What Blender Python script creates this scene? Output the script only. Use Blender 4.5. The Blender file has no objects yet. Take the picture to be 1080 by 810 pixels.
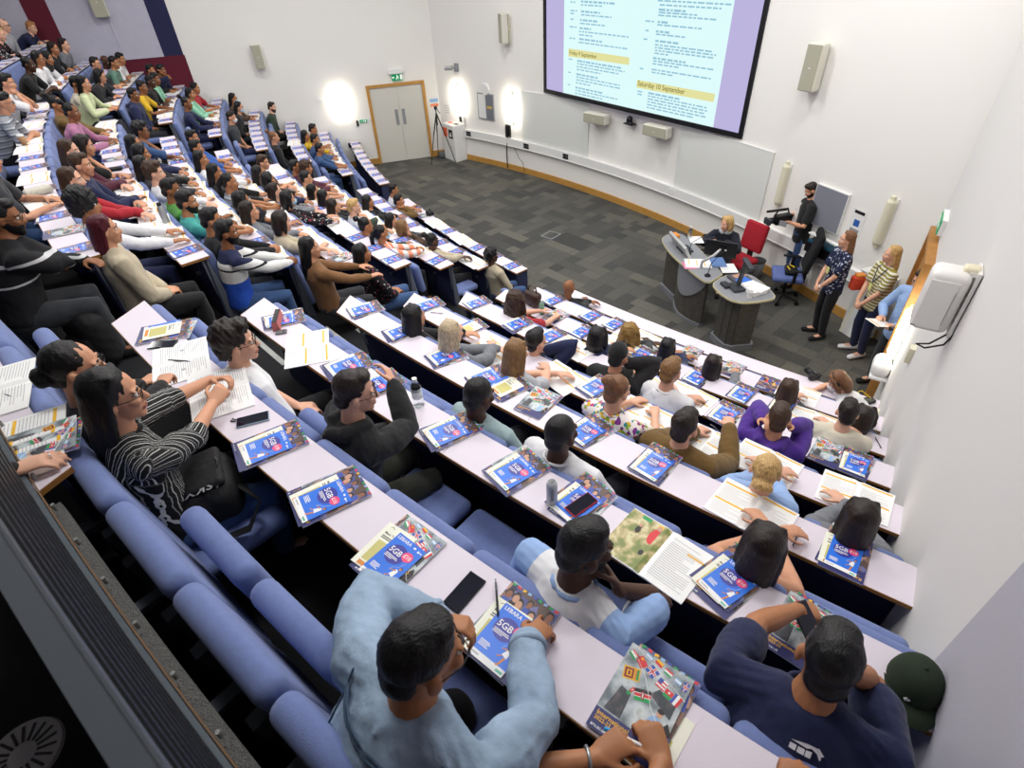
import bpy, bmesh, math, random
import numpy as np
from mathutils import Matrix, Vector
random.seed(7); RNG = np.random.default_rng(7)
scene = bpy.context.scene
COL = scene.collection
LINK = []                       # objects wait here and are linked together at the end
# ---------------------------------------------------------------- camera
FPX, PITCH, ROLL, ZC = 589.648, 0.67312, -0.054007, 5.1294
_fw = np.array([0, math.cos(PITCH), -math.sin(PITCH)]); _rt = np.array([1.0, 0, 0]); _up = np.cross(_rt, _fw)
CR = math.cos(ROLL) * _rt + math.sin(ROLL) * _up
CU = -math.sin(ROLL) * _rt + math.cos(ROLL) * _up
cam_data = bpy.data.cameras.new('camera'); cam = bpy.data.objects.new('camera', cam_data)
cam_data.sensor_width = 36; cam_data.lens = FPX / 1080 * 36; cam_data.clip_start = 0.05; cam_data.clip_end = 100
cam.matrix_world = Matrix(((CR[0], CU[0], -_fw[0], 0), (CR[1], CU[1], -_fw[1], 0), (CR[2], CU[2], -_fw[2], ZC), (0, 0, 0, 1)))
COL.objects.link(cam); scene.camera = cam
cam_data.dof.use_dof = True; cam_data.dof.focus_distance = 5.0; cam_data.dof.aperture_fstop = 5.0

def ray(x, y): return _fw * FPX + CR * (x - 540) + CU * (405 - y)
def at(x, y, z):
    d = ray(x, y); t = (z - ZC) / d[2]; return np.array([d[0] * t, d[1] * t, z])
def hitplane(x, y, a, n):
    d = ray(x, y); t = (a[0] * n[0] + a[1] * n[1]) / (d[0] * n[0] + d[1] * n[1]); return np.array([d[0] * t, d[1] * t, ZC + d[2] * t])
# ---------------------------------------------------------------- seating geometry: concentric rows about C
C = np.array([18.722, 23.581]); R1 = 23.653; DR = 0.8; DEP = 0.25
ZK = [0, .72, 1.0845, 1.4507, 1.8184, 2.1877, 2.5586, 2.9311, 3.3051, 3.6808, 4.058, 4.4368]
def RK(k): return R1 + (k - 1) * DR
def TIER(k): return ZK[k] - .72
def pol(R, a, z=0.0):
    a = math.radians(a); return np.array([C[0] + R * math.cos(a), C[1] + R * math.sin(a), z])
def polar(P):
    v = P[:2] - C; return math.hypot(*v), math.degrees(math.atan2(v[1], v[0]))
def face_rot(P):                 # rotation about z that turns +Y towards the centre of the rows
    v = C - P[:2]; return math.atan2(v[1], v[0]) - math.pi / 2
# ---------------------------------------------------------------- materials
def lin(h):
    h = h.lstrip('#'); c = [int(h[i:i + 2], 16) / 255 for i in (0, 2, 4)]
    return tuple(x / 12.92 if x <= .04045 else ((x + .055) / 1.055) ** 2.4 for x in c) + (1,)
MATS = {}
def mat(name, hexc='#888888', rough=.6, metal=0, bump=0, bscale=60, var=0, vscale=8, emit=0, spec=.4, trans=0, sheen=0):
    if name in MATS: return MATS[name]
    m = bpy.data.materials.new(name); m.use_nodes = True; nt = m.node_tree; b = nt.nodes['Principled BSDF']
    b.inputs['Base Color'].default_value = lin(hexc); b.inputs['Roughness'].default_value = rough; b.inputs['Metallic'].default_value = metal
    b.inputs['Specular IOR Level'].default_value = spec
    if trans: b.inputs['Transmission Weight'].default_value = trans; b.inputs['IOR'].default_value = 1.08
    if sheen: b.inputs['Sheen Weight'].default_value = sheen
    if emit: b.inputs['Emission Color'].default_value = lin(hexc); b.inputs['Emission Strength'].default_value = emit
    tc = None
    if bump or var: tc = nt.nodes.new('ShaderNodeTexCoord')
    if var:
        n = nt.nodes.new('ShaderNodeTexNoise'); n.inputs['Scale'].default_value = vscale; n.inputs['Detail'].default_value = 5
        nt.links.new(tc.outputs['Object'], n.inputs['Vector'])
        r = nt.nodes.new('ShaderNodeMapRange'); r.inputs[1].default_value = .3; r.inputs[2].default_value = .7; r.inputs[3].default_value = 1 - var; r.inputs[4].default_value = 1 + var
        nt.links.new(n.outputs['Fac'], r.inputs[0])
        v = nt.nodes.new('ShaderNodeVectorMath'); v.operation = 'SCALE'; v.inputs[0].default_value = lin(hexc)[:3]
        nt.links.new(r.outputs[0], v.inputs['Scale']); nt.links.new(v.outputs[0], b.inputs['Base Color'])
    if bump:
        n = nt.nodes.new('ShaderNodeTexNoise'); n.inputs['Scale'].default_value = bscale; n.inputs['Detail'].default_value = 3
        nt.links.new(tc.outputs['Object'], n.inputs['Vector'])
        bp = nt.nodes.new('ShaderNodeBump'); bp.inputs['Strength'].default_value = bump; bp.inputs['Distance'].default_value = .01
        nt.links.new(n.outputs['Fac'], bp.inputs['Height']); nt.links.new(bp.outputs[0], b.inputs['Normal'])
    MATS[name] = m; return m
def N(m, t): return m.node_tree.nodes.new(t)
def Lk(m, a, b): m.node_tree.links.new(a, b)
def ramp_mat(name, source, stops, rough=.8, const=True):
    """material whose colour is a ramp over source(m) -> scalar socket"""
    m = mat(name, rough=rough); s = source(m); r = N(m, 'ShaderNodeValToRGB'); r.color_ramp.interpolation = 'CONSTANT' if const else 'LINEAR'
    e = r.color_ramp.elements
    while len(e) < len(stops): e.new(.5)
    for el, (p, h) in zip(e, stops): el.position = p; el.color = lin(h)
    Lk(m, s, r.inputs[0]); Lk(m, r.outputs[0], m.node_tree.nodes['Principled BSDF'].inputs['Base Color']); return m
def src_axis(axis, scale=1.0, offset=0.0, frac=False, coord='Object', distort=0):
    def f(m):
        tc = N(m, 'ShaderNodeTexCoord'); sx = N(m, 'ShaderNodeSeparateXYZ'); Lk(m, tc.outputs[coord], sx.inputs[0])
        ma = N(m, 'ShaderNodeMath'); ma.operation = 'MULTIPLY_ADD'; ma.inputs[1].default_value = scale; ma.inputs[2].default_value = offset
        Lk(m, sx.outputs[axis], ma.inputs[0]); o = ma.outputs[0]
        if distort:
            n = N(m, 'ShaderNodeTexNoise'); n.inputs['Scale'].default_value = 6; Lk(m, tc.outputs[coord], n.inputs['Vector'])
            k = N(m, 'ShaderNodeMath'); k.operation = 'MULTIPLY_ADD'; k.inputs[1].default_value = distort; Lk(m, n.outputs['Fac'], k.inputs[0]); Lk(m, o, k.inputs[2]); o = k.outputs[0]
        if frac:
            fr = N(m, 'ShaderNodeMath'); fr.operation = 'FRACT'; Lk(m, o, fr.inputs[0]); o = fr.outputs[0]
        return o
    return f
def src_noise(scale, kind='noise', detail=3, coord='Object'):
    def f(m):
        tc = N(m, 'ShaderNodeTexCoord')
        if kind == 'noise':
            n = N(m, 'ShaderNodeTexNoise'); n.inputs['Scale'].default_value = scale; n.inputs['Detail'].default_value = detail; Lk(m, tc.outputs[coord], n.inputs['Vector']); return n.outputs['Fac']
        n = N(m, 'ShaderNodeTexVoronoi'); n.inputs['Scale'].default_value = scale; Lk(m, tc.outputs[coord], n.inputs['Vector'])
        sx = N(m, 'ShaderNodeSeparateXYZ'); Lk(m, n.outputs['Color'], sx.inputs[0]); return sx.outputs[0]
    return f
# ---------------------------------------------------------------- mesh building
class MB:
    def __init__(s): s.v = []; s.f = []; s.m = []; s.mi = 0
    def add(s, verts, faces):
        o = len(s.v); s.v += [tuple(map(float, p)) for p in verts]
        for f in faces: s.f.append(tuple(o + i for i in f)); s.m.append(s.mi)
        return s
    def mat(s, i): s.mi = i; return s
    def box(s, c, d, rz=0, rx=0, ry=0):
        M = Matrix.Rotation(rz, 3, 'Z') @ Matrix.Rotation(ry, 3, 'Y') @ Matrix.Rotation(rx, 3, 'X'); v = []
        for x in (-1, 1):
            for y in (-1, 1):
                for z in (-1, 1): v.append(Vector(c) + M @ Vector((x * d[0] / 2, y * d[1] / 2, z * d[2] / 2)))
        return s.add(v, [(0, 1, 3, 2), (4, 6, 7, 5), (0, 4, 5, 1), (2, 3, 7, 6), (0, 2, 6, 4), (1, 5, 7, 3)])
    def rbox(s, c, d, r=.02, seg=3, rz=0, rx=0, ry=0):
        bm = bmesh.new(); bmesh.ops.create_cube(bm, size=1)
        for v in bm.verts: v.co = Vector((v.co.x * d[0], v.co.y * d[1], v.co.z * d[2]))
        bmesh.ops.bevel(bm, geom=bm.edges[:], offset=min(r, .49 * min(d)), segments=seg, profile=.5, affect='EDGES')
        M = Matrix.Rotation(rz, 3, 'Z') @ Matrix.Rotation(ry, 3, 'Y') @ Matrix.Rotation(rx, 3, 'X')
        bm.verts.index_update(); vs = [Vector(c) + M @ v.co for v in bm.verts]; fs = [[v.index for v in f.verts] for f in bm.faces]; bm.free()
        return s.add(vs, fs)
    def prism(s, poly, z0, z1):
        n = len(poly); a = sum(poly[i][0] * poly[(i + 1) % n][1] - poly[(i + 1) % n][0] * poly[i][1] for i in range(n))
        if a < 0: poly = poly[::-1]
        v = [(p[0], p[1], z0) for p in poly] + [(p[0], p[1], z1) for p in poly]
        return s.add(v, [tuple(range(n - 1, -1, -1)), tuple(range(n, 2 * n))] + [(i, (i + 1) % n, n + (i + 1) % n, n + i) for i in range(n)])
    def extr(s, poly3, vec):       # a flat polygon in space pushed along vec
        n = len(poly3); v = [tuple(p) for p in poly3] + [tuple(np.array(p) + np.array(vec)) for p in poly3]
        return s.add(v, [tuple(range(n - 1, -1, -1)), tuple(range(n, 2 * n))] + [(i, (i + 1) % n, n + (i + 1) % n, n + i) for i in range(n)])
    def quad(s, *p): return s.add(p, [tuple(range(len(p)))])
    def cyl(s, p0, p1, r0, r1=None, n=12, cap=True):
        r1 = r0 if r1 is None else r1; p0 = Vector(p0); p1 = Vector(p1); t = (p1 - p0).normalized(); a = t.orthogonal().normalized(); b = t.cross(a); v = []
        for p, r in ((p0, r0), (p1, r1)):
            for i in range(n): w = 2 * math.pi * i / n; v.append(p + a * (r * math.cos(w)) + b * (r * math.sin(w)))
        f = [(i, (i + 1) % n, n + (i + 1) % n, n + i) for i in range(n)]
        if cap: f += [tuple(range(n - 1, -1, -1)), tuple(range(n, 2 * n))]
        return s.add(v, f)
    def tube(s, pts, rads, n=12, ref=(1, 0, 0), cap=True, ck=1.0):
        pts = [np.array(p, float) for p in pts]; L = len(pts)
        rads = [(r, r) if np.isscalar(r) else r for r in rads]; rings = []; ref = np.array(ref, float)
        def frame(t):
            a = ref - t * (ref @ t)
            if np.linalg.norm(a) < 1e-3: a = np.cross(t, [.3, .5, .8])
            a = a / np.linalg.norm(a); return a, np.cross(t, a)
        tg = []
        for i in range(L):
            t = pts[min(i + 1, L - 1)] - pts[max(i - 1, 0)]; tg.append(t / (np.linalg.norm(t) + 1e-9))
        def ring(c, t, ra, rb):
            a, b = frame(t); w = np.arange(n) * 2 * math.pi / n
            return c + np.outer(np.cos(w) * ra, a) + np.outer(np.sin(w) * rb, b)
        if cap:
            r = min(rads[0])
            for ph in (80, 55, 28): rings.append(ring(pts[0] - tg[0] * ck * r * math.sin(math.radians(ph)), tg[0], rads[0][0] * math.cos(math.radians(ph)), rads[0][1] * math.cos(math.radians(ph))))
        for i in range(L): rings.append(ring(pts[i], tg[i], *rads[i]))
        if cap:
            r = min(rads[-1])
            for ph in (28, 55, 80): rings.append(ring(pts[-1] + tg[-1] * ck * r * math.sin(math.radians(ph)), tg[-1], rads[-1][0] * math.cos(math.radians(ph)), rads[-1][1] * math.cos(math.radians(ph))))
        v = np.concatenate(rings); K = len(rings); f = []
        for j in range(K - 1):
            for i in range(n): f.append((j * n + i, j * n + (i + 1) % n, (j + 1) * n + (i + 1) % n, (j + 1) * n + i))
        f.append(tuple(range(n - 1, -1, -1))); f.append(tuple((K - 1) * n + i for i in range(n)))
        return s.add(v, f)
    def ell(s, c, r, R=None, nu=14, nv=9):
        v = []; R = np.eye(3) if R is None else R; c = np.array(c, float)
        for j in range(1, nv):
            ph = math.pi * j / nv
            for i in range(nu):
                w = 2 * math.pi * i / nu; v.append(c + R @ (np.array([math.sin(ph) * math.cos(w), math.sin(ph) * math.sin(w), math.cos(ph)]) * r))
        v.append(c + R @ np.array([0, 0, r[2]])); v.append(c - R @ np.array([0, 0, r[2]])); t = len(v) - 2; f = []
        for j in range(nv - 2):
            for i in range(nu): f.append((j * nu + i, (j + 1) * nu + i, (j + 1) * nu + (i + 1) % nu, j * nu + (i + 1) % nu))
        for i in range(nu): f.append((t, i, (i + 1) % nu)); f.append((t + 1, (nv - 2) * nu + (i + 1) % nu, (nv - 2) * nu + i))
        return s.add(v, f)
    def disc(s, c, r, z, n=24, ry=None):
        ry = ry or r; return s.add([(c[0] + r * math.cos(2 * math.pi * i / n), c[1] + ry * math.sin(2 * math.pi * i / n), z) for i in range(n)], [tuple(range(n))])
    def text(s, body, pos, size, X=(1, 0, 0), Y=(0, 1, 0), align='LEFT', bold=0):
        v, f = text_geo(body); pos = np.array(pos, float); X = np.array(X, float); Y = np.array(Y, float)
        w = max(p[0] for p in v) if v else 0; dx = {'LEFT': 0, 'CENTER': -w / 2, 'RIGHT': -w}[align]
        return s.add([pos + X * ((p[0] + dx) * size) + Y * (p[1] * size) for p in v], f)
    def xf(s, M):
        s.v = [tuple(M @ Vector(p)) for p in s.v]; return s
    def mesh(s, name, mats, smooth=False):
        me = bpy.data.meshes.new(name); me.from_pydata(s.v, [], s.f)
        for m in (mats if isinstance(mats, (list, tuple)) else [mats]): me.materials.append(m)
        me.polygons.foreach_set('material_index', s.m)
        if smooth: me.polygons.foreach_set('use_smooth', [True] * len(s.f))
        me.update(); return me
_TXT = {}
def text_geo(body):
    if body not in _TXT:
        cu = bpy.data.curves.new('lettering', 'FONT'); cu.body = body; cu.size = 1; cu.resolution_u = 2; cu.offset = .012
        ob = bpy.data.objects.new('lettering', cu); COL.objects.link(ob)
        dg = bpy.context.evaluated_depsgraph_get(); dg.update(); me = bpy.data.meshes.new_from_object(ob.evaluated_get(dg))
        _TXT[body] = ([tuple(v.co) for v in me.vertices], [tuple(p.vertices) for p in me.polygons])
        bpy.data.objects.remove(ob); bpy.data.meshes.remove(me); bpy.data.curves.remove(cu)
    return _TXT[body]
# ---------------------------------------------------------------- objects
def _new(name, data, parent=None):
    o = bpy.data.objects.new(name, data); LINK.append(o)
    if parent is not None: o.parent = parent
    return o
def tag(o, label, cat, group=None):
    o['label'] = label; o['category'] = cat
    if group: o['group'] = group
    return o
def thing(name, label, cat, loc=(0, 0, 0), rz=0, group=None):
    o = _new(name, None); o.empty_display_size = .1; o.location = loc; o.rotation_euler = (0, 0, rz); return tag(o, label, cat, group)
def LM(o):
    m = Matrix.Translation(o.location) @ o.rotation_euler.to_matrix().to_4x4(); return LM(o.parent) @ m if o.parent else m
def part(root, name, mb, mats, smooth=False, world=False, label=None):
    if world: mb.xf(LM(root).inverted())
    o = _new(name, mb.mesh(name, mats, smooth) if isinstance(mb, MB) else mb, root)
    if label: o['label'] = label
    return o
def solid(name, mb, mats, label, cat, loc=(0, 0, 0), rz=0, group=None, smooth=False, world=False):
    o = bpy.data.objects.new(name, bpy.data.meshes.new('x')); o.location = loc; o.rotation_euler = (0, 0, rz)
    if isinstance(mb, MB):
        if world: mb.xf(LM(o).inverted())
        mb = mb.mesh(name, mats, smooth)
    old = o.data; o.data = mb; bpy.data.meshes.remove(old); LINK.append(o); return tag(o, label, cat, group)
def struct(name, mb, mats, smooth=False, parent=None):
    o = _new(name, mb.mesh(name, mats, smooth), parent)
    if parent is None: o['kind'] = 'structure'
    return o
def dup(o, loc=None, rz=None, label=None, parent=None):
    c = o.copy(); LINK.append(c)
    if parent is not None: c.parent = parent
    if loc is not None: c.location = loc
    if rz is not None: c.rotation_euler = (0, 0, rz)
    if label: c['label'] = label
    return c
ORD = ['zeroth', 'first', 'second', 'third', 'fourth', 'fifth', 'sixth', 'seventh', 'eighth', 'ninth', 'tenth', 'eleventh', 'twelfth', 'thirteenth', 'fourteenth', 'fifteenth', 'sixteenth']
BLK = {'R': 'near block', 'M': 'middle block', 'F': 'far block'}
def rowname(k, b): return ('front row' if k == 1 else ORD[k] + ' row') + ' of ' + BLK[b]
class Wall:                       # a vertical plane with its own u (along), d (out into the room) and z
    def __init__(s, o, u, inward):
        s.o = np.array(o[:2], float); s.u = np.array(u, float) / np.hypot(*u); s.n = np.array([-s.u[1], s.u[0]])
        if s.n @ np.array(inward) < 0: s.n = -s.n
    def P(s, u, d, z): q = s.o + s.u * u + s.n * d; return (q[0], q[1], z)
    def uz(s, px, py, d=0):
        q = hitplane(px, py, s.o + s.n * d, s.n); return float((q[:2] - s.o) @ s.u), float(q[2])
    def box(s, mb, u0, u1, d0, d1, z0, z1):
        return mb.prism([s.P(u0, d0, 0)[:2], s.P(u1, d0, 0)[:2], s.P(u1, d1, 0)[:2], s.P(u0, d1, 0)[:2]], z0, z1)
    def quad(s, mb, pts, d): return mb.quad(*[s.P(u, d, z) for u, z in pts])
    def rz(s): return math.atan2(-s.n[1], -s.n[0]) - math.pi / 2 + math.pi     # +Y points out into the room
# wall frames
FWC = np.array([-14.842, 1.035]); FWR = 21.417
def onarc(px, py, off=0):
    d = ray(px, py); a = d[:2] @ d[:2]; b = -2 * d[:2] @ FWC; c = FWC @ FWC - (FWR - off) ** 2; t = (-b + math.sqrt(b * b - 4 * a * c)) / (2 * a); return np.array([d[0] * t, d[1] * t, ZC + d[2] * t])
def arcwall(P):
    v = P[:2] - FWC; v = v / np.linalg.norm(v); return Wall(P, (v[1], -v[0]), -v)
LWALL = Wall((-9.63, 15.70), (1, .28), (.27, -.96))
RWALL = Wall((1.39, .70), (.573, .819), (-.819, .573))
LIGHT, EXPO = 0.61, 0.0
# ================================================================ the room
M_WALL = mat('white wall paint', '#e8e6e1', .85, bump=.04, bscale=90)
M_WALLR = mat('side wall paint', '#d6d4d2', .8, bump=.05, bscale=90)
M_LILAC = mat('lilac grey panel', '#b9b7c6', .8, var=.03)
M_MAROON = mat('maroon panel', '#5e1a2c', .9, bump=.1, bscale=200)
M_NAVYP = mat('navy panel', '#25264a', .9, bump=.1, bscale=200)
M_WOOD = mat('oak trim', '#b98a45', .5, var=.12, vscale=14)
M_DOORW = mat('oak veneer', '#a8763a', .5, var=.14, vscale=9)
M_CREAM = mat('cream casing', '#d9d5bd', .5)
M_WHITE = mat('white plastic', '#e4e4e2', .45)
M_BLACK = mat('black plastic', '#101114', .45)
M_DGREY = mat('dark grey metal', '#3c4046', .45, metal=.3)
M_GREY = mat('mid grey', '#8b8d92', .5)
M_CEIL = mat('ceiling', '#d8d8d8', .9)
M_BCARP = mat('charcoal carpet', '#1d1e21', .95, bump=.5, bscale=400, var=.25, vscale=60)
def carpet():
    m = mat('carpet planks', '#4c4b46', .95); nt = m.node_tree; b = nt.nodes['Principled BSDF']; tc = N(m, 'ShaderNodeTexCoord')
    def planks(rot, c1, c2):
        mp = N(m, 'ShaderNodeMapping'); mp.inputs['Rotation'].default_value = (0, 0, rot); Lk(m, tc.outputs['Object'], mp.inputs[0])
        br = N(m, 'ShaderNodeTexBrick'); br.offset = .5; br.inputs['Color1'].default_value = lin(c1); br.inputs['Color2'].default_value = lin(c2); br.inputs['Mortar'].default_value = lin('#3a3a38')
        br.inputs['Scale'].default_value = 1; br.inputs['Brick Width'].default_value = .75; br.inputs['Row Height'].default_value = .25; br.inputs['Mortar Size'].default_value = .004; br.inputs['Bias'].default_value = -.1
        Lk(m, mp.outputs[0], br.inputs[0]); return br.outputs['Color']
    a = planks(.85, '#3d3d3c', '#66645b'); c = planks(.85 + math.pi / 2, '#434342', '#5f5d55')
    mp = N(m, 'ShaderNodeMapping'); mp.inputs['Rotation'].default_value = (0, 0, .85); Lk(m, tc.outputs['Object'], mp.inputs[0])
    ck = N(m, 'ShaderNodeTexChecker'); ck.inputs['Scale'].default_value = 1.0; Lk(m, mp.outputs[0], ck.inputs['Vector'])
    mx = N(m, 'ShaderNodeMix'); mx.data_type = 'RGBA'; Lk(m, ck.outputs['Fac'], mx.inputs['Factor']); Lk(m, a, mx.inputs['A']); Lk(m, c, mx.inputs['B'])
    n = N(m, 'ShaderNodeTexNoise'); n.inputs['Scale'].default_value = 40; n.inputs['Detail'].default_value = 6; Lk(m, tc.outputs['Object'], n.inputs['Vector'])
    r = N(m, 'ShaderNodeMapRange'); r.inputs[1].default_value = .3; r.inputs[2].default_value = .7; r.inputs[3].default_value = .75; r.inputs[4].default_value = 1.2; Lk(m, n.outputs['Fac'], r.inputs[0])
    v = N(m, 'ShaderNodeVectorMath'); v.operation = 'SCALE'; Lk(m, mx.outputs['Result'], v.inputs[0]); Lk(m, r.outputs[0], v.inputs['Scale']); Lk(m, v.outputs[0], b.inputs['Base Color'])
    bp = N(m, 'ShaderNodeBump'); bp.inputs['Strength'].default_value = .4; bp.inputs['Distance'].default_value = .01; n2 = N(m, 'ShaderNodeTexNoise'); n2.inputs['Scale'].default_value = 300
    Lk(m, tc.outputs['Object'], n2.inputs['Vector']); Lk(m, n2.outputs['Fac'], bp.inputs['Height']); Lk(m, bp.outputs[0], b.inputs['Normal']); return m
M_CARP = carpet()
HC = 6.8
# floor of the stage area
A0, A1 = -165.3, -126.6
mb = MB(); arc = [pol(RK(1) + .3, a)[:2] for a in np.linspace(A0, A1, 60)]
fc = [FWC + FWR * np.array([math.cos(t), math.sin(t)]) for t in np.linspace(math.radians(53.6), math.radians(16.0), 40)]
mb.prism([tuple(q) for q in arc] + [tuple(q) for q in fc[::-1]], -.1, 0); struct('floor', mb, M_CARP)
# stepped floor under the seats, one tread and riser per row
mb = MB()
def sector(mb, r0, r1, a0, a1, z0, z1, n=40):
    aa = np.linspace(a0, a1, n); v = []; f = []
    for a in aa: v += [pol(r0, a, z0), pol(r1, a, z0), pol(r1, a, z1), pol(r0, a, z1)]
    for i in range(n - 1):
        o = 4 * i
        for j in range(4): f.append((o + j, o + (j + 1) % 4, o + 4 + (j + 1) % 4, o + 4 + j))
    f += [(3, 2, 1, 0), (4 * n - 4, 4 * n - 3, 4 * n - 2, 4 * n - 1)]
    return mb.add(v, f)
for k in range(1, 11): sector(mb, RK(k) - (.02 if k > 1 else -.3), RK(k + 1) - .02, A0, A1, TIER(k) - .5, TIER(k) + (0 if k < 10 else 0))
sector(mb, RK(10), RK(10) + 3, A0, A1, TIER(10) - .5, TIER(10)); struct('floor_seating', mb, M_BCARP)
# aisle half steps and pale nosings
mb = MB(); mn = MB(); AIS = {}
for k in range(1, 9):
    for (a0, a1) in ((-138.35 - .1 * (8 - k) * 1.0, -136.55 - .15 * (8 - k)), (-155.7 + .15 * (8 - k), -153.35 + .12 * (8 - k))):
        sector(mb, RK(k) + .42, RK(k + 1) - .02, a0, a1, TIER(k), TIER(k) + .18, 6)
        for (r, z) in ((RK(k) + .42, TIER(k) + .18), (RK(k + 1) - .02, TIER(k + 1))): sector(mn, r - .004, r + .045, a0, a1, z - .02, z + .004, 6)
struct('floor_aisle_steps', mb, M_BCARP); struct('trim_1', mn, mat('step nosing', '#a9aaa6', .7, var=.1, vscale=30))
# walls
mb = MB(); th = np.linspace(math.radians(54.2), math.radians(15.2), 80); v = []; f = []
for t in th:
    for r in (FWR, FWR + .2):
        for z in (-.1, HC): q = FWC + r * np.array([math.cos(t), math.sin(t)]); v.append((q[0], q[1], z))
for i in range(79): o = 4 * i; f += [(o, o + 1, o + 5, o + 4), (o + 2, o + 6, o + 7, o + 3), (o + 1, o + 3, o + 7, o + 5)]
mb.add(v, f); struct('wall_front', mb, M_WALL, smooth=False)
mb = MB(); LWALL.box(mb, -7.5, 8.29, -.2, 0, -.1, HC); struct('wall_left', mb, M_WALL)
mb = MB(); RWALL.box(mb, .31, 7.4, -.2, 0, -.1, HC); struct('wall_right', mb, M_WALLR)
mb = MB(); RWALL.box(mb, -8, .31, -.2, .012, -.1, HC); struct('wall_rear_right', mb, mat('lilac wall paint', '#b0aeb8', .8, bump=.06, bscale=120))
mb = MB(); BW = Wall((-16.9, 13.3), (13.6, -19.6), (1, 1)); BW.box(mb, -.5, 25, -.2, 0, -.1, HC); struct('wall_back', mb, M_LILAC)
mb = MB(); mb.prism([(-2.6, 19.4), (7, 7), (-3.3, -7.2), (-17.8, 13)], HC, HC + .1); struct('ceiling', mb, M_CEIL)
# painted panels on the left wall (lilac field, navy and maroon bands)
mb = MB(); ub = LWALL.uz(174, 61)[0] + .5; un = LWALL.uz(204, 87)[0]
LWALL.box(mb, -7, ub - .5, 0, .02, 3.21, HC); struct('wall_left_lilac', mb, M_LILAC)
mb = MB(); LWALL.box(mb, ub - .5, un, 0, .021, 3.2, HC); struct('wall_left_navy', mb, M_NAVYP)
mb = MB(); LWALL.box(mb, -7, un + .02, 0, .022, .8, 3.2); struct('wall_left_maroon', mb, M_MAROON)
u0 = LWALL.uz(25, 10)[0]; u1 = LWALL.uz(52, 10)[0]; mb = MB(); LWALL.box(mb, u0, u1, .02, .03, 3.2, HC); struct('wall_left_maroon_band', mb, M_MAROON)
mb = MB(); LWALL.box(mb, u1 + 1.1, u1 + 1.13, .02, .035, 3.2, HC); LWALL.box(mb, -7, ub - .5, .02, .035, 3.2, 3.24); struct('trim_2', mb, M_LILAC)
# baseboards
mb = MB(); v = []; f = []
def arcband(mb, r0, r1, z0, z1, t0, t1, n=60):
    v = []; f = []
    for t in np.linspace(math.radians(t0), math.radians(t1), n):
        for (r, z) in ((r0, z0), (r1, z0), (r1, z1), (r0, z1)): q = FWC + (FWR - r) * np.array([math.cos(t), math.sin(t)]); v.append((q[0], q[1], z))
    for i in range(n - 1):
        o = 4 * i
        for j in range(4): f.append((o + j, o + (j + 1) % 4, o + 4 + (j + 1) % 4, o + 4 + j))
    f += [(3, 2, 1, 0), (4 * n - 4, 4 * n - 3, 4 * n - 2, 4 * n - 1)]
    return mb.add(v, f)
arcband(mb, 0, .025, 0, .15, 53.2, 16.4); struct('baseboard_front', mb, M_WOOD)
mb = MB(); ud0 = LWALL.uz(402, 168)[0]; ud1 = LWALL.uz(454, 162)[0]
LWALL.box(mb, -1, ud0 - .04, 0, .025, 0, .16); LWALL.box(mb, ud1 + .04, 8.24, 0, .025, 0, .16); struct('baseboard_left', mb, M_WOOD)
# dado trunking along the front wall
def arcang(px, py): q = onarc(px, py); w = q[:2] - FWC; return math.degrees(math.atan2(w[1], w[0]))
tt0 = arcang(492, 141); mb = MB(); arcband(mb, 0, .09, .66, .86, tt0, 17.4); arcband(mb, .09, .1, .66, .675, tt0, 17.4); struct('trim_3', mb, M_WHITE)
# double door in the left wall
zt = LWALL.uz(417, 87)[1]; um = (ud0 + ud1) / 2 + .02
dr = _new('door_1', None); dr.location = LWALL.P(um, 0, 0); dr.rotation_euler = (0, 0, LWALL.rz()); dr['kind'] = 'structure'
mb = MB(); zt = 2.02
LWALL.box(mb, ud0 - .07, ud0 + .01, 0, .06, 0, zt + .07); LWALL.box(mb, ud1 - .01, ud1 + .07, 0, .06, 0, zt + .07); LWALL.box(mb, ud0 + .01, ud1 - .01, 0, .06, zt, zt + .07); part(dr, 'door_frame', mb, M_WOOD, world=True)
M_DL = mat('door leaf laminate', '#cfcdc4', .5)
for a, b, s in ((ud0 + .012, um - .004, 1), (um + .004, ud1 - .012, -1)):
    mb = MB(); LWALL.box(mb, a, b, 0, .022, .006, zt - .004); lf = part(dr, 'door_leaf', mb, M_DL, world=True)
    mb = MB(); x = um - s * .1; LWALL.box(mb, x - .045, x + .045, .022, .028, 1.0, 1.42); part(lf, 'push_plate', mb, M_GREY, world=True)
# oak door standing open at the far end of the right wall
dr2 = _new('door_2', None); dr2.location = RWALL.P(6.0, 0, 0); dr2['kind'] = 'structure'
mb = MB(); RWALL.box(mb, 6.95, 7.03, 0, .1, 0, 2.1); RWALL.box(mb, 5.85, 5.93, 0, .1, 0, 2.1); RWALL.box(mb, 5.93, 6.95, 0, .1, 2.02, 2.1); part(dr2, 'door_frame', mb, M_DOORW, world=True)
mb = MB(); RWALL.box(mb, 6.32, 6.95, .0, .05, .01, 2.02); part(dr2, 'door_leaf', mb, M_DOORW, world=True)
mb = MB(); RWALL.box(mb, 5.93, 6.32, .0, .012, .01, 2.02); part(dr2, 'door_leaf', mb, M_BLACK, world=True, label='black sheet as shade in the open doorway beside the oak leaf')  # black sheet stands in for the shade of the open doorway, not a leaf
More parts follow.
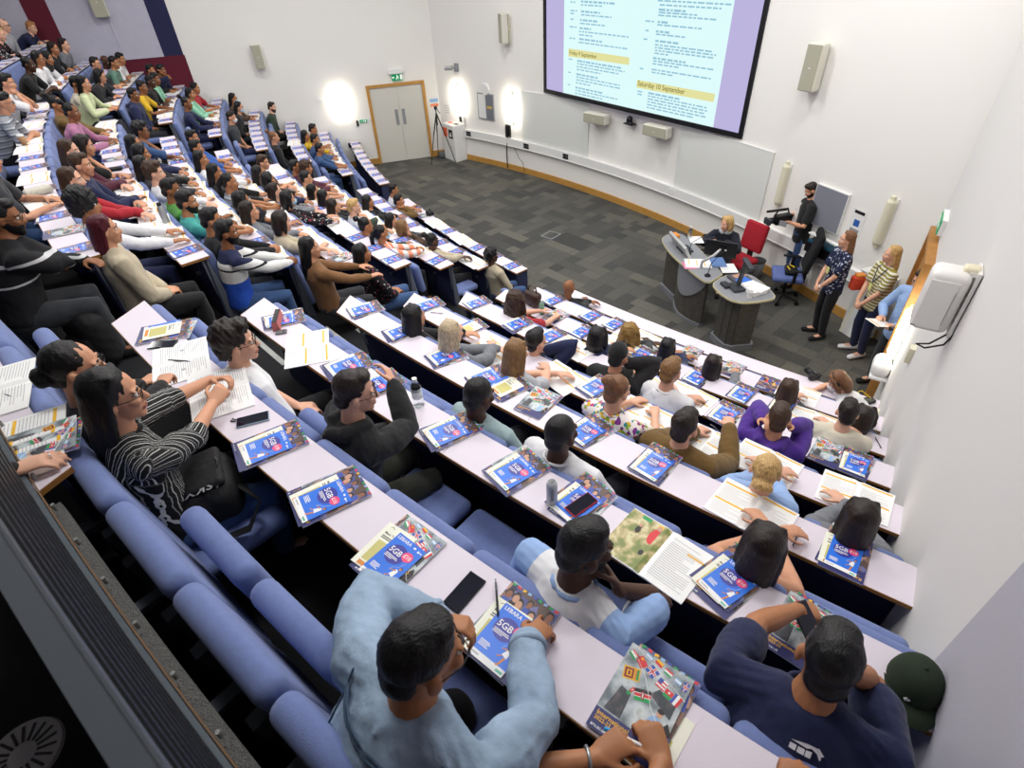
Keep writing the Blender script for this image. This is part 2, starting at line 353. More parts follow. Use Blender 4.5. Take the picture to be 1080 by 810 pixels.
# ---------------------------------------------------------------- fittings on the walls
def exit_face(mb, W, u, z, d, w, h):
    mb.mat(0); W.box(mb, u - w / 2, u + w / 2, d, d + .012, z - h / 2, z + h / 2); mb.mat(1)
    dd = d + .0135; s = h
    q = lambda pts: W.quad(mb, [(u + x * s, z + y * s) for x, y in pts], dd)
    q([(-.75, -.06), (-.45, -.06), (-.45, .06), (-.75, .06)]); q([(-.85, 0), (-.65, .2), (-.65, -.2)])
    q([(.5, -.36), (.85, -.36), (.85, .36), (.5, .36)])
    q([(-.05, .2), (.1, .2), (.1, .36), (-.05, .36)]); q([(-.15, -.1), (.05, -.14), (.13, .16), (-.05, .16)]); q([(-.3, -.3), (-.2, -.36), (.04, -.1), (-.1, -.08)]); q([(.05, -.14), (.28, -.2), (.28, -.3), (-.02, -.18)]); q([(.1, .14), (.34, .02), (.3, -.05), (.08, .05)])
M_EXIT = mat('exit green', '#0d8a57', .4, emit=.35); M_SYM = mat('sign white', '#f4f7f2', .5, emit=.3)
u, z = LWALL.uz(417, 76); W = LWALL; t = thing('emergency_light', 'white emergency light with green running man sign above the double door', 'sign', W.P(u, 0, z))
mb = MB(); W.box(mb, u - .2, u + .2, 0, .09, z - .03, z + .07); part(t, 'casing', mb, M_WHITE, world=True)
mb = MB(); exit_face(mb, W, u + .02, z - .12, .04, .3, .17); part(t, 'exit_panel', mb, [M_EXIT, M_SYM], world=True)
u, z = LWALL.uz(384, 127.5); t = thing('exit_sign', 'small green and white door release sign left of the double door', 'sign', W.P(u, 0, z))
mb = MB(); W.box(mb, u - .13, u + .17, 0, .012, z - .05, z + .05); part(t, 'plate', mb, M_WHITE, world=True)
mb = MB(); exit_face(mb, W, u - .02, z, .012, .2, .08); part(t, 'green_panel', mb, [M_EXIT, M_SYM], world=True)
u, z = LWALL.uz(377, 130); mb = MB(); W.box(mb, u - .03, u + .03, 0, .04, z - .07, z + .07); solid('card_reader', mb, M_BLACK, 'small black card reader beside the green release sign', 'card reader', W.P(u, 0, z), world=True)
u, z = LWALL.uz(369, 153); mb = MB(); W.box(mb, u - .04, u + .04, 0, .04, z - .06, z + .06); solid('wall_socket', mb, M_BLACK, 'black wall socket above the short front desk by the door', 'socket', W.P(u, 0, z), world=True)
u, z = LWALL.uz(338, 107); mb = MB(); W.box(mb, u - .04, u + .04, 0, .05, z - .06, z + .05); solid('wall_sensor', mb, M_WHITE, 'small white sensor on left wall beside the lit lamp', 'sensor', W.P(u, 0, z), world=True)
u, z = LWALL.uz(458, 110); t = thing('wall_poster', 'white notice with blue and orange bands right of the double door', 'poster', W.P(u, 0, z))
mb = MB(); W.box(mb, u - .14, u + .14, 0, .008, z - .22, z + .22); part(t, 'sheet', mb, M_WHITE, world=True)
mb = MB(); W.box(mb, u - .12, u + .12, .008, .01, z + .06, z + .15); mb.mat(1); W.box(mb, u - .12, u + .12, .008, .01, z - .06, z + .02); part(t, 'colour_bands', mb, [mat('notice blue', '#8fb6dd', .6), mat('notice orange', '#e88a63', .6)], world=True)
# uplight / downlight wall lamps
M_LAMP = mat('lamp glow', '#fff4d8', .5, emit=5)
def wall_lamp(W, u, z, label, lit, h=.62, grp=None):
    t = thing('wall_lamp', label, 'lamp', W.P(u, 0, z)); mb = MB(); n = 10; v = []; f = []
    for zz, s in ((z - h / 2, .8), (z - h / 2 + .03, 1), (z + h / 2 - .03, 1), (z + h / 2, .8)):
        for i in range(n + 1):
            a = math.pi * i / n; v.append(W.P(u + .075 * s * math.cos(a), .02 + .085 * s * math.sin(a), zz))
    for j in range(3):
        for i in range(n): f.append((j * (n + 1) + i, j * (n + 1) + i + 1, (j + 1) * (n + 1) + i + 1, (j + 1) * (n + 1) + i))
    f += [tuple(range(n, -1, -1)), tuple(range(3 * (n + 1), 4 * (n + 1)))]
    mb.add(v, f); part(t, 'diffuser', mb, M_LAMP if lit else M_CREAM, world=True)
    mb = MB(); W.box(mb, u - .08, u + .08, 0, .02, z - h / 2 - .02, z + h / 2 + .02); part(t, 'back_plate', mb, M_WHITE, world=True)
    mb = MB(); W.box(mb, u - .03, u + .03, .02, .07, z + h / 2 + .0, z + h / 2 + .05); W.box(mb, u - .03, u + .03, .02, .07, z - h / 2 - .05, z - h / 2); part(t, 'end_cap', mb, M_CREAM, world=True)
    if lit:
        L = bpy.data.lights.new('wall_lamp_light', 'AREA'); L.energy = lit; L.color = (1, .93, .78); L.shape = 'RECTANGLE'; L.size = .12; L.size_y = h; lo = _new('wall_lamp_light', L)
        p = W.P(u, .16, z); n3 = Vector((W.n[0], W.n[1], 0)); lo.location = p; lo.rotation_euler = n3.to_track_quat('Z', 'Y').to_euler(); L.spread = math.radians(170)
        L2 = bpy.data.lights.new('wall_lamp_glow', 'POINT'); L2.energy = lit * .13; L2.color = (1, .93, .78); L2.shadow_soft_size = .08; lo = _new('wall_lamp_glow', L2); lo.location = W.P(u, .26, z)
u, z = LWALL.uz(359, 109); wall_lamp(LWALL, u, z, 'glowing wall lamp on left wall beyond the far block of seats', 12)
P = onarc(484, 104); W = arcwall(P); wall_lamp(W, 0, P[2], 'glowing wall lamp above the white recycling bin', 12)
P = onarc(541, 114); W = arcwall(P); wall_lamp(W, 0, P[2], 'glowing wall lamp beside the notice board and wall telephone', 12)
P = onarc(827, 194); W = arcwall(P); wall_lamp(W, 0, P[2], 'unlit cream wall lamp between right whiteboard and cameraman', 0, .66)
P = onarc(935, 234); W = arcwall(P); wall_lamp(W, 0, P[2], 'unlit cream wall lamp above the woman in striped top', 0, .66)
u, z = RWALL.uz(956, 352); wall_lamp(RWALL, u, z, 'glowing wall lamp under the projector on the right wall', 12, .62)
def plate(px, py, w, h, d, m, name, label, cat):
    P = onarc(px, py); W = arcwall(P); mb = MB(); W.box(mb, -w / 2, w / 2, 0, d, P[2] - h / 2, P[2] + h / 2); return solid(name, mb, m, label, cat, P, world=True)
def disc_on(px, py, r, d, m, name, label, cat):
    P = onarc(px, py); W = arcwall(P); mb = MB(); mb.cyl(W.P(0, 0, P[2]), W.P(0, d, P[2]), r, r * .85, 20); return solid(name, mb, m, label, cat, P, world=True)
disc_on(512, 94, .16, .05, M_WHITE, 'wall_clock', 'round white wall clock above the notice board', 'clock')
P = onarc(513, 112.5); W = arcwall(P); t = thing('notice_board', 'framed notice board with pale and dark papers under the clock', 'notice board', P); z = P[2]
mb = MB(); W.box(mb, -.3, .3, 0, .03, z - .33, z + .33); part(t, 'frame', mb, M_GREY, world=True)
mb = MB(); W.box(mb, -.27, .0, .03, .034, z - .3, z + .3); mb.mat(1); W.box(mb, .02, .27, .03, .034, z - .3, z + .3); mb.mat(2); W.box(mb, .05, .24, .034, .036, z - .03, z + .03); part(t, 'papers', mb, [M_WHITE, mat('slate', '#70747c', .6), mat('notice yellow', '#d8b25c', .6)], world=True)
P = onarc(482, 71); W = arcwall(P); t = thing('security_camera', 'small grey security camera on a bracket above the bin', 'camera', P); z = P[2]
mb = MB(); W.box(mb, -.06, .06, 0, .06, z - .1, z + .1); mb.cyl(W.P(0, .05, z), W.P(0, .2, z), .025); part(t, 'bracket', mb, M_GREY, world=True)
mb = MB(); mb.cyl(W.P(.02, .2, z + .02), W.P(-.2, .26, z), .06, .055, 14); part(t, 'camera_body', mb, mat('silver', '#b8b8b8', .35, metal=.5), world=True)
P = onarc(472, 115); W = arcwall(P); mb = MB(); W.box(mb, -.12, .12, 0, .006, P[2] - .16, P[2] + .16); mb.mat(1); [W.box(mb, -.09, .08, .006, .007, P[2] - .1 + i * .06, P[2] - .09 + i * .06) for i in range(4)]; solid('paper_notice', mb, [M_WHITE, M_GREY], 'white paper notice on the wall above the recycling bin', 'paper notice', P, world=True)
P = onarc(537, 138); W = arcwall(P); t = thing('wall_telephone', 'black wall telephone with a dangling cord above the trunking', 'telephone', P); z = P[2]
mb = MB(); W.box(mb, -.07, .07, 0, .07, z - .13, z + .16); part(t, 'base', mb, M_BLACK, world=True); mb = MB(); W.box(mb, -.03, .03, .07, .12, z - .14, z + .14); part(t, 'handset', mb, M_BLACK, world=True)
mb = MB(); mb.tube([W.P(.06, .05, z - .1), W.P(.2, .06, z - .35), W.P(.42, .1, z - .62), W.P(.58, .11, z - .72), W.P(.62, .11, z - .95), W.P(.5, .11, z - 1.0)], [.006] * 6, 6); mb.tube([W.P(-.02, .05, z - .12), W.P(-.02, .11, z - .5), W.P(-.02, .11, z - .95)], [.016] * 3, 6); part(t, 'cord', mb, M_BLACK, world=True)
for px, py, lb in ((494, 139.5, 'black socket plate on trunking beside the bin'), (555, 154, 'black socket plate on trunking under left whiteboard edge'), (596.5, 164.5, 'black socket plate on trunking below the left whiteboard')):
    P = onarc(px, py, .09); W = arcwall(P); mb = MB(); z = .765; W.box(mb, -.09, .09, 0, .012, z - .06, z + .06); mb.mat(1); [W.box(mb, x - .012, x + .012, .012, .014, z - .02, z + .02) for x in (-.045, .045)]; solid('trunking_socket', mb, [M_BLACK, M_GREY], lb, 'socket', (P[0], P[1], z), world=True)
P = onarc(709, 202, .09); W = arcwall(P); mb = MB(); W.box(mb, -.09, .09, 0, .01, .72, .82); solid('trunking_socket', mb, M_WHITE, 'white socket plate on trunking below the right whiteboard', 'socket', (P[0], P[1], .77), world=True)
# whiteboards follow the curve of the wall
M_WB = mat('whiteboard grey', '#d9dbd7', .35)
for (x0, y0, x1, y1, lb, ztop) in ((552, 148, 620, 166, 'grey whiteboard on curved wall under left corner of screen', 2.06), (711, 198, 805, 214, 'grey whiteboard on curved wall under right corner of screen', 2.06)):
    a0, a1 = arcang(x0, y0), arcang(x1, y1); q = FWC + FWR * np.array([math.cos(math.radians((a0 + a1) / 2)), math.sin(math.radians((a0 + a1) / 2))])
    t = thing('whiteboard', lb, 'whiteboard', (q[0], q[1], .9)); mb = MB(); arcband(mb, .003, .03, .88, ztop, a0, a1, 20); part(t, 'board', mb, M_WB, world=True)
    mb = MB(); arcband(mb, .003, .035, .865, .88, a0, a1, 20); part(t, 'pen_ledge', mb, M_WHITE, world=True); mb = MB(); arcband(mb, .003, .035, ztop, ztop + .015, a0, a1, 20); part(t, 'top_rail', mb, M_WHITE, world=True)
# loudspeakers
M_SPKG = mat('speaker grille', '#a9a795', .8, bump=.5, bscale=500); M_SPKC = mat('speaker cabinet', '#d5d3c6', .5)
def wall_speaker(px, py, h, w, d, lab, W=None, turn=0, horiz=False, off=.14):
    if W is None: P = onarc(px, py, off); W = arcwall(P)
    else: u, z = W.uz(px, py, off); P = np.array(W.P(u, off, z))
    t = thing('wall_speaker', lab, 'loudspeaker', P, math.atan2(W.u[1], W.u[0]) + turn); s = -1 if (W.u[0] * W.n[1] - W.u[1] * W.n[0]) < 0 else 1
    mb = MB(); mb.rbox((0, s * d / 2 * 0, 0), (w, d, h), .03); part(t, 'cabinet', mb, M_SPKC)
    mb = MB(); mb.rbox((0, s * (d / 2 + .004), 0), (w - .03, .02, h - .03), .009); part(t, 'grille', mb, M_SPKG)
    mb = MB(); mb.box((0, s * (d / 2 + .016), .0), (.035, .003, .012)); part(t, 'badge', mb, M_WHITE)
    mb = MB(); mb.box((0, -s * (d / 2 + off / 2 - .06), 0), (.08, off, .1)); mb.box((0, -s * (off + .0 - .02), 0), (.12, .02, h * .9)); part(t, 'bracket', mb, M_CREAM)
wall_speaker(531, 30, .64, .25, .17, 'tall grey loudspeaker on front wall left of the screen', turn=-.5)
wall_speaker(858, 71, .64, .26, .18, 'tall grey loudspeaker on front wall right of the screen', turn=.15)
wall_speaker(629, 124.5, .22, .62, .2, 'small flat loudspeaker under the screen, nearer the left whiteboard', turn=.1, off=.2)
wall_speaker(693, 138, .22, .62, .2, 'small flat loudspeaker under the screen, nearer the right whiteboard', turn=.1, off=.2)
wall_speaker(272, 60, .55, .22, .17, 'grey loudspeaker on white left wall above the seats', W=LWALL, turn=.2)
wall_speaker(102, 2, .6, .3, .2, 'grey loudspeaker on the lilac wall above far block', W=LWALL, turn=.2)
P = onarc(664, 127, .12); W = arcwall(P); t = thing('conference_camera', 'black conference camera on wall shelf under the screen', 'camera', P)
mb = MB(); W.box(mb, -.12, .12, -.1, .06, P[2] - .08, P[2] - .06); part(t, 'shelf', mb, M_BLACK, world=True)
mb = MB(); mb.ell(W.P(0, 0, P[2] + .02), (.07, .07, .075)); part(t, 'lens_head', mb, M_BLACK, True, world=True); mb = MB(); mb.cyl(W.P(0, 0, P[2] - .06), W.P(0, 0, P[2] - .02), .07); part(t, 'base', mb, M_DGREY, world=True)
# ---------------------------------------------------------------- projection screen
SB = Wall((1.19, 15.23), (3.19, -4.75), (-1, -.7)); SW = 5.72; zb, zt = 2.12, 5.45
t = thing('projection_screen', 'large lit projection screen showing a two column event schedule', 'screen', SB.P(SW / 2, 0, zb))
mb = MB(); bw = .085
SB.box(mb, 0, SW, -.05, .03, zb, zb + bw); SB.box(mb, 0, SW, -.05, .03, zt - bw, zt); SB.box(mb, 0, bw, -.05, .03, zb + bw, zt - bw); SB.box(mb, SW - bw, SW, -.05, .03, zb + bw, zt - bw); part(t, 'frame', mb, mat('screen frame black', '#0c0d12', .5), world=True)
mb = MB(); SB.box(mb, bw, SW - bw, -.04, 0, zb + bw, zt - bw)
def emis(name, hexc, st=.93):
    m = mat(name, '#000000', .6, spec=0); b = m.node_tree.nodes['Principled BSDF']; b.inputs['Emission Color'].default_value = lin(hexc); b.inputs['Emission Strength'].default_value = st; return m
EX = 1.0
M_SL = emis('slide margin lilac', '#c3bbe6'); part(t, 'screen_surface', mb, M_SL, world=True)
def sq(mb, pts, d): return mb.quad(*[SB.P(*((lambda uz: (uz[0], d, uz[1]))(SB.uz(x, y)))) for x, y in pts])
ul = SB.uz(594, 97.6)[0]; ur = SB.uz(752, 135)[0]; mb = MB(); SB.box(mb, ul, ur, 0, .004, zb + bw + .0, zt - bw); page = part(t, 'slide_page', mb, emis('slide page', '#dffcfc', 1.0), world=True)
ML_Y = emis('slide yellow', '#ece9a6'); ML_T = emis('slide text', '#9ecbe0'); ML_D = emis('slide heading text', '#8c7f35')
mb = MB(); sq(mb, [(600, 51), (664, 60.5), (663.7, 68.5), (599.5, 59.3)], .006); sq(mb, [(672.3, 84), (754.5, 99), (752.8, 107.7), (671.5, 92.2)], .006); part(page, 'heading_bar', mb, ML_Y, world=True)
cr = 1
mb = MB(); X = (SB.u[0], SB.u[1], 0)
for tx, px, py, sz in (('Friday 9 September', 600.6, 57.2, .115), ('Saturday 10 September', 672.6, 90.0, .13)):
    mb = MB(); u, z = SB.uz(px, py); mb.text(tx, SB.P(u, .008, z), sz, X, (0, 0, 1)); part(page, 'heading_text', mb, ML_D, world=True)
# body copy too small to read: broken word runs at the places of the schedule lines
mb = MB(); rr = random.Random(3)
def words(px, py, wpx, bold=False):
    u, z = SB.uz(px, py); u1 = SB.uz(px + wpx, py + wpx * .19)[0]; h = .035 if bold else .026; x = u
    while x < u1 - .03:
        w = rr.uniform(.05, .17); SB.box(mb, x, min(x + w, u1), .006, .007, z - h / 2, z + h / 2); x += w + .03
L1 = [(602, 2, 0, ''), ]
for (px, py, w, b) in [(613, 1.5, 36, 1), (613, 5, 22, 0), (613, 12, 20, 1), (613, 15.5, 32, 0), (612, 21, 20, 1), (612, 24.5, 26, 0), (611.5, 29.5, 12, 1), (611, 33, 52, 0), (611, 36.5, 14, 0), (611, 41, 24, 1), (610.5, 44.5, 52, 0),
    (609, 64, 46, 1), (609, 67, 50, 0), (608.5, 70, 44, 0), (608.5, 73, 25, 0), (608, 78, 24, 1), (608, 81, 46, 0), (608, 84, 46, 0), (607.5, 87, 16, 0), (607, 92, 30, 1), (607, 95, 46, 0), (606.6, 98, 30, 0),
    (694, .5, 76, 0), (696, 5, 64, 0), (695, 10, 28, 1), (695, 13, 40, 0), (694.5, 16, 60, 0), (694, 23, 12, 1), (693.5, 26, 46, 0), (692, 33, 14, 1), (692, 36, 32, 0), (691.5, 43, 24, 1), (691, 47, 62, 0), (691, 50, 64, 0), (691, 53, 62, 0), (690.5, 56, 16, 0),
    (689, 61, 34, 1), (689, 64, 64, 0), (688.5, 67, 28, 0), (687.5, 73, 62, 0), (687.5, 76, 22, 0), (684, 98, 34, 1), (683.5, 101, 62, 0), (683.2, 104, 63, 0), (683, 107, 62, 0), (682.6, 110, 62, 0), (682.3, 113, 50, 0),
    (602, 2, 5, 0), (602, 11, 7, 0), (602, 14, 4, 0), (602, 20, 4, 0), (601, 28, 8, 0), (601, 40, 7, 0), (600, 62, 4, 0), (599.5, 76, 4, 0), (599, 89, 4, 0), (681, 22, 9, 0), (681, 32, 4, 0), (679, 41, 4, 0), (675, 72, 5, 0), (672.5, 96, 5, 0), (672.5, 99, 6, 0)]: words(px, py, w, b)
part(page, 'schedule_text', mb, ML_T, world=True)
# grey display, poster, printer shelf by the cameraman
P = onarc(877, 221); W = arcwall(P); z = P[2]; t = thing('wall_display', 'switched off grey wall display behind the cameraman', 'display', P)
mb = MB(); W.box(mb, -.36, .26, 0, .04, z - .32, z + .32); part(t, 'frame', mb, M_WHITE, world=True); mb = MB(); W.box(mb, -.345, .245, .04, .045, z - .305, z + .305); part(t, 'panel', mb, mat('display grey', '#7f828c', .5), world=True)
P = onarc(904, 234); W = arcwall(P); z = P[2]; t = thing('wall_poster', 'white poster with dark header and blue picture beside the wall display', 'poster', P)
mb = MB(); W.box(mb, -.125, .125, 0, .006, z - .2, z + .19); part(t, 'sheet', mb, M_WHITE, world=True)
mb = MB(); W.box(mb, -.09, .09, .006, .008, z + .12, z + .165); mb.mat(1); W.box(mb, -.05, .05, .006, .008, z - .07, z + .03); mb.mat(2); W.box(mb, -.08, .08, .006, .008, z - .16, z - .11); part(t, 'print', mb, [M_BLACK, mat('poster blue', '#2f5fae', .5), M_GREY], world=True)
P = onarc(872, 258, .12); W = arcwall(P); t = thing('desktop_printer', 'dark blue and black box standing on the trunking ledge', 'box', (P[0], P[1], .86))
mb = MB(); W.box(mb, -.3, .3, -.11, .12, .86, 1.02); part(t, 'body', mb, M_BLACK, world=True); mb = MB(); W.box(mb, -.29, .29, -.1, .1, 1.02, 1.06); part(t, 'lid', mb, mat('teal lid', '#1f5068', .5), world=True)
mb = MB(); W.box(mb, -.32, .32, .02, .1, 1.14, 1.16); part(t, 'tray', mb, M_WHITE, world=True)
# right wall: projector on its arm, switches, hand dryer, exit sign
Pq = np.array([3.2, 3.3, 0]) + .155 * np.array([RWALL.n[0], RWALL.n[1], 0]); d_ = ray(1003, 317); Pq[2] = ZC + d_[2] * np.hypot(Pq[0], Pq[1]) / np.hypot(d_[0], d_[1])
t = thing('wall_projector', 'white projector unit hung on a bracket from the right wall', 'projector', Pq, math.atan2(RWALL.u[1], RWALL.u[0]))
nl = Matrix.Rotation(-t.rotation_euler[2], 3, 'Z') @ Vector((RWALL.n[0], RWALL.n[1], 0)); sn = 1 if nl.y > 0 else -1
M_PJ = mat('projector white', '#dcdad6', .4)
mb = MB(); mb.rbox((0, 0, 0), (.22, .235, .46), .05, 4); part(t, 'body', mb, M_PJ, True)
mb = MB(); mb.rbox((-.112, sn * .02, -.01), (.012, .17, .37), .005, 2); part(t, 'front_panel', mb, M_PJ)
mb = MB(); mb.rbox((.02, -sn * .1, .235), (.1, .1, .05), .02, 3); part(t, 'lens_hood', mb, mat('projector cream', '#d3cbb0', .5), True)
mb = MB(); mb.box((.02, -sn * .13, .22), (.12, .08, .03)); mb.box((.02, -sn * .142, 0), (.2, .022, .5)); part(t, 'wall_bracket', mb, M_PJ)
mb = MB(); mb.tube([(-.1, -sn * .12, -.22), (-.13, -sn * .05, -.3), (-.12, sn * .02, -.33), (-.1, -sn * .04, -.36), (-.08, -sn * .14, -.31), (-.08, -sn * .17, -.2)], [.007] * 6, 6); part(t, 'cable', mb, M_BLACK, True)
mb = MB(); mb.box((-.119, -sn * .06, -.02), (.003, .005, .26)); mb.box((-.119, sn * .1, -.185), (.003, .035, .008)); part(t, 'vent_slot', mb, M_GREY)
u, z = RWALL.uz(963, 374); mb = MB(); RWALL.box(mb, u - .05, u + .05, 0, .05, z - .08, z + .08); solid('light_switch', mb, M_CREAM, 'cream switch box on right wall below the projector', 'switch', RWALL.P(u, 0, z), world=True)
u, z = RWALL.uz(940, 388); t = thing('hand_sanitiser', 'rounded white wall dispenser with teal sticker near the front desk', 'dispenser', RWALL.P(u, 0, z), math.atan2(RWALL.u[1], RWALL.u[0]))
mb = MB(); mb.rbox((0, sn * .1, 0), (.34, .2, .2), .08, 4); part(t, 'casing', mb, M_WHITE, True); mb = MB(); mb.rbox((0, sn * .09, -.1), (.35, .2, .05), .02, 3); part(t, 'base_tray', mb, M_WHITE, True)
mb = MB(); mb.rbox((.02, sn * .1, .101), (.12, .08, .004), .001, 1); part(t, 'sticker', mb, mat('teal sticker', '#48c1b5', .5))
u, z = RWALL.uz(997, 236); t = thing('exit_sign', 'green exit sign seen edge-on above the oak door', 'sign', RWALL.P(u, 0, z)); mb = MB(); RWALL.box(mb, u - .2, u + .2, 0, .05, z - .08, z + .1); part(t, 'casing', mb, M_WHITE, world=True)
mb = MB(); exit_face(mb, RWALL, u, z, .05, .36, .16); part(t, 'exit_panel', mb, [M_EXIT, M_SYM], world=True)
# floor box and floor vent
P = at(581, 248, .0); mb = MB(); mb.box((0, 0, .003), (.34, .3, .006), .85); mb.mat(1); mb.box((0, 0, .007), (.29, .25, .004), .85); solid('floor_box', mb, [M_GREY, M_CARP], 'square floor socket box in the carpet before the front row', 'floor box', P)
P = at(25, 797, TIER(10)); t = thing('floor_vent', 'round grey slotted floor vent in the dark carpet', 'vent', P); mb = MB(); mb.cyl((0, 0, 0), (0, 0, .008), .105, .1, 32); part(t, 'rim', mb, mat('vent grey', '#9a9794', .6))
mb = MB()
for r in range(18):
    a = math.radians(r * 20); mb.box((.062 * math.cos(a), .062 * math.sin(a), .0085), (.05, .008, .002), a)
part(t, 'slots', mb, M_BLACK)
# ================================================================ desks and seats
M_LAM = mat('pale lilac laminate', '#dcd3dd', .5, var=.015, vscale=3)
M_EDGE = mat('beech edge', '#8a5f2c', .5, var=.1, vscale=30)
M_MOD = mat('navy modesty fabric', '#1c2142', .9, bump=.2, bscale=300)
M_BLUE = mat('blue wool upholstery', '#6a79a9', .9, bump=.25, bscale=350, var=.06, vscale=40, sheen=.15)
M_SGREY = mat('grey seat frame', '#5a6068', .6)
AZ = {'R': {}, 'M': {}, 'F': {}}            # (aisle near edge, aisle far edge, other end) per row
rs = {8: (-136.12, -136.42), 7: (-136.43, -136.66), 6: (-136.58, -136.93), 5: (-136.95, -137.25), 4: (-137.18, -137.5), 3: (-137.75, -137.9), 2: (-138.2, -138.35), 1: (-137.0, -137.0)}
for k in range(1, 9): AZ['R'][k] = (rs[k][0], rs[k][1], -127.12 - .07 * (7 - k))
AZ['R'][1] = (-138.25, -138.25, -127.6)
me_ = {8: -138.57, 7: -139.02, 6: -139.28, 5: -139.6, 4: -140.05, 3: -140.46, 2: -140.85, 1: -140.88, 9: -138.3, 10: -138.1}
ms_ = {1: -151.55, 2: -151.92, 3: -152.24, 4: -152.6, 5: -153.0, 6: -153.05, 7: -153.35, 8: -153.6, 9: -153.8, 10: -154}
for k in range(1, 10): AZ['M'][k] = (me_[k], me_[k], ms_[k])
fe_ = {1: -154.54, 2: -154.5, 3: -154.97, 4: -155.24, 5: -155.53, 6: -155.53, 7: -155.94, 8: -156.11, 9: -156.3, 10: -156.5}
for k in range(1, 10): AZ['F'][k] = (fe_[k], fe_[k], -164.38)
AZ['R'][9] = (-139.5, -139.5, polar(at(71, 494, ZK[9]))[1]); 
def desk(b, k):
    an, af, e = AZ[b][k]; r0, r1, z = RK(k), RK(k) + DEP, ZK[k]; T = TIER(k); en = ef = e
    if b == 'R' and k == 9: en = polar(at(35, 530, ZK[9]))[1]
    root = thing('bench_desk', {'R': 'pale lilac bench desk with brown edge, %s', 'M': 'curved pale lilac bench desk, %s', 'F': 'pale lilac bench desk running to the left wall, %s'}[b] % rowname(k, b), 'desk', pol(r0 + .1, (af + e) / 2, T), 0, 'curved bench desks')
    L = abs(an - e) * math.pi / 180 * r0; ns = max(1, round(L / 2.06))
    for s in range(ns):
        mb = MB(); v = []; f = []; n = 8; t0, t1 = s / ns, (s + 1) / ns; gap = .0012 / L * 1.2
        for t in np.linspace(t0 + (gap if s else 0), t1 - (gap if s < ns - 1 else 0), n):
            A, B = pol(r0, af + (ef - af) * t), pol(r1, an + (en - an) * t)
            v += [(A[0], A[1], z - .024), (B[0], B[1], z - .024), (B[0], B[1], z), (A[0], A[1], z)]
        for i in range(n - 1):
            o = 4 * i
            for j in range(4): f.append((o + j, o + (j + 1) % 4, o + 4 + (j + 1) % 4, o + 4 + j))
        f += [(3, 2, 1, 0), (4 * n - 4, 4 * n - 3, 4 * n - 2, 4 * n - 1)]
        mb.add(v, f); part(root, 'desktop', mb, M_LAM, world=True)
    mb = MB(); sector(mb, r1, r1 + .004, an, en, z - .0245, z - .001, 24)
    A, B = pol(r0, af), pol(r1, an); w = .004
    for (P, Q, s) in ((pol(r0, af), pol(r1, an), 1), (pol(r0, ef), pol(r1, en), -1)):
        d = (Q - P)[:2]; d /= np.hypot(*d); nn = np.array([d[1], -d[0]]); c = pol(r0, (af + ef) / 2)[:2]
        if nn @ (c - P[:2]) > 0: nn = -nn
        mb.prism([tuple(P[:2]), tuple(Q[:2]), tuple(Q[:2] + nn * w), tuple(P[:2] + nn * w)], z - .0245, z - .001)
    part(root, 'edge_band', mb, M_EDGE, world=True)
    s = 1 if e > an else -1; aa = max(an, af) if s > 0 else min(an, af); inset = s * .06
    mb = MB(); sector(mb, r0 + .035, r0 + .055, aa + inset, e - s * .02, T + .02, z - .024, 24); part(root, 'modesty_panel', mb, M_MOD, world=True)
    if k > 1:      # slanting grey end frame that carries the last seat of the row in front
        mb = MB()
        for q, dq in ((aa + inset, s * .075),):
            pr = [(r0 + .075, z - .03), (r0 + .022, z - .03), (r0 - .068, TIER(k - 1) + .36), (r0 - .11, TIER(k - 1)), (r0 - .03, TIER(k - 1)), (r0 - .01, TIER(k - 1) + .34), (r0 + .045, T + .1)]
            mb.extr([pol(r, q, zz) for r, zz in pr], pol(10, q + dq * .9) * 0 + (pol(r0, q + dq) - pol(r0, q)))
        part(root, 'end_frame', mb, M_SGREY, world=True)
    else:
        for t in np.linspace(.01, .99, ns * 4 + 1): P = pol(r0 + .1, af + (e - af) * t); mb = MB(); mb.box((P[0], P[1], (z - .024) / 2), (.05, .22, z - .024), math.radians(af + (e - af) * t) + math.pi / 2); part(root, 'support_leg', mb, mat('navy support', '#2b3150', .6), world=True)
    return root
for b, ks in (('R', range(1, 10)), ('M', range(1, 10)), ('F', range(1, 10))):
    for k in ks: desk(b, k)
# seats: one of each kind, then copies. The origin is the floor below the hips, +Y faces the stage
def seat_meshes():
    mb = MB(); mb.rbox((0, -.125, .735), (.506, .095, .66), .042, 4, rx=math.radians(8.5)); back = mb.mesh('backrest', M_BLUE, True)
    mb = MB(); mb.rbox((0, .13, .415), (.47, .46, .1), .045, 4); down = mb.mesh('seat_pad', M_BLUE, True)
    mb = MB(); mb.rbox((0, .035, .66), (.47, .1, .44), .045, 4, rx=math.radians(8.5)); up = mb.mesh('seat_pad', M_BLUE, True)
    mb = MB(); mb.box((-.16, -.19, .62), (.05, .05, .5), rx=math.radians(8.5)); mb.box((.16, -.19, .62), (.05, .05, .5), rx=math.radians(8.5)); mb.box((0, -.15, .38), (.5, .05, .06)); mb.box((0, -.2, .17), (.06, .06, .4)); mb.box((0, -.235, .8), (.045, .12, .025)); fr = mb.mesh('seat_frame', M_SGREY)
    return back, down, up, fr
S_BACK, S_DOWN, S_UP, S_FR = seat_meshes()
SEATS = {}                                   # (block,row) -> list of azimuths; filled below, occupied marked later
def seat_az(b, k):
    an, af, e = AZ[b][k]; s = 1 if e > an else -1; r = RK(k) + .6; st = .513 / r * 180 / math.pi
    a0 = (max(an, af) if s > 0 else min(an, af)); n = int(abs(e - a0) / st + .02); lo = a0 + s * .3 * st * 0
    return [lo + s * st * (i + .52) for i in range(n)]
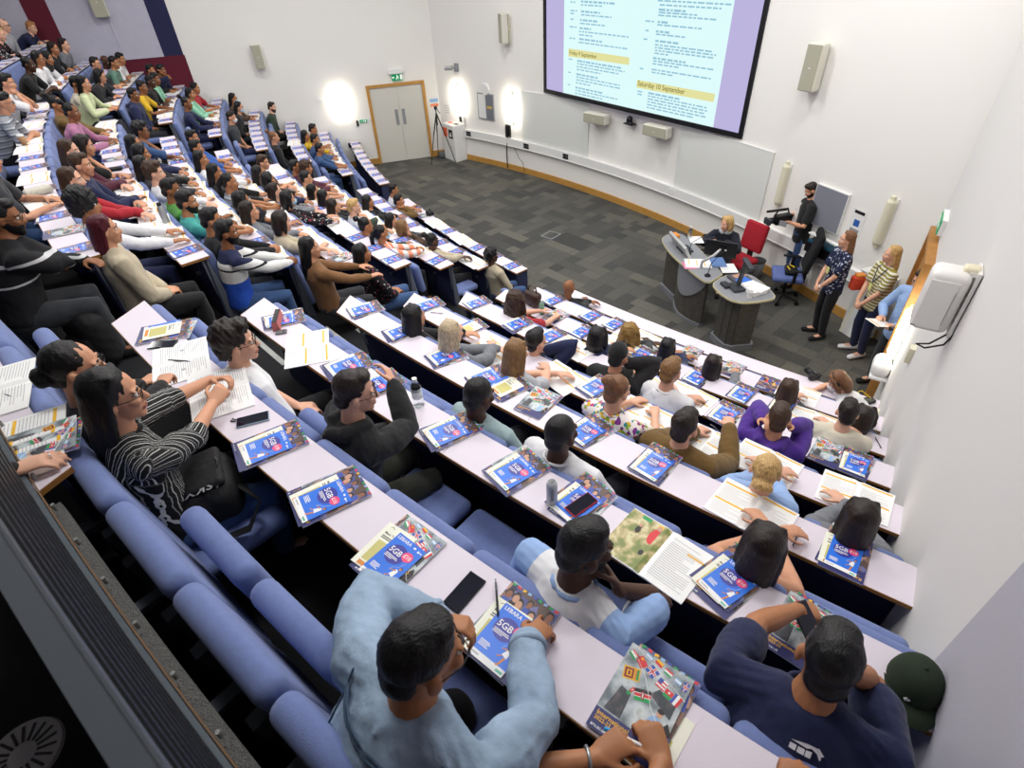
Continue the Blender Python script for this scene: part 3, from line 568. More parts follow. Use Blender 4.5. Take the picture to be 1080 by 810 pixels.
def build_seats(occ, down):
    for b in 'RMF':
        for k in range(1, 9):
            azs = seat_az(b, k)
            for i, a in enumerate(azs):
                P = pol(RK(k) + .6, a, TIER(k)); used = any(abs(a - q) * math.pi / 180 * RK(k) < .27 for q in occ.get((b, k), [])); dn = used or (b, k, i) in down
                if b == 'R' and k <= 2 and not used and False: continue
                lab = 'blue %s seat, %s from the aisle, %s' % ('lowered' if dn else 'folded', ORD[i + 1], rowname(k, b))
                t = thing('tip_up_seat', lab, 'seat', P, face_rot(P), 'blue tip-up seats')
                part(t, 'backrest', S_BACK, None); part(t, 'seat_pad', S_DOWN if dn else S_UP, None)
                if k == 8 or i == 0: part(t, 'seat_frame', S_FR, None)
# ================================================================ stage furniture
M_LTOP = mat('grey lectern top', '#84868b', .55, bump=.05); M_LEDGE = mat('cream edge', '#c9c09a', .5)
M_LWOOD = mat('dark grey woodgrain', '#4a4742', .55, var=.25, vscale=18); M_PLINTH = mat('silver plinth', '#8d9096', .35, metal=.4)
def outline(pts, z): return [tuple(at(x, y, z)[:2]) for x, y in pts]
def smooth_poly(pts, it=2):
    for _ in range(it):
        o = []
        for i in range(len(pts)):
            a = np.array(pts[i]); b = np.array(pts[(i + 1) % len(pts)]); o += [tuple(a * .82 + b * .18), tuple(a * .18 + b * .82)]
        pts = o
    return pts
def inset(pts, d):
    c = np.mean(pts, axis=0); return [tuple(c + (np.array(p) - c) * (1 - d / max(.1, np.hypot(*(np.array(p) - c))))) for p in pts]
ZL = .95
la = outline([(697, 252), (704, 246.5), (722, 246), (763, 288), (760, 291), (749, 297.5), (742, 296), (720, 279), (706, 266)], ZL)
base = np.mean(la, axis=0); t = thing('lectern_desk', 'curved grey lectern desk with microphones where the seated speaker works', 'desk', (base[0], base[1], 0))
sp = smooth_poly(la)
mb = MB(); mb.prism(inset(sp, .012), ZL - .035, ZL); part(t, 'desktop', mb, M_LTOP, world=True)
mb = MB(); mb.prism(sp, ZL - .033, ZL - .004); part(t, 'edge_band', mb, M_LEDGE, world=True)
q = la; L0, L2 = np.array(la[0]), np.array(la[5]); ax = (L2 - L0); Ln = np.hypot(*ax); ax = ax / Ln; nx = np.array([-ax[1], ax[0]])
if nx @ (np.array(la[2]) - L0) < 0: nx = -nx
def lq(a, b): return tuple(L0 + ax * a + nx * b)
mb = MB(); mb.prism([lq(.05, .12), lq(.52, .12), lq(.52, .55), lq(.05, .55)], .1, ZL - .035); part(t, 'cabinet', mb, M_LWOOD, world=True)
mb = MB(); mb.prism([lq(.03, .08), lq(.54, .08), lq(.54, .57), lq(.03, .57)], 0, .1); part(t, 'plinth', mb, M_PLINTH, world=True)
mb = MB(); n = 14; pts = [(.55 + (Ln - .75) * i / n, .10 - .14 * math.sin(math.pi * i / n)) for i in range(n + 1)]
mb.prism([lq(a, b) for a, b in pts] + [lq(a, b + .03) for a, b in pts[::-1]], .06, ZL - .05); part(t, 'front_panel', mb, M_LWOOD, world=True)
mb = MB(); v = [];
arcp = [(.56 + (Ln - .77) * i / n, .09 - .14 * math.sin(math.pi * i / n)) for i in range(n + 1)]
top = [(*lq(a, b - .012), ZL - .05) for a, b in arcp]; bot = [(*lq(a, b - .012), ZL - .05 - .48 * math.sin(math.pi * (.04 + .92 * i / n)) ** .6) for i, (a, b) in enumerate(arcp)]
f = [(i, i + 1, n + 2 + i, n + 1 + i) for i in range(n)]; mb.add(top + bot, f); part(t, 'grey_inlay', mb, M_LTOP, world=True)
mb = MB(); mb.prism([lq(a, b - .02) for a, b in pts] + [lq(a, b + .05) for a, b in pts[::-1]], 0, .06); part(t, 'foot_rail', mb, M_PLINTH, world=True)
lb_ = outline([(750.5, 299), (762, 291), (775, 288.5), (792, 289), (806, 299), (818, 311), (817, 315), (800, 318), (783, 319), (770, 316), (758, 308)], ZL)
c2 = np.mean(lb_, axis=0); t = thing('side_cabinet_desk', 'grey topped side cabinet with dark woodgrain doors beside the lectern', 'cabinet', (c2[0], c2[1], 0))
sp = smooth_poly(lb_); mb = MB(); mb.prism(inset(sp, .012), ZL - .035, ZL); part(t, 'desktop', mb, M_LTOP, world=True)
mb = MB(); mb.prism(sp, ZL - .033, ZL - .004); part(t, 'edge_band', mb, M_LEDGE, world=True)
ins = inset(lb_, .17); mb = MB(); mb.prism(ins, .1, ZL - .035); part(t, 'cabinet', mb, M_LWOOD, world=True)
mb = MB(); mb.prism(inset(lb_, .13), 0, .1); part(t, 'plinth', mb, M_PLINTH, world=True)
mb = MB()
for i in (8, 9, 10): p = ins[i]; mb.cyl((p[0], p[1], .1), (p[0], p[1], ZL - .04), .004, n=6)
part(t, 'door_seam', mb, M_BLACK, world=True)
def on(px, py, z=ZL): p = at(px, py, z); return (p[0], p[1], z)
LZ = math.atan2(ax[1], ax[0])
P = on(716, 264); t = thing('desktop_computer', 'silver desktop monitor lying back on the lectern corner', 'monitor', P, LZ - .1); mb = MB(); mb.rbox((0, .0, .1), (.68, .05, .22), .012, 2, rx=.5); part(t, 'casing', mb, mat('silver', '#b8b8b8', .35, metal=.5)); mb = MB(); mb.box((0, .1, .012), (.25, .2, .024)); part(t, 'stand', mb, M_DGREY)
P = on(755, 281); t = thing('desktop_monitor', 'black monitor on arm in front of the seated speaker', 'monitor', P, (lambda d: math.atan2(d[1], d[0]))(at(782, 259, 1.2) - at(751, 254, 1.2))); mb = MB(); mb.rbox((.02, .0, .3), (.48, .03, .27), .01, 2, rx=.15); part(t, 'screen', mb, M_BLACK)
mb = MB(); mb.tube([(-.2, -.15, .0), (-.2, -.13, .1), (-.05, -.1, .22), (.02, -.03, .3)], [.022] * 4, 8); part(t, 'arm', mb, mat('silver', '#b8b8b8'), True); mb = MB(); mb.box((.05, -.03, .3), (.12, .03, .08)); mb.mat(1); mb.box((.02, -.047, .31), (.03, .002, .02)); mb.box((.1, -.047, .31), (.03, .002, .02)); part(t, 'rear_mount', mb, [M_BLACK, M_WHITE])
for px, py, dx, lb in ((726, 268, .22, 'slim black gooseneck microphone nearest the silver monitor'), (746, 291, .1, 'slim black gooseneck microphone at the front edge of lectern')):
    P = on(px, py); t = thing('gooseneck_microphone', lb, 'microphone', P, LZ); mb = MB(); mb.cyl((0, 0, 0), (0, 0, .02), .045); part(t, 'base', mb, M_BLACK); mb = MB(); mb.tube([(0, 0, .02), (.02, .01, .2), (dx, .08, .4)], [.006] * 3, 6); mb.tube([(dx, .08, .4), (dx + .03, .09, .43)], [.014, .014], 8); part(t, 'stem', mb, M_BLACK, True)
def sheet(name, w, h, th, m): mb = MB(); mb.box((0, 0, th / 2), (w, h, th)); return mb.mesh(name, m)
M_PAPER = mat('paper white', '#eeeeee', .7)
P = on(736, 278); mb = MB(); mb.box((0, 0, .004), (.3, .4, .008), .1); mb.mat(1); [mb.box((-.02, .1 - i * .12, .0085), (.2, .015, .001), .1) for i in range(3)]; solid('open_papers', mb, [M_PAPER, mat('booklet yellow', '#efb92b', .6)], 'white schedule sheet with yellow bars lying on the lectern', 'paper', P, LZ - .5)
for px, py, lb, sc in ((768, 283, 'white sheet under the hand of the seated speaker', 1), (734, 253, 'white sheet at the back of the lectern by the bottle', .9), (727, 280, 'pink and white leaflet beneath the schedule sheet', .8)):
    P = on(px, py); mb = MB(); mb.box((0, 0, .002), (.3 * sc, .24 * sc, .004)); solid('paper_sheet', mb, mat('pink paper', '#d2789a', .6) if 'pink' in lb else M_PAPER, lb, 'paper', P, LZ - .3)
P = on(757, 277); mb = MB(); mb.box((0, 0, .006), (.32, .22, .012)); solid('closed_folder', mb, mat('blue folder', '#5d7fb5', .5), 'blue folder between speaker and monitor', 'folder', P, LZ - .3)
P = on(727, 251); t = thing('water_bottle', 'clear water bottle standing at back corner of the lectern', 'bottle', P); mb = MB(); mb.cyl((0, 0, 0), (0, 0, .15), .033, .033, 14); mb.cyl((0, 0, .15), (0, 0, .19), .033, .015, 14); M_BOT = mat('clear plastic', '#eef5f6', .08, trans=.95); part(t, 'body', mb, M_BOT, True); mb = MB(); mb.cyl((0, 0, .19), (0, 0, .21), .016); part(t, 'cap', mb, M_WHITE)
P = on(712, 250); mb = MB(); mb.rbox((0, 0, .03), (.16, .1, .06), .01, 2); solid('tissue_box', mb, mat('orange box', '#d98a3c', .6), 'small orange box behind the silver monitor', 'box', P, LZ)
# side cabinet top
P = on(776, 304); t = thing('document_camera', 'grey document camera with upright arm on the side cabinet', 'document camera', P, LZ); mb = MB(); mb.rbox((0, 0, .02), (.26, .2, .04), .015, 2); part(t, 'base', mb, M_DGREY); mb = MB(); mb.box((.0, .05, .22), (.05, .045, .4), ry=.12); part(t, 'column', mb, M_DGREY); mb = MB(); mb.rbox((.08, .05, .42), (.24, .08, .05), .02, 2, ry=.35); part(t, 'camera_head', mb, M_DGREY)
P = on(783, 297.5); mb = MB(); mb.rbox((0, 0, .02), (.42, .28, .04), .01, 2); mb.mat(1); mb.box((.04, .0, .041), (.2, .2, .002), .2); mb.mat(2); mb.box((-.13, .02, .0415), (.1, .2, .002), .1); solid('brochure_pile', mb, [mat('brochure dark', '#4b4a52', .6), mat('flyer blue', '#2f6fd6', .5), mat('brochure skin', '#b08a75', .6)], 'pile of blue and photo brochures on the side cabinet', 'brochures', P, LZ)
P = on(794, 306); t = thing('paper_stack', 'stack of white paper on the side cabinet top', 'paper', P, LZ + .1); mb = MB(); mb.box((0, 0, .03), (.32, .24, .06)); part(t, 'sheets', mb, M_PAPER); mb = MB(); mb.box((.02, .03, .063), (.31, .23, .006), .25); part(t, 'top_sheet', mb, M_PAPER)
P = on(790, 314); t = thing('paper_cup', 'white paper cup at the front edge of the side cabinet', 'cup', P); mb = MB(); mb.cyl((0, 0, 0), (0, 0, .1), .03, .042, 14, False); mb.disc((0, 0), .03, .004, 14); part(t, 'cup_body', mb, M_WHITE, True); mb = MB(); mb.tube([(.045 * math.cos(w), .045 * math.sin(w), .1) for w in np.linspace(0, 2 * math.pi, 15)], [.003] * 15, 5); part(t, 'rim', mb, M_WHITE)
P = on(765, 302); mb = MB(); mb.rbox((0, 0, .025), (.16, .1, .05), .01, 2); mb.tube([(0, 0, .05), (.1, .05, .06), (.2, -.02, .03)], [.006] * 3, 6); solid('control_box', mb, M_DGREY, 'small dark control box with cable by the document camera', 'control box', P, LZ)
# chairs
def office_chair(name, label, P, rz, seatm, backm, high):
    t = thing(name, label, 'chair', P, rz)
    for i in range(5):
        a = 2 * math.pi * i / 5 + .3; mb = MB(); mb.tube([(0, 0, .12), (.28 * math.cos(a), .28 * math.sin(a), .08)], [.025, .018], 8); part(t, 'leg', mb, M_BLACK, True); mb = MB(); mb.cyl((.28 * math.cos(a) - .02, .28 * math.sin(a), .035), (.28 * math.cos(a) + .02, .28 * math.sin(a), .035), .035, n=10); part(t, 'castor', mb, M_BLACK)
    mb = MB(); mb.cyl((0, 0, .1), (0, 0, .42), .03); part(t, 'gas_lift', mb, M_BLACK, True)
    mb = MB(); mb.rbox((0, .02, .47), (.5, .48, .1), .045, 4); part(t, 'seat', mb, seatm, True)
    mb = MB(); mb.rbox((0, -.26, .47 + .12 + high / 2), (.46, .09, high), .043, 4, rx=.16); part(t, 'backrest', mb, backm, True)
    mb = MB(); mb.box((0, -.24, .5), (.08, .06, .28)); part(t, 'back_post', mb, M_BLACK)
    return t
M_RED = mat('red upholstery', '#a01828', .85, bump=.2, bscale=300); M_BLKF = mat('black mesh fabric', '#141418', .9, bump=.3, bscale=300)
SPK = at(767, 233, 1.2); p = at(779, 246, .95)
office_chair('office_chair', 'red office chair behind the seated speaker', (p[0] + .1, p[1] - .05, 0), math.radians(118), M_RED, M_RED, .5)
p = at(832, 288, .5); t = office_chair('office_chair', 'black backed office chair with blue seat below the cameraman', (p[0], p[1], 0), math.radians(70), mat('blue seat fabric', '#5a6aa0', .9, bump=.2, bscale=300), M_BLKF, .68)
for s in (-1, 1): mb = MB(); mb.rbox((s * .29, -.02, .68), (.06, .26, .03), .012, 2); mb.box((s * .28, -.06, .57), (.025, .05, .22)); part(t, 'armrest', mb, M_BLACK)
BC = t
mb = MB(); mb.rbox((0, -.02, 0), (.3, .2, .07), .03, 3); mb.mat(1); mb.tube([(-.1, 0, .04), (0, .05, .06), (.1, 0, .04), (.03, -.06, .045)], [.01] * 4, 6); solid('cable_bundle', mb, [M_BLACK, mat('yellow cable', '#d4b522', .6)], 'black bag with yellow cable lying on the blue office chair', 'bag', (p[0], p[1], .56), 1.2)
# bin, tripod, bag at the door
p = at(483, 169, 0); W = arcwall(onarc(480, 160)); rz = math.atan2(W.u[1], W.u[0]); t = thing('recycling_bin', 'white two slot recycling bin with orange and black labels', 'bin', (p[0] - .05, p[1] + .15, 0), rz - .25)
s = -1
mb = MB(); mb.rbox((0, 0, .5), (.62, .4, 1.0), .02, 2); part(t, 'body', mb, M_WHITE)
mb = MB(); mb.box((0, -s * .19, 1.09), (.62, .02, .2)); part(t, 'backboard', mb, M_WHITE)
M_ORG = mat('label orange', '#f0663c', .5)
mb = MB(); mb.disc((-.14, 0), .1, 1.003, 20, .06); part(t, 'slot', mb, M_ORG); mb = MB(); mb.disc((.16, 0), .1, 1.003, 20, .06); part(t, 'slot', mb, M_BLACK)
mb = MB(); mb.box((-.14, -.202, .78), (.2, .004, .24)); mb.box((-.12, .176 if s < 0 else -.176, 1.1), (.15, .006, .14)); part(t, 'orange_label', mb, M_ORG); mb = MB(); mb.box((.13, -.202, .76), (.2, .004, .24)); mb.box((.14, .176, 1.1), (.15, .006, .14)); mb.mat(1); mb.box((.13, -.205, .78), (.1, .002, .02)); mb.box((.13, -.205, .72), (.1, .002, .06)); part(t, 'black_label', mb, [M_BLACK, M_WHITE])
mb = MB(); mb.cyl((.1, -.2, .4), (.1, -.215, .4), .015); part(t, 'lock', mb, M_GREY)
ft = [at(455, 173.5, 0), at(480.5, 171, 0), at(462.5, 166, 0)]; top = at(462, 131, 1.42); c = np.mean(ft, axis=0); top = np.array([c[0], c[1], 1.42])
t = thing('camera_tripod', 'black camera tripod standing open before the double door', 'tripod', (c[0], c[1], 0))
for q in ft: mb = MB(); m_ = (q * .45 + top * .55); mb.tube([top - [0, 0, .1], m_], [.02, .016], 8); mb.tube([m_, q], [.013, .01], 8); part(t, 'leg', mb, M_BLACK, True, True)
mb = MB(); mb.tube([top - [0, 0, .4], top], [.016, .016], 8); part(t, 'centre_column', mb, M_BLACK, True, True); mb = MB(); mb.rbox(top + [0, 0, .05], (.09, .11, .09), .02, 2); mb.tube([top + [0, 0, .05], top + [.12, -.2, -.05]], [.009, .012], 8); part(t, 'pan_head', mb, M_BLACK, True, True)
p = at(468, 166, 0); mb = MB(); mb.rbox((0, 0, .09), (.28, .2, .18), .07, 4); solid('equipment_bag', mb, mat('grey bag', '#5c5f5f', .8), 'small grey bag on the floor by the tripod foot', 'bag', p, .4, smooth=True)
# leaning white boards and grey partition behind the women
q0, q1 = at(896, 345, 0), at(884, 338, 0)
W = arcwall(onarc(905, 300)); a = W.u; o = W.n; wz = math.atan2(a[1], a[0])
p = at(888, 350, 0); t = thing('leaning_board', 'white board leaning behind the woman in floral top', 'board', (p[0], p[1], 0)); b0 = p[:2]; w = .42; h = .75
mb = MB(); P0 = np.array([*b0, 0]); P1 = np.array([*(b0 + a * w), 0]); back = np.array([*(-o * .2), h]); mb.extr([P0, P1, P1 + back, P0 + back], (o[0] * .03, o[1] * .03, .01)); part(t, 'sheet', mb, M_WHITE, world=True)
mb = MB(); mb.extr([P0 - np.array([*(a * .04), 0]), P0, P0 + back, P0 + back - np.array([*(a * .04), 0])], (o[0] * .03, o[1] * .03, .01)); part(t, 'edge_strip', mb, M_CREAM, world=True)
p = at(908, 349, 0); t = thing('white_cabinet', 'white cabinet standing between the two women at the front wall', 'cabinet', (p[0], p[1], 0), wz)
mb = MB(); mb.rbox((0, 0, .5), (.45, .4, 1.0), .02, 2); part(t, 'body', mb, M_WHITE); mb = MB(); mb.box((0, 0, 1.01), (.47, .42, .02)); part(t, 'top', mb, M_WHITE)
p = at(938, 362, 0); t = thing('grey_partition', 'pale grey green partition standing to the right of striped top', 'partition', (p[0], p[1], 0), wz - .15)
mb = MB(); mb.rbox((0, 0, .6), (.7, .07, 1.1), .03, 3); part(t, 'panel', mb, mat('pale grey green', '#b4b7b0', .5)); mb = MB(); mb.box((-.28, 0, .03), (.06, .3, .06)); part(t, 'foot', mb, M_DGREY); mb = MB(); mb.box((.28, 0, .03), (.06, .3, .06)); part(t, 'foot', mb, M_DGREY)
p2 = W.P(.2, .2, 0); t2 = thing('orange_crate', 'orange red box on the ledge beside striped top', 'box', (at(903, 300, 1.03))); mb = MB(); mb.rbox((0, 0, .03), (.16, .12, .2), .02, 2); part(t2, 'body', mb, mat('orange red', '#c8452c', .6)); mb = MB(); mb.rbox((.01, 0, .15), (.13, .1, .05), .02, 2); part(t2, 'lid', mb, mat('orange box', '#d98a3c'))
p = at(799, 276, .3); t = thing('waste_bin', 'small grey waste bin on the floor behind the red chair', 'bin', (p[0], p[1], 0)); mb = MB(); mb.cyl((0, 0, 0), (0, 0, .32), .11, .14, 20); part(t, 'body', mb, M_GREY, True); mb = MB(); mb.cyl((0, 0, .32), (0, 0, .335), .145, .145, 20); part(t, 'rim', mb, M_DGREY)
# ================================================================ railing and upstand before the camera
RG = 30.199; zb_, zt_ = 3.72, 4.45
r0_ = polar(at(0, 462, zb_))[1] - 1.3; r1_ = polar(at(244, 810, zb_))[1] + 3.0
mb = MB(); sector(mb, RG - .025, RG + .04, polar(at(74, 497, ZK[9]))[1], r1_, TIER(9), zb_ - .03, 20); struct('wall_upstand', mb, mat('dark woven panel', '#26272a', .9, bump=.6, bscale=260))
t = thing('balustrade', 'dark slatted balustrade with broad grey handrail along the platform edge', 'railing', pol(RG, (r0_ + r1_) / 2, zb_))
M_RAIL = mat('grey handrail', '#565b61', .4, metal=.3); M_SLAT = mat('black slats', '#15171c', .4, metal=.3); M_RB = mat('rail base grey', '#5d656c', .4, metal=.4)
mb = MB(); sector(mb, RG - .018, RG + .019, r0_, r1_, zt_ - .03, zt_, 24); sector(mb, RG - .0195, RG - .015, r0_, r1_, zt_ - .03, zt_ + .0015, 24); part(t, 'handrail', mb, M_RAIL, world=True)
for i in range(9):
    z = zb_ + .05 + i * .07; mb = MB(); sector(mb, RG - .017, RG + .012, r0_, r1_, z, z + .022, 24); part(t, 'slat', mb, M_SLAT, world=True)
mb = MB(); sector(mb, RG - .026, RG - .004, r0_, r1_, zb_ - .02, zb_, 24); part(t, 'base_rail', mb, M_RB, world=True)
mb = MB(); sector(mb, RG - .033, RG - .029, r0_, r1_, zb_ - .03, zb_ - .012, 24); part(t, 'copper_strip', mb, mat('copper strip', '#6b5138', .5), world=True)
for a in np.arange(r0_ + .2, r1_, .42):
    P = pol(RG - .043, a, zb_ - .02); mb = MB(); mb.cyl((P[0], P[1], zb_ - .035), (P[0], P[1], zb_ - .008), .006, n=8); part(t, 'bolt', mb, mat('bolt steel', '#9a9c98', .35, metal=.6), world=True)
for a in np.arange(r0_ + .55, r1_, 1.7):
    P = pol(RG, a, 0); mb = MB(); mb.box((P[0], P[1], (zb_ + zt_) / 2), (.012, .05, zt_ - zb_ - .012), math.radians(a)); part(t, 'upright', mb, M_SLAT, world=True)
mb = MB(); sector(mb, RG - .062, RG - .027, polar(at(74, 497, ZK[9]))[1] + .2, r1_, 3.60, 3.66, 24); struct('trim_4', mb, mat('woven grey strip', '#5a5a58', .9, bump=.8, bscale=240, var=.3, vscale=160))
# ================================================================ printed matter on the desks
M_PW = mat('page white', '#f1f1ef', .6); M_FB = mat('leaflet blue', '#2f74e0', .35); M_IND = mat('leaflet indigo', '#3a3b9a', .35); M_PNK = mat('leaflet pink', '#ee4f7f', .35)
M_NVY = mat('cover navy', '#33346b', .4); M_YEL = mat('booklet yellow', '#efb92b', .6); M_TXT = mat('print grey', '#b4b5ba', .7); M_SKN = mat('print skin', '#c79a80', .5); M_SKD = mat('print tan', '#8c5d46', .5)
M_CRM = mat('letter cream', '#eeeedd', .6); M_OLV = mat('letter olive', '#c9c27a', .6); M_GRN = mat('print green', '#1f9a55', .5); M_RD = mat('print red', '#d6353a', .5); M_HAIRP = mat('print dark', '#2a2326', .5); M_ORGP = mat('print orange', '#d88a3c', .5)
M_SKY = mat('print pale blue', '#8fb4dc', .5); M_MRN = mat('print maroon', '#8f2a33', .5); M_BLU = mat('print blue', '#3f55a8', .5)
M_PHA = ramp_mat('cover photo crowd', src_noise(30, 'vor'), [(0, '#4a4f86'), (.2, '#5a463f'), (.36, '#33344e'), (.52, '#b48a78'), (.66, '#6d6f9f'), (.8, '#8a6a5a'), (.9, '#3a2f30')], .4)
M_PHB = ramp_mat('cover photo blur', src_noise(14), [(0, '#2f3136'), (.38, '#6f7a80'), (.5, '#a9b2b6'), (.62, '#ccd3d4'), (.75, '#8b8f86')], .4, False)
M_PHD = ramp_mat('cover photo dark figures', src_noise(30), [(0, '#1f2226'), (.45, '#3c4147'), (.6, '#5d5658'), (.75, '#8a5a50')], .4, False)
M_PHC = ramp_mat('magazine photo garden', src_noise(18), [(0, '#3f4a2c'), (.42, '#7f8a4a'), (.52, '#b8a878'), (.62, '#d6cda2'), (.75, '#8f9a5a')], .4, False)
def rect(mb, x0, y0, x1, y1, z): return mb.quad((x0, y0, z), (x1, y0, z), (x1, y1, z), (x0, y1, z))
def rrect(mb, cx, cy, w, h, a, z):
    c, s = math.cos(a), math.sin(a); return mb.quad(*[(cx + x * c - y * s, cy + x * s + y * c, z) for x, y in ((-w / 2, -h / 2), (w / 2, -h / 2), (w / 2, h / 2), (-w / 2, h / 2))])
def booklet_students():
    mb = MB(); w, h, t = .21, .297, .004; mb.box((0, 0, t / 2), (w, h, t)); z = t + .0003
    mb.mat(1); rect(mb, -w / 2, -.07, w / 2, h / 2, z); mb.mat(2); rect(mb, -w / 2, -h / 2, w / 2, -.07, z)
    rr = random.Random(5)
    for i in range(7):
        x = -.085 + i * .028 + rr.uniform(-.004, .004); y = .085 + rr.uniform(-.02, .03); s = rr.uniform(.9, 1.2)
        mb.mat(4); mb.disc((x, y + .004), .0135 * s, z + .0002, 14, .0175 * s); mb.mat(3 if i % 3 else 8); mb.disc((x + .001, y - .001), .0105 * s, z + .0004, 14, .0135 * s)
        mb.mat([5, 4, 6, 5, 4, 7, 5][i]); mb.quad((x - .02, y - .07, z + .0001), (x + .02, y - .07, z + .0001), (x + .012, y - .016, z + .0001), (x - .012, y - .016, z + .0001))
    for i in range(5):
        mb.mat(3); rrect(mb, -.07 + i * .035, .015 + rr.uniform(-.01, .01), .05, .011, rr.uniform(-.8, .8), z + .0005)
    cols = [9, 6, 7, 10, 5, 9, 10]
    for i in range(9): mb.mat(cols[i % 7]); rrect(mb, -.09 + i * .0225, .143, .014, .009, rr.uniform(-.3, .3), z + .0003)
    mb.mat(11)
    for i in range(5): rect(mb, -.09, -.088 - i * .008, -.09 + (.1, .095, .1, .09, .06)[i], -.0855 - i * .008, z + .0003)
    mb.mat(7); mb.text('aru', (.055, -.128, z + .0004), .03); mb.tube([(.05, -.1, z), (.06, -.095, z), (.068, -.103, z), (.078, -.098, z)], [.0012] * 4, 4)
    return mb.mesh('booklet', [M_PW, M_PHA, M_NVY, M_SKN, M_HAIRP, M_BLU, M_RD, M_YEL, M_SKD, M_GRN, M_SKY, M_PW])
def flag(mb, cx, cy, w, h, a, z, kind):
    c, s = math.cos(a), math.sin(a)
    def q(x0, y0, x1, y1, m, dz=0): mb.mat(m); mb.quad(*[(cx + x * w * c - y * h * s, cy + x * w * s + y * h * c, z + dz) for x, y in ((x0, y0), (x1, y0), (x1, y1), (x0, y1))])
    if kind == 'h3': q(-.5, -.5, .5, -.17, 3); q(-.5, -.17, .5, .17, 0); q(-.5, .17, .5, .5, 4)
    elif kind == 'star': q(-.5, -.5, .5, .5, 4); q(-.35, .1, -.15, .35, 5, .0001); q(-.1, .3, -.04, .38, 5, .0001)
    elif kind == 'lanka': q(-.5, -.5, .5, .5, 5); q(-.42, -.4, .12, .4, 8, .0001); q(-.3, -.25, 0, .25, 5, .0002); q(-.22, -.16, -.08, .16, 8, .0003); q(.18, -.4, .3, .4, 9, .0001); q(.3, -.4, .44, .4, 3, .0001)
    elif kind == 'kenya': q(-.5, .18, .5, .5, 10); q(-.5, -.13, .5, .13, 4); q(-.5, -.5, .5, -.18, 3); q(-.5, .13, .5, .18, 0); q(-.5, -.18, .5, -.13, 0); q(-.1, -.32, .1, .32, 8, .0001); q(-.03, -.22, .03, .22, 0, .0002)
    elif kind == 'union': q(-.5, -.5, .5, .5, 7); q(-.5, -.14, .5, .14, 0, .0001); q(-.12, -.5, .12, .5, 0, .0001); q(-.5, -.07, .5, .07, 4, .0002); q(-.06, -.5, .06, .5, 4, .0002)
    elif kind == 'bars': [q(-.5, -.5 + i / 6, .5, -.5 + (i + 1) / 6, 4 if i % 2 == 0 else 0) for i in range(6)]; q(-.5, 0, -.05, .5, 7, .0001)
    elif kind == 'v3': q(-.5, -.5, -.17, .5, 7); q(-.17, -.5, .17, .5, 0); q(.17, -.5, .5, .5, 4)
    elif kind == 'sky': q(-.5, -.5, .5, -.17, 6); q(-.5, -.17, .5, .17, 0); q(-.5, .17, .5, .5, 6)
    elif kind == 'krg': q(-.5, -.5, .5, -.1, 3); q(-.5, -.1, .5, .5, 4); q(-.12, .1, .12, .3, 0, .0001)
    elif kind == 'gold': q(-.5, -.5, .5, 0, 4); q(-.5, 0, .5, .5, 5)
def booklet_flags():
    mb = MB(); w, h, t = .21, .297, .004; mb.box((0, 0, t / 2), (w, h, t)); z = t + .0003
    mb.mat(1); rect(mb, -w / 2, -.085, w / 2, h / 2, z); mb.mat(2); rect(mb, -w / 2, -h / 2, w / 2, -.085, z); mb.mat(10)
    mb.quad((.05, -.085, z + .0001), (.105, -.085, z + .0001), (.105, -.03, z + .0001), (.09, -.01, z + .0001)); mb.mat(12); mb.quad((-.085, -.08, z + .0001), (-.03, -.08, z + .0001), (-.035, -.0, z + .0001), (-.07, .01, z + .0001)); mb.quad((.01, .035, z + .0001), (.09, .0, z + .0001), (.09, .045, z + .0001), (.03, .065, z + .0001))
    mb.mat(6); mb.disc((.055, -.045), .022, z + .0002, 14, .035); mb.mat(11); mb.disc((.06, .0), .01, z + .0002, 12, .013); mb.mat(10); mb.disc((.06, .008), .011, z + .0003, 12, .008)
    mb.mat(0); mb.tube([(-.1, .14, z), (-.02, .07, z), (.03, .0, z), (.1, -.06, z)], [.0012] * 4, 4); mb.tube([(-.1, .148, z), (0, .115, z), (.105, .075, z)], [.0012] * 3, 4)
    for (x, y, fw, fh, a, kd) in [(-.082, .115, .03, .022, -.5, 'h3'), (-.052, .108, .036, .026, -.7, 'star'), (-.062, .058, .052, .04, .28, 'lanka'), (-.012, .1, .034, .032, -.5, 'union'), (-.005, .018, .05, .036, .35, 'kenya'), (.028, .082, .03, .03, -.2, 'bars'), (.056, .066, .026, .026, -.15, 'krg'), (.083, .064, .026, .034, -.2, 'v3'),
        (-.04, .137, .024, .014, -.3, 'sky'), (-.005, .136, .026, .016, -.3, 'gold'), (.03, .125, .026, .018, -.2, 'h3'), (.065, .118, .022, .016, -.2, 'sky'), (-.04, .01, .01, .03, -.4, 'krg'), (.09, .115, .016, .03, -.1, 'union')]: flag(mb, x, y, fw, fh, a, z + .0004, kd)
    mb.mat(5); mb.text('International', (-.095, -.105, z + .0005), .02); mb.text('2022-23', (-.095, -.12, z + .0005), .016); mb.text('aru', (.058, -.055, z + .0006), .026, (.87, .5, 0), (-.5, .87, 0)); mb.mat(0); mb.text('aru.ac.uk', (-.095, -.141, z + .0005), .014)
    return mb.mesh('booklet', [M_PW, M_PHB, M_NVY, M_GRN, M_RD, M_YEL, M_SKY, M_BLU, M_MRN, M_ORGP, M_HAIRP, M_SKN, M_PHD])
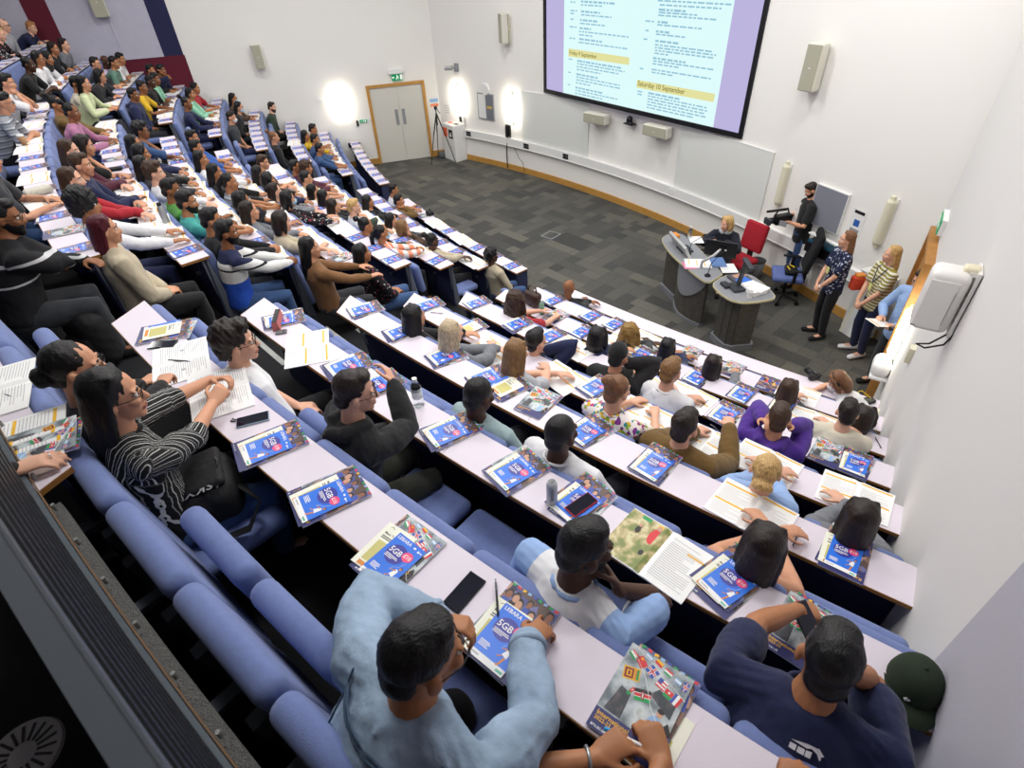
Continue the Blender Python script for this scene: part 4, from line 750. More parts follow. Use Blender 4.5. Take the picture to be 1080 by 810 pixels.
def flyer():
    mb = MB(); w, h, t = .148, .208, .0012; mb.box((0, 0, t / 2), (w, h, t)); z = t + .0003
    mb.mat(1); rect(mb, -w / 2, -h / 2 + .023, w / 2, h / 2, z)
    mb.mat(2); mb.disc((-.012, .026), .046, z + .0003, 28, .042); mb.mat(3); mb.disc((.034, .043), .024, z + .0005, 22, .021); mb.quad((.034, .02, z + .0005), (.05, .03, z + .0005), (.03, .045, z + .0005), (.018, .03, z + .0005))
    mb.mat(0); mb.text('LEBARA', (-.066, .082, z + .0006), .021); mb.text('5GB', (-.052, .024, z + .0008), .034); mb.text('\u00a310', (.0165, .035, z + .0009), .023)
    for i, n in enumerate((.06, .064, .04)): rect(mb, -.05, .012 - i * .006, -.05 + n, .0148 - i * .006, z + .0008)
    for i, n in enumerate((.038, .042, .034, .04)): rect(mb, -.06, -.045 - i * .006, -.06 + n, -.042 - i * .006, z + .0006)
    mb.disc((.028, .088), .007, z + .0005, 14, .004); mb.disc((.05, .084), .005, z + .0005, 14); rect(mb, .057, .082, .068, .086, z + .0005)
    # small running figure in a white dress
    mb.quad((.028, -.045, z + .0006), (.05, -.05, z + .0006), (.053, -.02, z + .0006), (.04, -.014, z + .0006)); mb.mat(4); mb.disc((.053, -.008), .005, z + .0007, 12, .006); mb.quad((.04, -.05, z + .0006), (.048, -.05, z + .0006), (.042, -.074, z + .0006), (.036, -.073, z + .0006)); mb.quad((.028, -.048, z + .0006), (.036, -.046, z + .0006), (.02, -.058, z + .0006), (.014, -.056, z + .0006)); mb.quad((.038, -.072, z + .0006), (.044, -.074, z + .0006), (.034, -.084, z + .0006), (.029, -.081, z + .0006)); mb.quad((.04, -.018, z + .0006), (.042, -.023, z + .0006), (.02, -.03, z + .0006), (.019, -.027, z + .0006)); mb.mat(5); mb.disc((.0545, -.004), .006, z + .0006, 12, .005)
    mb.mat(0); mb.tube([(.016, -.03, z), (.02, -.018, z), (.04, -.005, z), (.05, .02, z)], [.0007] * 4, 4)
    mb.mat(6); rect(mb, -.066, -.095, -.03, -.09, z); mb.mat(7); rect(mb, .042, -.098, .068, -.09, z)
    return mb.mesh('leaflet', [M_PW, M_FB, M_IND, M_PNK, M_ORGP, M_HAIRP, M_TXT, mat('leaflet teal', '#63b79b', .5)])
def letter():
    mb = MB(); mb.box((0, 0, .0006), (.148, .21, .0012)); z = .0015
    mb.mat(1); mb.text('Meet Your', (-.055, .055, z), .015); [rect(mb, -.055, .042 - i * .008, .0 + i * .01, .046 - i * .008, z) for i in range(2)]; mb.tube([(-.05, .088, z), (-.04, .094, z), (-.03, .086, z)], [.001] * 3, 4)
    mb.mat(2); rect(mb, -.05, -.075, .045, .022, z); mb.mat(3); rect(mb, -.05, -.1, .03, -.082, z)
    return mb.mesh('letter', [M_CRM, M_HAIRP, M_OLV, M_ORGP])
def pages(kind=0):
    """an open booklet: two bowed pages with yellow heading bars and fine grey lines"""
    mb = MB(); n = 8; w, h = .212, .297
    def zz(x): return .003 + .012 * math.exp(-abs(x) / .05) * (1 - math.exp(-abs(x) / .008)) + .002
    for s in (-1, 1):
        xs = [s * w * i / n for i in range(n + 1)]; top = []; bot = []
        for i in range(n):
            a, b = xs[i], xs[i + 1]; mb.mat(0); mb.add([(a, -h / 2, zz(a)), (b, -h / 2, zz(b)), (b, h / 2, zz(b)), (a, h / 2, zz(a)), (a, -h / 2, 0), (b, -h / 2, 0), (b, h / 2, 0), (a, h / 2, 0)], [(0, 1, 2, 3), (4, 7, 6, 5), (0, 4, 5, 1), (2, 6, 7, 3), (1, 5, 6, 2)])
        def bar(x0, x1, y0, y1, m):
            mb.mat(m); k = 5
            for i in range(k): a = x0 + (x1 - x0) * i / k; b = x0 + (x1 - x0) * (i + 1) / k; mb.quad((a, y0, zz(a) + .0006), (b, y0, zz(b) + .0006), (b, y1, zz(b) + .0006), (a, y1, zz(a) + .0006))
        if kind == 1 and s < 0:
            for i in range(n): a, b = xs[i], xs[i + 1]; mb.mat(3); mb.quad((a, -h / 2 + .004, zz(a) + .0005), (b, -h / 2 + .004, zz(b) + .0005), (b, h / 2 - .004, zz(b) + .0005), (a, h / 2 - .004, zz(a) + .0005))
            zt = .011; mb.mat(4); mb.disc((-.05, .06), .025, zt, 16, .05); mb.mat(5); mb.disc((-.05, .115), .012, zt + .001, 12, .015); mb.mat(1); mb.disc((-.05, .122), .014, zt + .0005, 12, .016); mb.mat(6); mb.disc((-.13, .05), .011, zt, 14, .02); mb.mat(5); mb.disc((-.13, .08), .01, zt, 14, .012); mb.mat(7); rect(mb, -.15, .12, -.04, .14, zt - .004); mb.mat(6); mb.disc((-.05, -.05), .012, zt, 14, .016)
            continue
        x0 = s * .02 if s > 0 else -.195; x1 = x0 + .17
        if kind == 0:
            for (y0, y1) in ((.105, .118), (-.035, -.022)): bar(x0 - .005, x1 + .008, y0 + (.02 if s > 0 else 0), y1 + (.02 if s > 0 else 0), 1)
            lines = [.088 - i * .0125 for i in range(9)] + [-.05 - i * .0125 for i in range(7)]
        elif kind == 1: bar(x0 + .09, x1, .075, .087, 1); lines = [.115] + [.09 - i * .012 for i in range(18)]
        else: lines = [.125 - i * .0115 for i in range(21)]
        rr = random.Random(kind * 7 + s)
        for y in lines: bar(x0 + (.09 if kind == 1 and y > .05 and y < .11 and False else 0), x0 + .17 * rr.choice((.55, .8, .95, .98)), y, y + .0028, 2)
        if kind == 2: bar(x0 + .07, x0 + .09, .0, .02, 2)
    return mb.mesh('open_booklet', [M_PW, M_YEL, M_TXT, M_PHC, M_RD, M_SKN, M_HAIRP, M_GRN])
BK_A, BK_B, FLY, LET, OP0, OP1, OP2 = booklet_students(), booklet_flags(), flyer(), letter(), pages(0), pages(1), pages(2)
PILES = []                                     # (block, row, azimuth, dr, kind, rot)
def rowfit(px, py, blk='R'):
    best = None
    for k in range(1, 10):
        P = at(px, py, ZK[k]); r, a = polar(P); o = r - RK(k); c = abs(o - .12)
        if best is None or c < best[0]: best = (c, k, a, o)
    return best[1], best[2], best[3]
def pile(px, py, kind='s', rot=None, k=None):
    if k is None: k, a, o = rowfit(px, py)
    else: r, a = polar(at(px, py, ZK[k])); o = r - RK(k)
    PILES.append(['R', k, a, min(max(o, .06), .2), kind, random.uniform(-.22, .22) if rot is None else rot])
# near block, read off the photograph. s: usual pile, f: flags booklet on top, o: open booklet, m: magazine, w: white sheets, b: booklets only, l: cream letter on top
for s in '''175,350,l,-.5,8 195,380,w,-.35,8 236,412,w,-.35,8 287,470,s,-.28,8 346,525,s,-.3,8 420,588,p,.0,8 536,668,s,.0,8 676,742,f,.0,8
305,335,s,-.4,7 327,366,o,-.55,7 368,386,s,-.2,7 398,407,s,-.2,7 475,455,s,-.3,7 545,497,s,-.25,7 611,530,s,-.2,7 694,580,m,-.1,7 769,611,s,-.35,7 846,668,f,-.1,7
386,326,s,-.3,6 425,350,s,-.2,6 472,375,s,-.25,6 516,397,s,-.3,6 539,406,l,-.3,6 568,424,f,.1,6 620,455,s,-.2,6 691,490,s,-.1,6 793,537,o,-.1,6 890,583,s,0,6
452,322,s,-.2,5 496,347,l,-.2,5 516,372,o,-.2,5 592,397,o,-.2,5 629,408,s,-.2,5 679,437,o,-.1,5 745,465,o,-.1,5 808,487,o,-.1,5 902,522,o,0,5
503,320,s,-.2,4 546,342,s,-.2,4 585,352,s,-.2,4 605,366,o,-.1,4 676,403,o,-.1,4 728,418,o,-.1,4 765,437,s,-.1,4 871,478,f,-.05,4 903,489,s,0,4
586,334,f,0,3 614,350,s,-.1,3 657,362,o,-.1,3 676,374,s,-.1,3 691,381,s,-.1,3 735,398,s,-.1,3 783,416,s,-.1,3 826,428,s,-.05,3 858,443,o,0,3
584,317,s,-.2,2 624,333,s,-.1,2 648,342,s,-.1,2 683,358,o,-.1,2 727,373,f,0,2 772,390,f,0,2 810,405,b,0,2 842,414,o,0,2'''.split():
    a = s.split(','); pile(float(a[0]), float(a[1]), a[2], float(a[3]), int(a[4]))
# the other blocks: a pile at nearly every place
rr = random.Random(11)
for b in 'MF':
    for k in range(1, 10):
        for i, a in enumerate(seat_az(b, k)): PILES.append([b, k, a, .12, None, rr.uniform(-.22, .12)])
for i, (px, py, kd) in enumerate(((28, 470, 'o'), (52, 462, 'g'), (8, 408, 'w'))): pile(px, py, kd, -.3, 9)
def lay_papers(readers):
    rr = random.Random(23); byrow = {}
    for p in PILES: byrow.setdefault((p[0], p[1]), []).append(p)
    for (b, k), L in byrow.items():
        L.sort(key=lambda p: abs(p[2] - AZ[b][k][0]))
        for i, (b_, k_, a, o, kind, rot) in enumerate(L):
            P = pol(RK(k) + o, a, ZK[k]); rz = face_rot(P); place = 'place %s from the aisle, %s' % (ORD[min(i + 1, 16)], rowname(k, b)); z = ZK[k] + .0006
            place = '%s pile from aisle, %s' % (ORD[min(i + 1, 16)], rowname(k, b))
            if kind is None:
                near = any(abs(a - q) * math.pi / 180 * RK(k) < .3 for q in readers.get((b, k), []))
                x = rr.random(); kind = ('o' if x < .8 else 'w' if x < .88 else 's') if near else ('s' if x < (.78 if b == 'M' else .9) else 'f' if x > .96 else 'o')
            def put(me, z, dx=0, dy=0, dr=0, name='', lab='', cat='', grp=''):
                o_ = bpy.data.objects.new(name, me); LINK.append(o_); c_, s_ = math.cos(rz), math.sin(rz); o_.location = (P[0] + dx * c_ - dy * s_, P[1] + dx * s_ + dy * c_, z); o_.rotation_euler = (0, 0, rz + rot + dr); tag(o_, lab + ' ' + place, cat, grp)
            G = ('printed booklets on the desks', 'blue leaflets on the desks', 'cream letters on the desks', 'open booklets on the desks')
            if kind == 's' and b != 'R':
                put(BK_A, z, 0, 0, 0, 'booklet', 'crowd photo booklet in', 'booklet', G[0]); put(FLY, z + .0055, .004, -.03, -.03, 'leaflet', 'blue leaflet on top of', 'leaflet', G[1])
            elif kind in 'spl':
                fl = rr.random() < .5
                put(BK_B if kind != 'p' else BK_A, z, rr.uniform(-.02, .02), rr.uniform(-.02, .02), rr.uniform(-.15, .1), 'booklet', 'flags booklet lowest in' if kind != 'p' else 'crowd photo booklet lowest in', 'booklet', G[0])
                put(BK_A if kind != 'p' else BK_B, z + .0055, rr.uniform(-.01, .01), rr.uniform(-.01, .02), 0, 'booklet', 'crowd photo booklet in' if kind != 'p' else 'flags booklet in', 'booklet', G[0])
                if kind == 'l': put(FLY, z + .0115, -.03, .0, .1, 'leaflet', 'blue leaflet under a letter in', 'leaflet', G[1]); put(LET, z + .0145, .0, -.005, .05, 'letter', 'cream letter on top of', 'letter', G[2])
                else: put(LET, z + .0115, -.03 if kind != 'p' else -.062, -.022 if kind != 'p' else -.012, .02 if kind != 'p' else .06, 'letter', 'cream letter peeking out in', 'letter', G[2]); put(FLY, z + .014, .004, -.028, -.02, 'leaflet', 'blue leaflet on top of', 'leaflet', G[1])
            elif kind in 'fg':
                hz = .0018 if kind == 'f' and (b, k) == ('R', 8) else 0
                if hz: put(LET, z, .075, -.06, -.06, 'letter', 'cream letter sticking out of', 'letter', G[2])
                put(BK_A, z + hz, .012, .012, -.06, 'booklet', 'crowd photo booklet under flags booklet in', 'booklet', G[0]); put(BK_B, z + hz + .0055, 0, 0, 0, 'booklet', 'flags booklet on top of', 'booklet', G[0])
            elif kind == 'b': put(BK_A, z, 0, 0, 0, 'booklet', 'crowd photo booklet alone in', 'booklet', G[0])
            elif kind in 'om':
                put(OP1 if kind == 'm' else OP0, z, 0, -.02, 0, 'open_booklet', 'open photo magazine in' if kind == 'm' else 'open white booklet with yellow bars in', 'booklet', G[3])
            elif kind == 'w': put(OP2, z, 0, -.02, 0, 'open_booklet', 'open white booklet of plain text in', 'booklet', G[3])
# small things left on the desks
def ondesk(px, py, k): return np.array(at(px, py, ZK[k] + .001))
def phone(P, rz, lab, case='#14161b', z=0):
    P = P + np.array([0, 0, z]); t = thing('mobile_phone', lab, 'phone', P, rz, None); mb = MB(); mb.rbox((0, 0, .0045), (.075, .157, .009), .004, 2); part(t, 'case', mb, mat('phone case ' + case, case, .4))
    mb = MB(); mb.rbox((0, 0, .0092), (.068, .149, .0008), .0003, 1); part(t, 'screen', mb, mat('phone glass', '#0b1020', .08, spec=.7)); return t
P = ondesk(490, 625, 8); phone(P, face_rot(P) + .02, 'large black phone beside the man in denim jacket')
P = ondesk(267, 443, 8); t = phone(P, face_rot(P) - .5, 'phone in pale blue case beside the woman in striped shirt', '#8ea2b4'); mb = MB(); mb.tube([(-.03, -.08, .004), (-.045, -.095, .006), (-.03, -.105, .004), (-.02, -.085, .005)], [.0035] * 4, 6); part(t, 'loop_strap', mb, M_BLACK)
P = ondesk(172, 364, 8); phone(P, face_rot(P) - .75, 'dark green phone next to the letter at row end', '#2c3a36')
P = ondesk(613, 535, 7); phone(P, face_rot(P) - .25, 'black phone with red edge lying on a blue leaflet', '#c8283a', .0165)
def pen(P, rz, lab, c='#15161a', z=0):
    P = P + np.array([0, 0, .005 + z]); t = thing('ballpoint_pen', lab, 'pen', P, rz); mb = MB(); mb.cyl((0, -.065, 0), (0, .055, 0), .004, n=8); mb.cyl((0, -.075, 0), (0, -.065, 0), .0015, .004, 8); part(t, 'barrel', mb, mat('pen ' + c, c, .3)); mb = MB(); mb.cyl((0, .055, 0), (0, .07, 0), .0028, n=8); mb.box((0, .04, .005), (.002, .035, .0015)); part(t, 'clip', mb, M_GREY)
for px, py, k, dr, c, lab in ((840, 566, 6, .0, '#15161a', 'black pen on bare desk beside the long haired woman with bare shoulders'), (926, 467, 3, .5, '#15161a', 'black pen on the desk end by the wall'), (743, 426, 4, -.1, '#5a5c60', 'grey pen beside the man in plain white shirt'), (666, 431, 5, -.4, '#3238c8', 'blue pen lying on the open booklet of woman in floral top'), (190, 382, 8, -1.0, '#15161a', 'black pen on the white pages beside the bracelet hand'), (2, 416, 9, -1.2, '#15161a', 'black pen at the photo edge on rear desk'), (461, 331, 5, -1.0, '#3a3b40', 'dark pen near the row end, fifth row of near block')):
    P = ondesk(px, py, k); pen(P, face_rot(P) + dr, lab, c, .006 if k in (5, 8) else 0)
P = ondesk(442, 427, 7); t = thing('water_bottle', 'clear plastic water bottle beside the man in black hoodie', 'bottle', P); mb = MB(); mb.tube([(0, 0, .003), (0, 0, .06), (0, 0, .075), (0, 0, .09), (0, 0, .14)], [.033, .033, .03, .033, .033], 18, cap=False); mb.tube([(0, 0, .14), (0, 0, .165), (0, 0, .185)], [.033, .022, .014], 18, cap=False); part(t, 'body', mb, mat('clear plastic', '#cfdde0'), True)
mb = MB(); mb.cyl((0, 0, .185), (0, 0, .205), .015, n=16); part(t, 'cap', mb, M_WHITE); mb = MB(); mb.tube([(0, 0, .065), (0, 0, .115)], [.0338, .0338], 18, cap=False); part(t, 'label', mb, mat('bottle label', '#d5dbe0', .5), True)
P = ondesk(582, 531, 7); t = thing('drink_can', 'slim silver drink can standing in front of seated row', 'can', P); mb = MB(); mb.tube([(0, 0, 0), (0, 0, .008), (0, 0, .14), (0, 0, .155)], [.022, .0275, .0275, .023], 20, ck=.15); part(t, 'body', mb, mat('can silver', '#c2c5c9', .35, metal=.3), True); mb = MB(); mb.disc((0, 0), .02, .1595, 18); mb.box((0, .004, .161), (.012, .02, .002)); part(t, 'lid', mb, mat('can lid', '#77797d', .3, metal=.8)); mb = MB(); mb.box((.0, -.027, .09), (.016, .004, .08)); part(t, 'lettering_panel', mb, M_GREY)
P = ondesk(294, 342, 7); t = thing('pencil_case', 'pink leather pencil case standing open at the desk end', 'pencil case', P + [0, 0, .001], face_rot(P) - .62); M_PC = mat('pink leather', '#b86a62', .5, bump=.1, bscale=200)
mb = MB(); v = []
for x in (-.1, .1): v += [(x, -.028, 0), (x, .028, 0), (x * .97, .018, .075), (x * .97, -.018, .075)]
mb.add(v, [(0, 1, 2, 3), (7, 6, 5, 4), (0, 4, 5, 1), (3, 7, 4, 0), (1, 5, 6, 2)]); part(t, 'body', mb, M_PC); mb = MB(); mb.box((0, 0, .074), (.19, .03, .006)); part(t, 'inside_shade', mb, M_BLACK)  # black strip across the mouth paints the shade inside the case
P = ondesk(297, 351, 7); mb = MB(); mb.rbox((0, 0, .007), (.05, .08, .014), .004, 2); mb.mat(1); mb.box((0, .02, .0145), (.04, .02, .001)); solid('pocket_calculator', mb, [mat('smoked grey', '#6d6a6c', .4), M_DGREY], 'small smoked grey case beside the pink pencil case', 'case', P, face_rot(P) - .6)
P = ondesk(176, 235, 7); t = thing('steel_flask', 'steel drinking flask standing by the red haired woman', 'flask', P); mb = MB(); mb.tube([(0, 0, 0), (0, 0, .15), (0, 0, .175)], [.035, .035, .024], 18); part(t, 'body', mb, mat('flask steel', '#a8abad', .35, metal=.6), True); mb = MB(); mb.cyl((0, 0, .185), (0, 0, .215), .022, n=16); part(t, 'lid', mb, M_BLACK)
P = ondesk(571.5, 331, 3); t = thing('water_bottle', 'pale green water bottle beside the brown bag', 'bottle', P); mb = MB(); mb.tube([(0, 0, .003), (0, 0, .14), (0, 0, .175)], [.032, .032, .014], 16, cap=False); part(t, 'body', mb, mat('green plastic', '#9fc7ae', .2, trans=.5), True); mb = MB(); mb.cyl((0, 0, .175), (0, 0, .2), .014); part(t, 'cap', mb, M_WHITE)
P = ondesk(562, 322, 3); t = thing('brown_handbag', 'dark brown handbag standing on the desk behind curly haired woman', 'bag', P + [0, 0, .0], face_rot(P)); mb = MB(); mb.rbox((0, 0, .1), (.24, .13, .2), .05, 4); part(t, 'body', mb, mat('brown leather', '#3a261e', .5, bump=.2, bscale=30), True); mb = MB(); mb.tube([(-.08, 0, .18), (-.05, 0, .27), (.05, 0, .27), (.08, 0, .18)], [.01] * 4, 8); part(t, 'handle', mb, mat('brown leather', '#3a261e'), True)
P = ondesk(26.5, 153, 8); t = thing('takeaway_cup', 'brown takeaway cup with white lid among far papers', 'cup', P); mb = MB(); mb.cyl((0, 0, 0), (0, 0, .11), .03, .041, 16); part(t, 'sleeve', mb, mat('kraft brown', '#a5805c', .7), True); mb = MB(); mb.cyl((0, 0, .11), (0, 0, .125), .043, .04, 16); part(t, 'lid', mb, M_WHITE)
P = ondesk(42, 205, 8); mb = MB(); mb.rbox((0, 0, .035), (.24, .13, .07), .03, 4); solid('pencil_pouch', mb, mat('linen', '#c9c6b8', .9, var=.15, vscale=40, bump=.3), 'pale patterned linen pouch lying on the middle block desk', 'pouch', P, face_rot(P) - 1.4, smooth=True)
P = ondesk(121, 180, 7); mb = MB(); mb.rbox((0, 0, .02), (.2, .09, .04), .012, 2); solid('glasses_case', mb, M_BLACK, 'black glasses case among papers, seventh row of middle block', 'case', P, face_rot(P) + 1.3)
P = ondesk(453.5, 227, 1); mb = MB(); mb.rbox((0, 0, .05), (.17, .14, .1), .04, 4); mb.tube([(-.06, 0, .08), (0, .02, .13), (.06, 0, .08)], [.012] * 3, 8); solid('black_pouch', mb, M_BLACK, 'small black pouch on the front desk of middle block', 'pouch', P, face_rot(P), smooth=True)
# dark green cap on the desk against the wall
P = ondesk(962, 722, 7); t = thing('baseball_cap', 'dark green baseball cap lying on the desk against the wall', 'cap', P, face_rot(P) + math.pi + .1); M_CAP = mat('cap green', '#1e2a1a', .9, bump=.25, bscale=250)
mb = MB(); n, nj = 24, 8; v = []; f = []
for j in range(nj + 1):
    ph = math.pi / 2 * j / nj
    for i in range(n): w = 2 * math.pi * i / n; v.append((.088 * math.cos(ph) ** .75 * math.cos(w), .1 * math.cos(ph) ** .75 * math.sin(w), .012 + .115 * math.sin(ph)))
for j in range(nj):
    for i in range(n): f.append((j * n + i, j * n + (i + 1) % n, (j + 1) * n + (i + 1) % n, (j + 1) * n + i))
mb.add(v, f); part(t, 'crown', mb, M_CAP, True)
mb = MB(); v = []; f = []; m_ = 16
for s_, dz in ((0, 0), (1, 0)):
    for i in range(m_ + 1):
        w = math.pi * i / m_; r = (1 + .0 * s_); x = math.cos(w); y = math.sin(w); v += [(.086 * x, .07 * y + .02, .016 + s_ * .004), (.09 * x, .145 * y + .035 * math.sin(w), .012 + s_ * .004 - .012 * abs(x) + .012 * y)]
for i in range(m_): o = 2 * i; f += [(o, o + 1, o + 3, o + 2), (2 * m_ + 2 + o, 2 * m_ + 4 + o, 2 * m_ + 5 + o, 2 * m_ + 3 + o), (o + 1, 2 * m_ + 3 + o, 2 * m_ + 5 + o, o + 3)]
mb.add(v, f); part(t, 'brim', mb, M_CAP, True)
mb = MB(); mb.ell((0, 0, .128), (.008, .008, .005)); part(t, 'button', mb, M_CAP, True); mb = MB(); mb.box((.03, .098, .045), (.018, .006, .004), .3); mb.box((.036, .097, .05), (.012, .006, .003), .3, ry=.5); part(t, 'emblem', mb, M_GREY)
# equipment at the wall end of the front desk
P = ondesk(915, 424, 1); mb = MB(); mb.rbox((0, 0, .02), (.14, .1, .04), .01, 2); mb.mat(1); mb.tube([(.05, 0, .03), (.0, .12, .08), (-.1, .14, .05), (-.18, .06, .01)], [.006] * 4, 6); solid('audio_recorder', mb, [M_BLACK, mat('yellow cable', '#d4b522')], 'black recorder with yellow cable at the wall end of front desk', 'recorder', P, .3)
P = ondesk(928, 440, 1); mb = MB(); mb.rbox((0, 0, .03), (.12, .16, .06), .012, 2); solid('battery_pack', mb, M_CREAM, 'small cream box at the wall end of the front desk', 'box', P, .3)
# ================================================================ people
def nrm(v): v = np.array(v, float); return v / (np.linalg.norm(v) + 1e-9)
def remesh(mb, vox, smooth=2, name='body'):
    me = bpy.data.meshes.new('t'); me.from_pydata(mb.v, [], mb.f); me.update(); ob = bpy.data.objects.new('t', me); COL.objects.link(ob)
    r = ob.modifiers.new('r', 'REMESH'); r.mode = 'VOXEL'; r.voxel_size = vox; r.use_smooth_shade = True
    if smooth: s = ob.modifiers.new('s', 'SMOOTH'); s.factor = .5; s.iterations = smooth
    dg = bpy.context.evaluated_depsgraph_get(); dg.update(); out = bpy.data.meshes.new_from_object(ob.evaluated_get(dg)); out.name = name
    bpy.data.objects.remove(ob); bpy.data.meshes.remove(me); return out
def co(me): a = np.empty(len(me.vertices) * 3); me.vertices.foreach_get('co', a); return a.reshape(-1, 3)
def setco(me, a): me.vertices.foreach_set('co', a.ravel()); me.update()
_W = RNG.normal(size=(10, 3)); _PH = RNG.uniform(0, 6.28, 10)
def wrinkle(me, amp, freq, seed=0, z_stretch=1.0):
    p = co(me); n = np.empty(len(me.vertices) * 3); me.vertices.foreach_get('normal', n); n = n.reshape(-1, 3); q = p * np.array([1, 1, z_stretch]) * freq; d = np.zeros(len(p))
    for i in range(8): d += np.sin(q @ (_W[i] * (1 + .35 * i)) + _PH[i] + seed * 1.7 * (i + 1)) / (1 + .25 * i)
    setco(me, p + n * (d * amp / 2.6)[:, None])
def rot_z(a): c, s = math.cos(a), math.sin(a); return np.array([[c, -s, 0], [s, c, 0], [0, 0, 1.0]])
def rot_x(a): c, s = math.cos(a), math.sin(a); return np.array([[1, 0, 0], [0, c, -s], [0, s, c]])
def rot_y(a): c, s = math.cos(a), math.sin(a); return np.array([[c, 0, s], [0, 1, 0], [-s, 0, c]])
# ---- heads: hair, eyes and so on are shared, in head coordinates (+Y is the face)
HAIRS = {}
def hair(style):
    if style in HAIRS: return HAIRS[style]
    mb = MB(); vox, amp, fr = .009, .0015, 60
    if style in ('short', 'side', 'crop'):
        mb.ell((0, -.02, .047), (.082, .091, .088)); mb.ell((0, -.062, -.022), (.064, .05, .056)); mb.ell((0, .035, .098), (.058, .045, .035)); amp = .003; fr = 75
        if style == 'side': mb.ell((.02, .045, .105), (.06, .04, .034))
    elif style == 'fade': mb.ell((0, -.016, .046), (.0775, .094, .088)); mb.ell((0, -.06, -.024), (.062, .048, .056)); mb.ell((0, .02, .1), (.06, .055, .034)); amp = .0022; fr = 90
    elif style == 'buzz': mb.ell((0, -.014, .041), (.0775, .0935, .088)); mb.ell((0, -.058, -.02), (.06, .048, .05)); amp = .0006
    elif style == 'balding': mb.ell((0, -.05, .03), (.079, .066, .062)); mb.ell((0, -.06, -.02), (.064, .05, .05)); mb.ell((0, .02, .103), (.03, .035, .016)); amp = .001
    elif style in ('curly', 'afro'):
        r = 1.0 if style == 'curly' else 1.22
        mb.ell((0, -.025, .055), (.098 * r, .105 * r, .1 * r)); mb.ell((0, -.07, -.02), (.08 * r, .06 * r, .075 * r)); mb.ell((0, .045, .105), (.07, .045, .045)); amp = .011; fr = 55; vox = .008
    elif style == 'curlylong':
        mb.ell((0, -.025, .055), (.1, .108, .1)); mb.tube([(0, -.06, .03), (0, -.085, -.09), (0, -.09, -.2)], [(.1, .07), (.12, .07), (.105, .055)], 16)
        for s in (-1, 1): mb.tube([(s * .08, .01, .06), (s * .1, .0, -.05), (s * .1, .0, -.16)], [.03, .038, .03], 10)
        amp = .01; fr = 50
    elif style in ('long', 'longfringe'):
        mb.ell((0, -.02, .048), (.084, .094, .089)); mb.tube([(0, -.045, .05), (0, -.075, -.07), (0, -.095, -.2), (0, -.10, -.33), (0, -.095, -.38)], [(.076, .062), (.08, .052), (.084, .04), (.07, .03), (.04, .018)], 18)
        for s in (-1, 1): mb.tube([(s * .05, .02, .105), (s * .074, -.005, .04), (s * .076, -.03, -.06), (s * .074, -.05, -.17), (s * .06, -.06, -.27)], [.02, .02, .024, .026, .014], 10)
        if style == 'longfringe': mb.ell((0, .06, .085), (.06, .028, .035))
        amp = .003; fr = 45
    elif style == 'bob':
        mb.ell((0, -.02, .048), (.087, .096, .09)); mb.tube([(0, -.045, .05), (0, -.065, -.05), (0, -.06, -.12)], [(.084, .066), (.092, .062), (.08, .05)], 18)
        for s in (-1, 1): mb.tube([(s * .05, .035, .105), (s * .086, .015, .04), (s * .09, .005, -.05), (s * .08, .01, -.11)], [.024, .026, .03, .018], 10)
        amp = .002; fr = 40
    elif style in ('bun', 'lowbun', 'pony'):
        mb.ell((0, -.02, .045), (.081, .093, .087)); mb.ell((0, -.06, -.02), (.062, .05, .055)); amp = .002; fr = 60
        if style == 'bun': mb.ell((0, -.122, .132), (.047, .044, .042)); amp = .004
        elif style == 'lowbun': mb.ell((0, -.118, -.0), (.05, .04, .036)); mb.ell((.03, -.115, -.01), (.03, .03, .03)); mb.ell((-.03, -.115, -.005), (.03, .03, .03)); amp = .004
        else: mb.ell((0, -.115, .03), (.028, .028, .028)); mb.tube([(0, -.12, .03), (0, -.155, -.03), (0, -.15, -.14), (0, -.14, -.25)], [.022, .033, .03, .012], 12); amp = .004
    elif style == 'cap':
        mb.ell((0, -.014, .055), (.085, .1, .085)); mb.ell((0, -.06, -.02), (.064, .05, .05)); amp = .0008
    elif style == 'scarf':
        mb.ell((0, -.02, .04), (.087, .098, .095)); mb.tube([(0, -.04, .03), (0, -.05, -.08), (0, -.02, -.16)], [(.086, .07), (.088, .075), (.12, .1)], 18); amp = .003; fr = 30
    me = remesh(mb, vox, 2, 'hair'); wrinkle(me, amp, fr, 1, .35 if style in ('long', 'longfringe', 'bob', 'pony') else 1); HAIRS[style] = me; return me
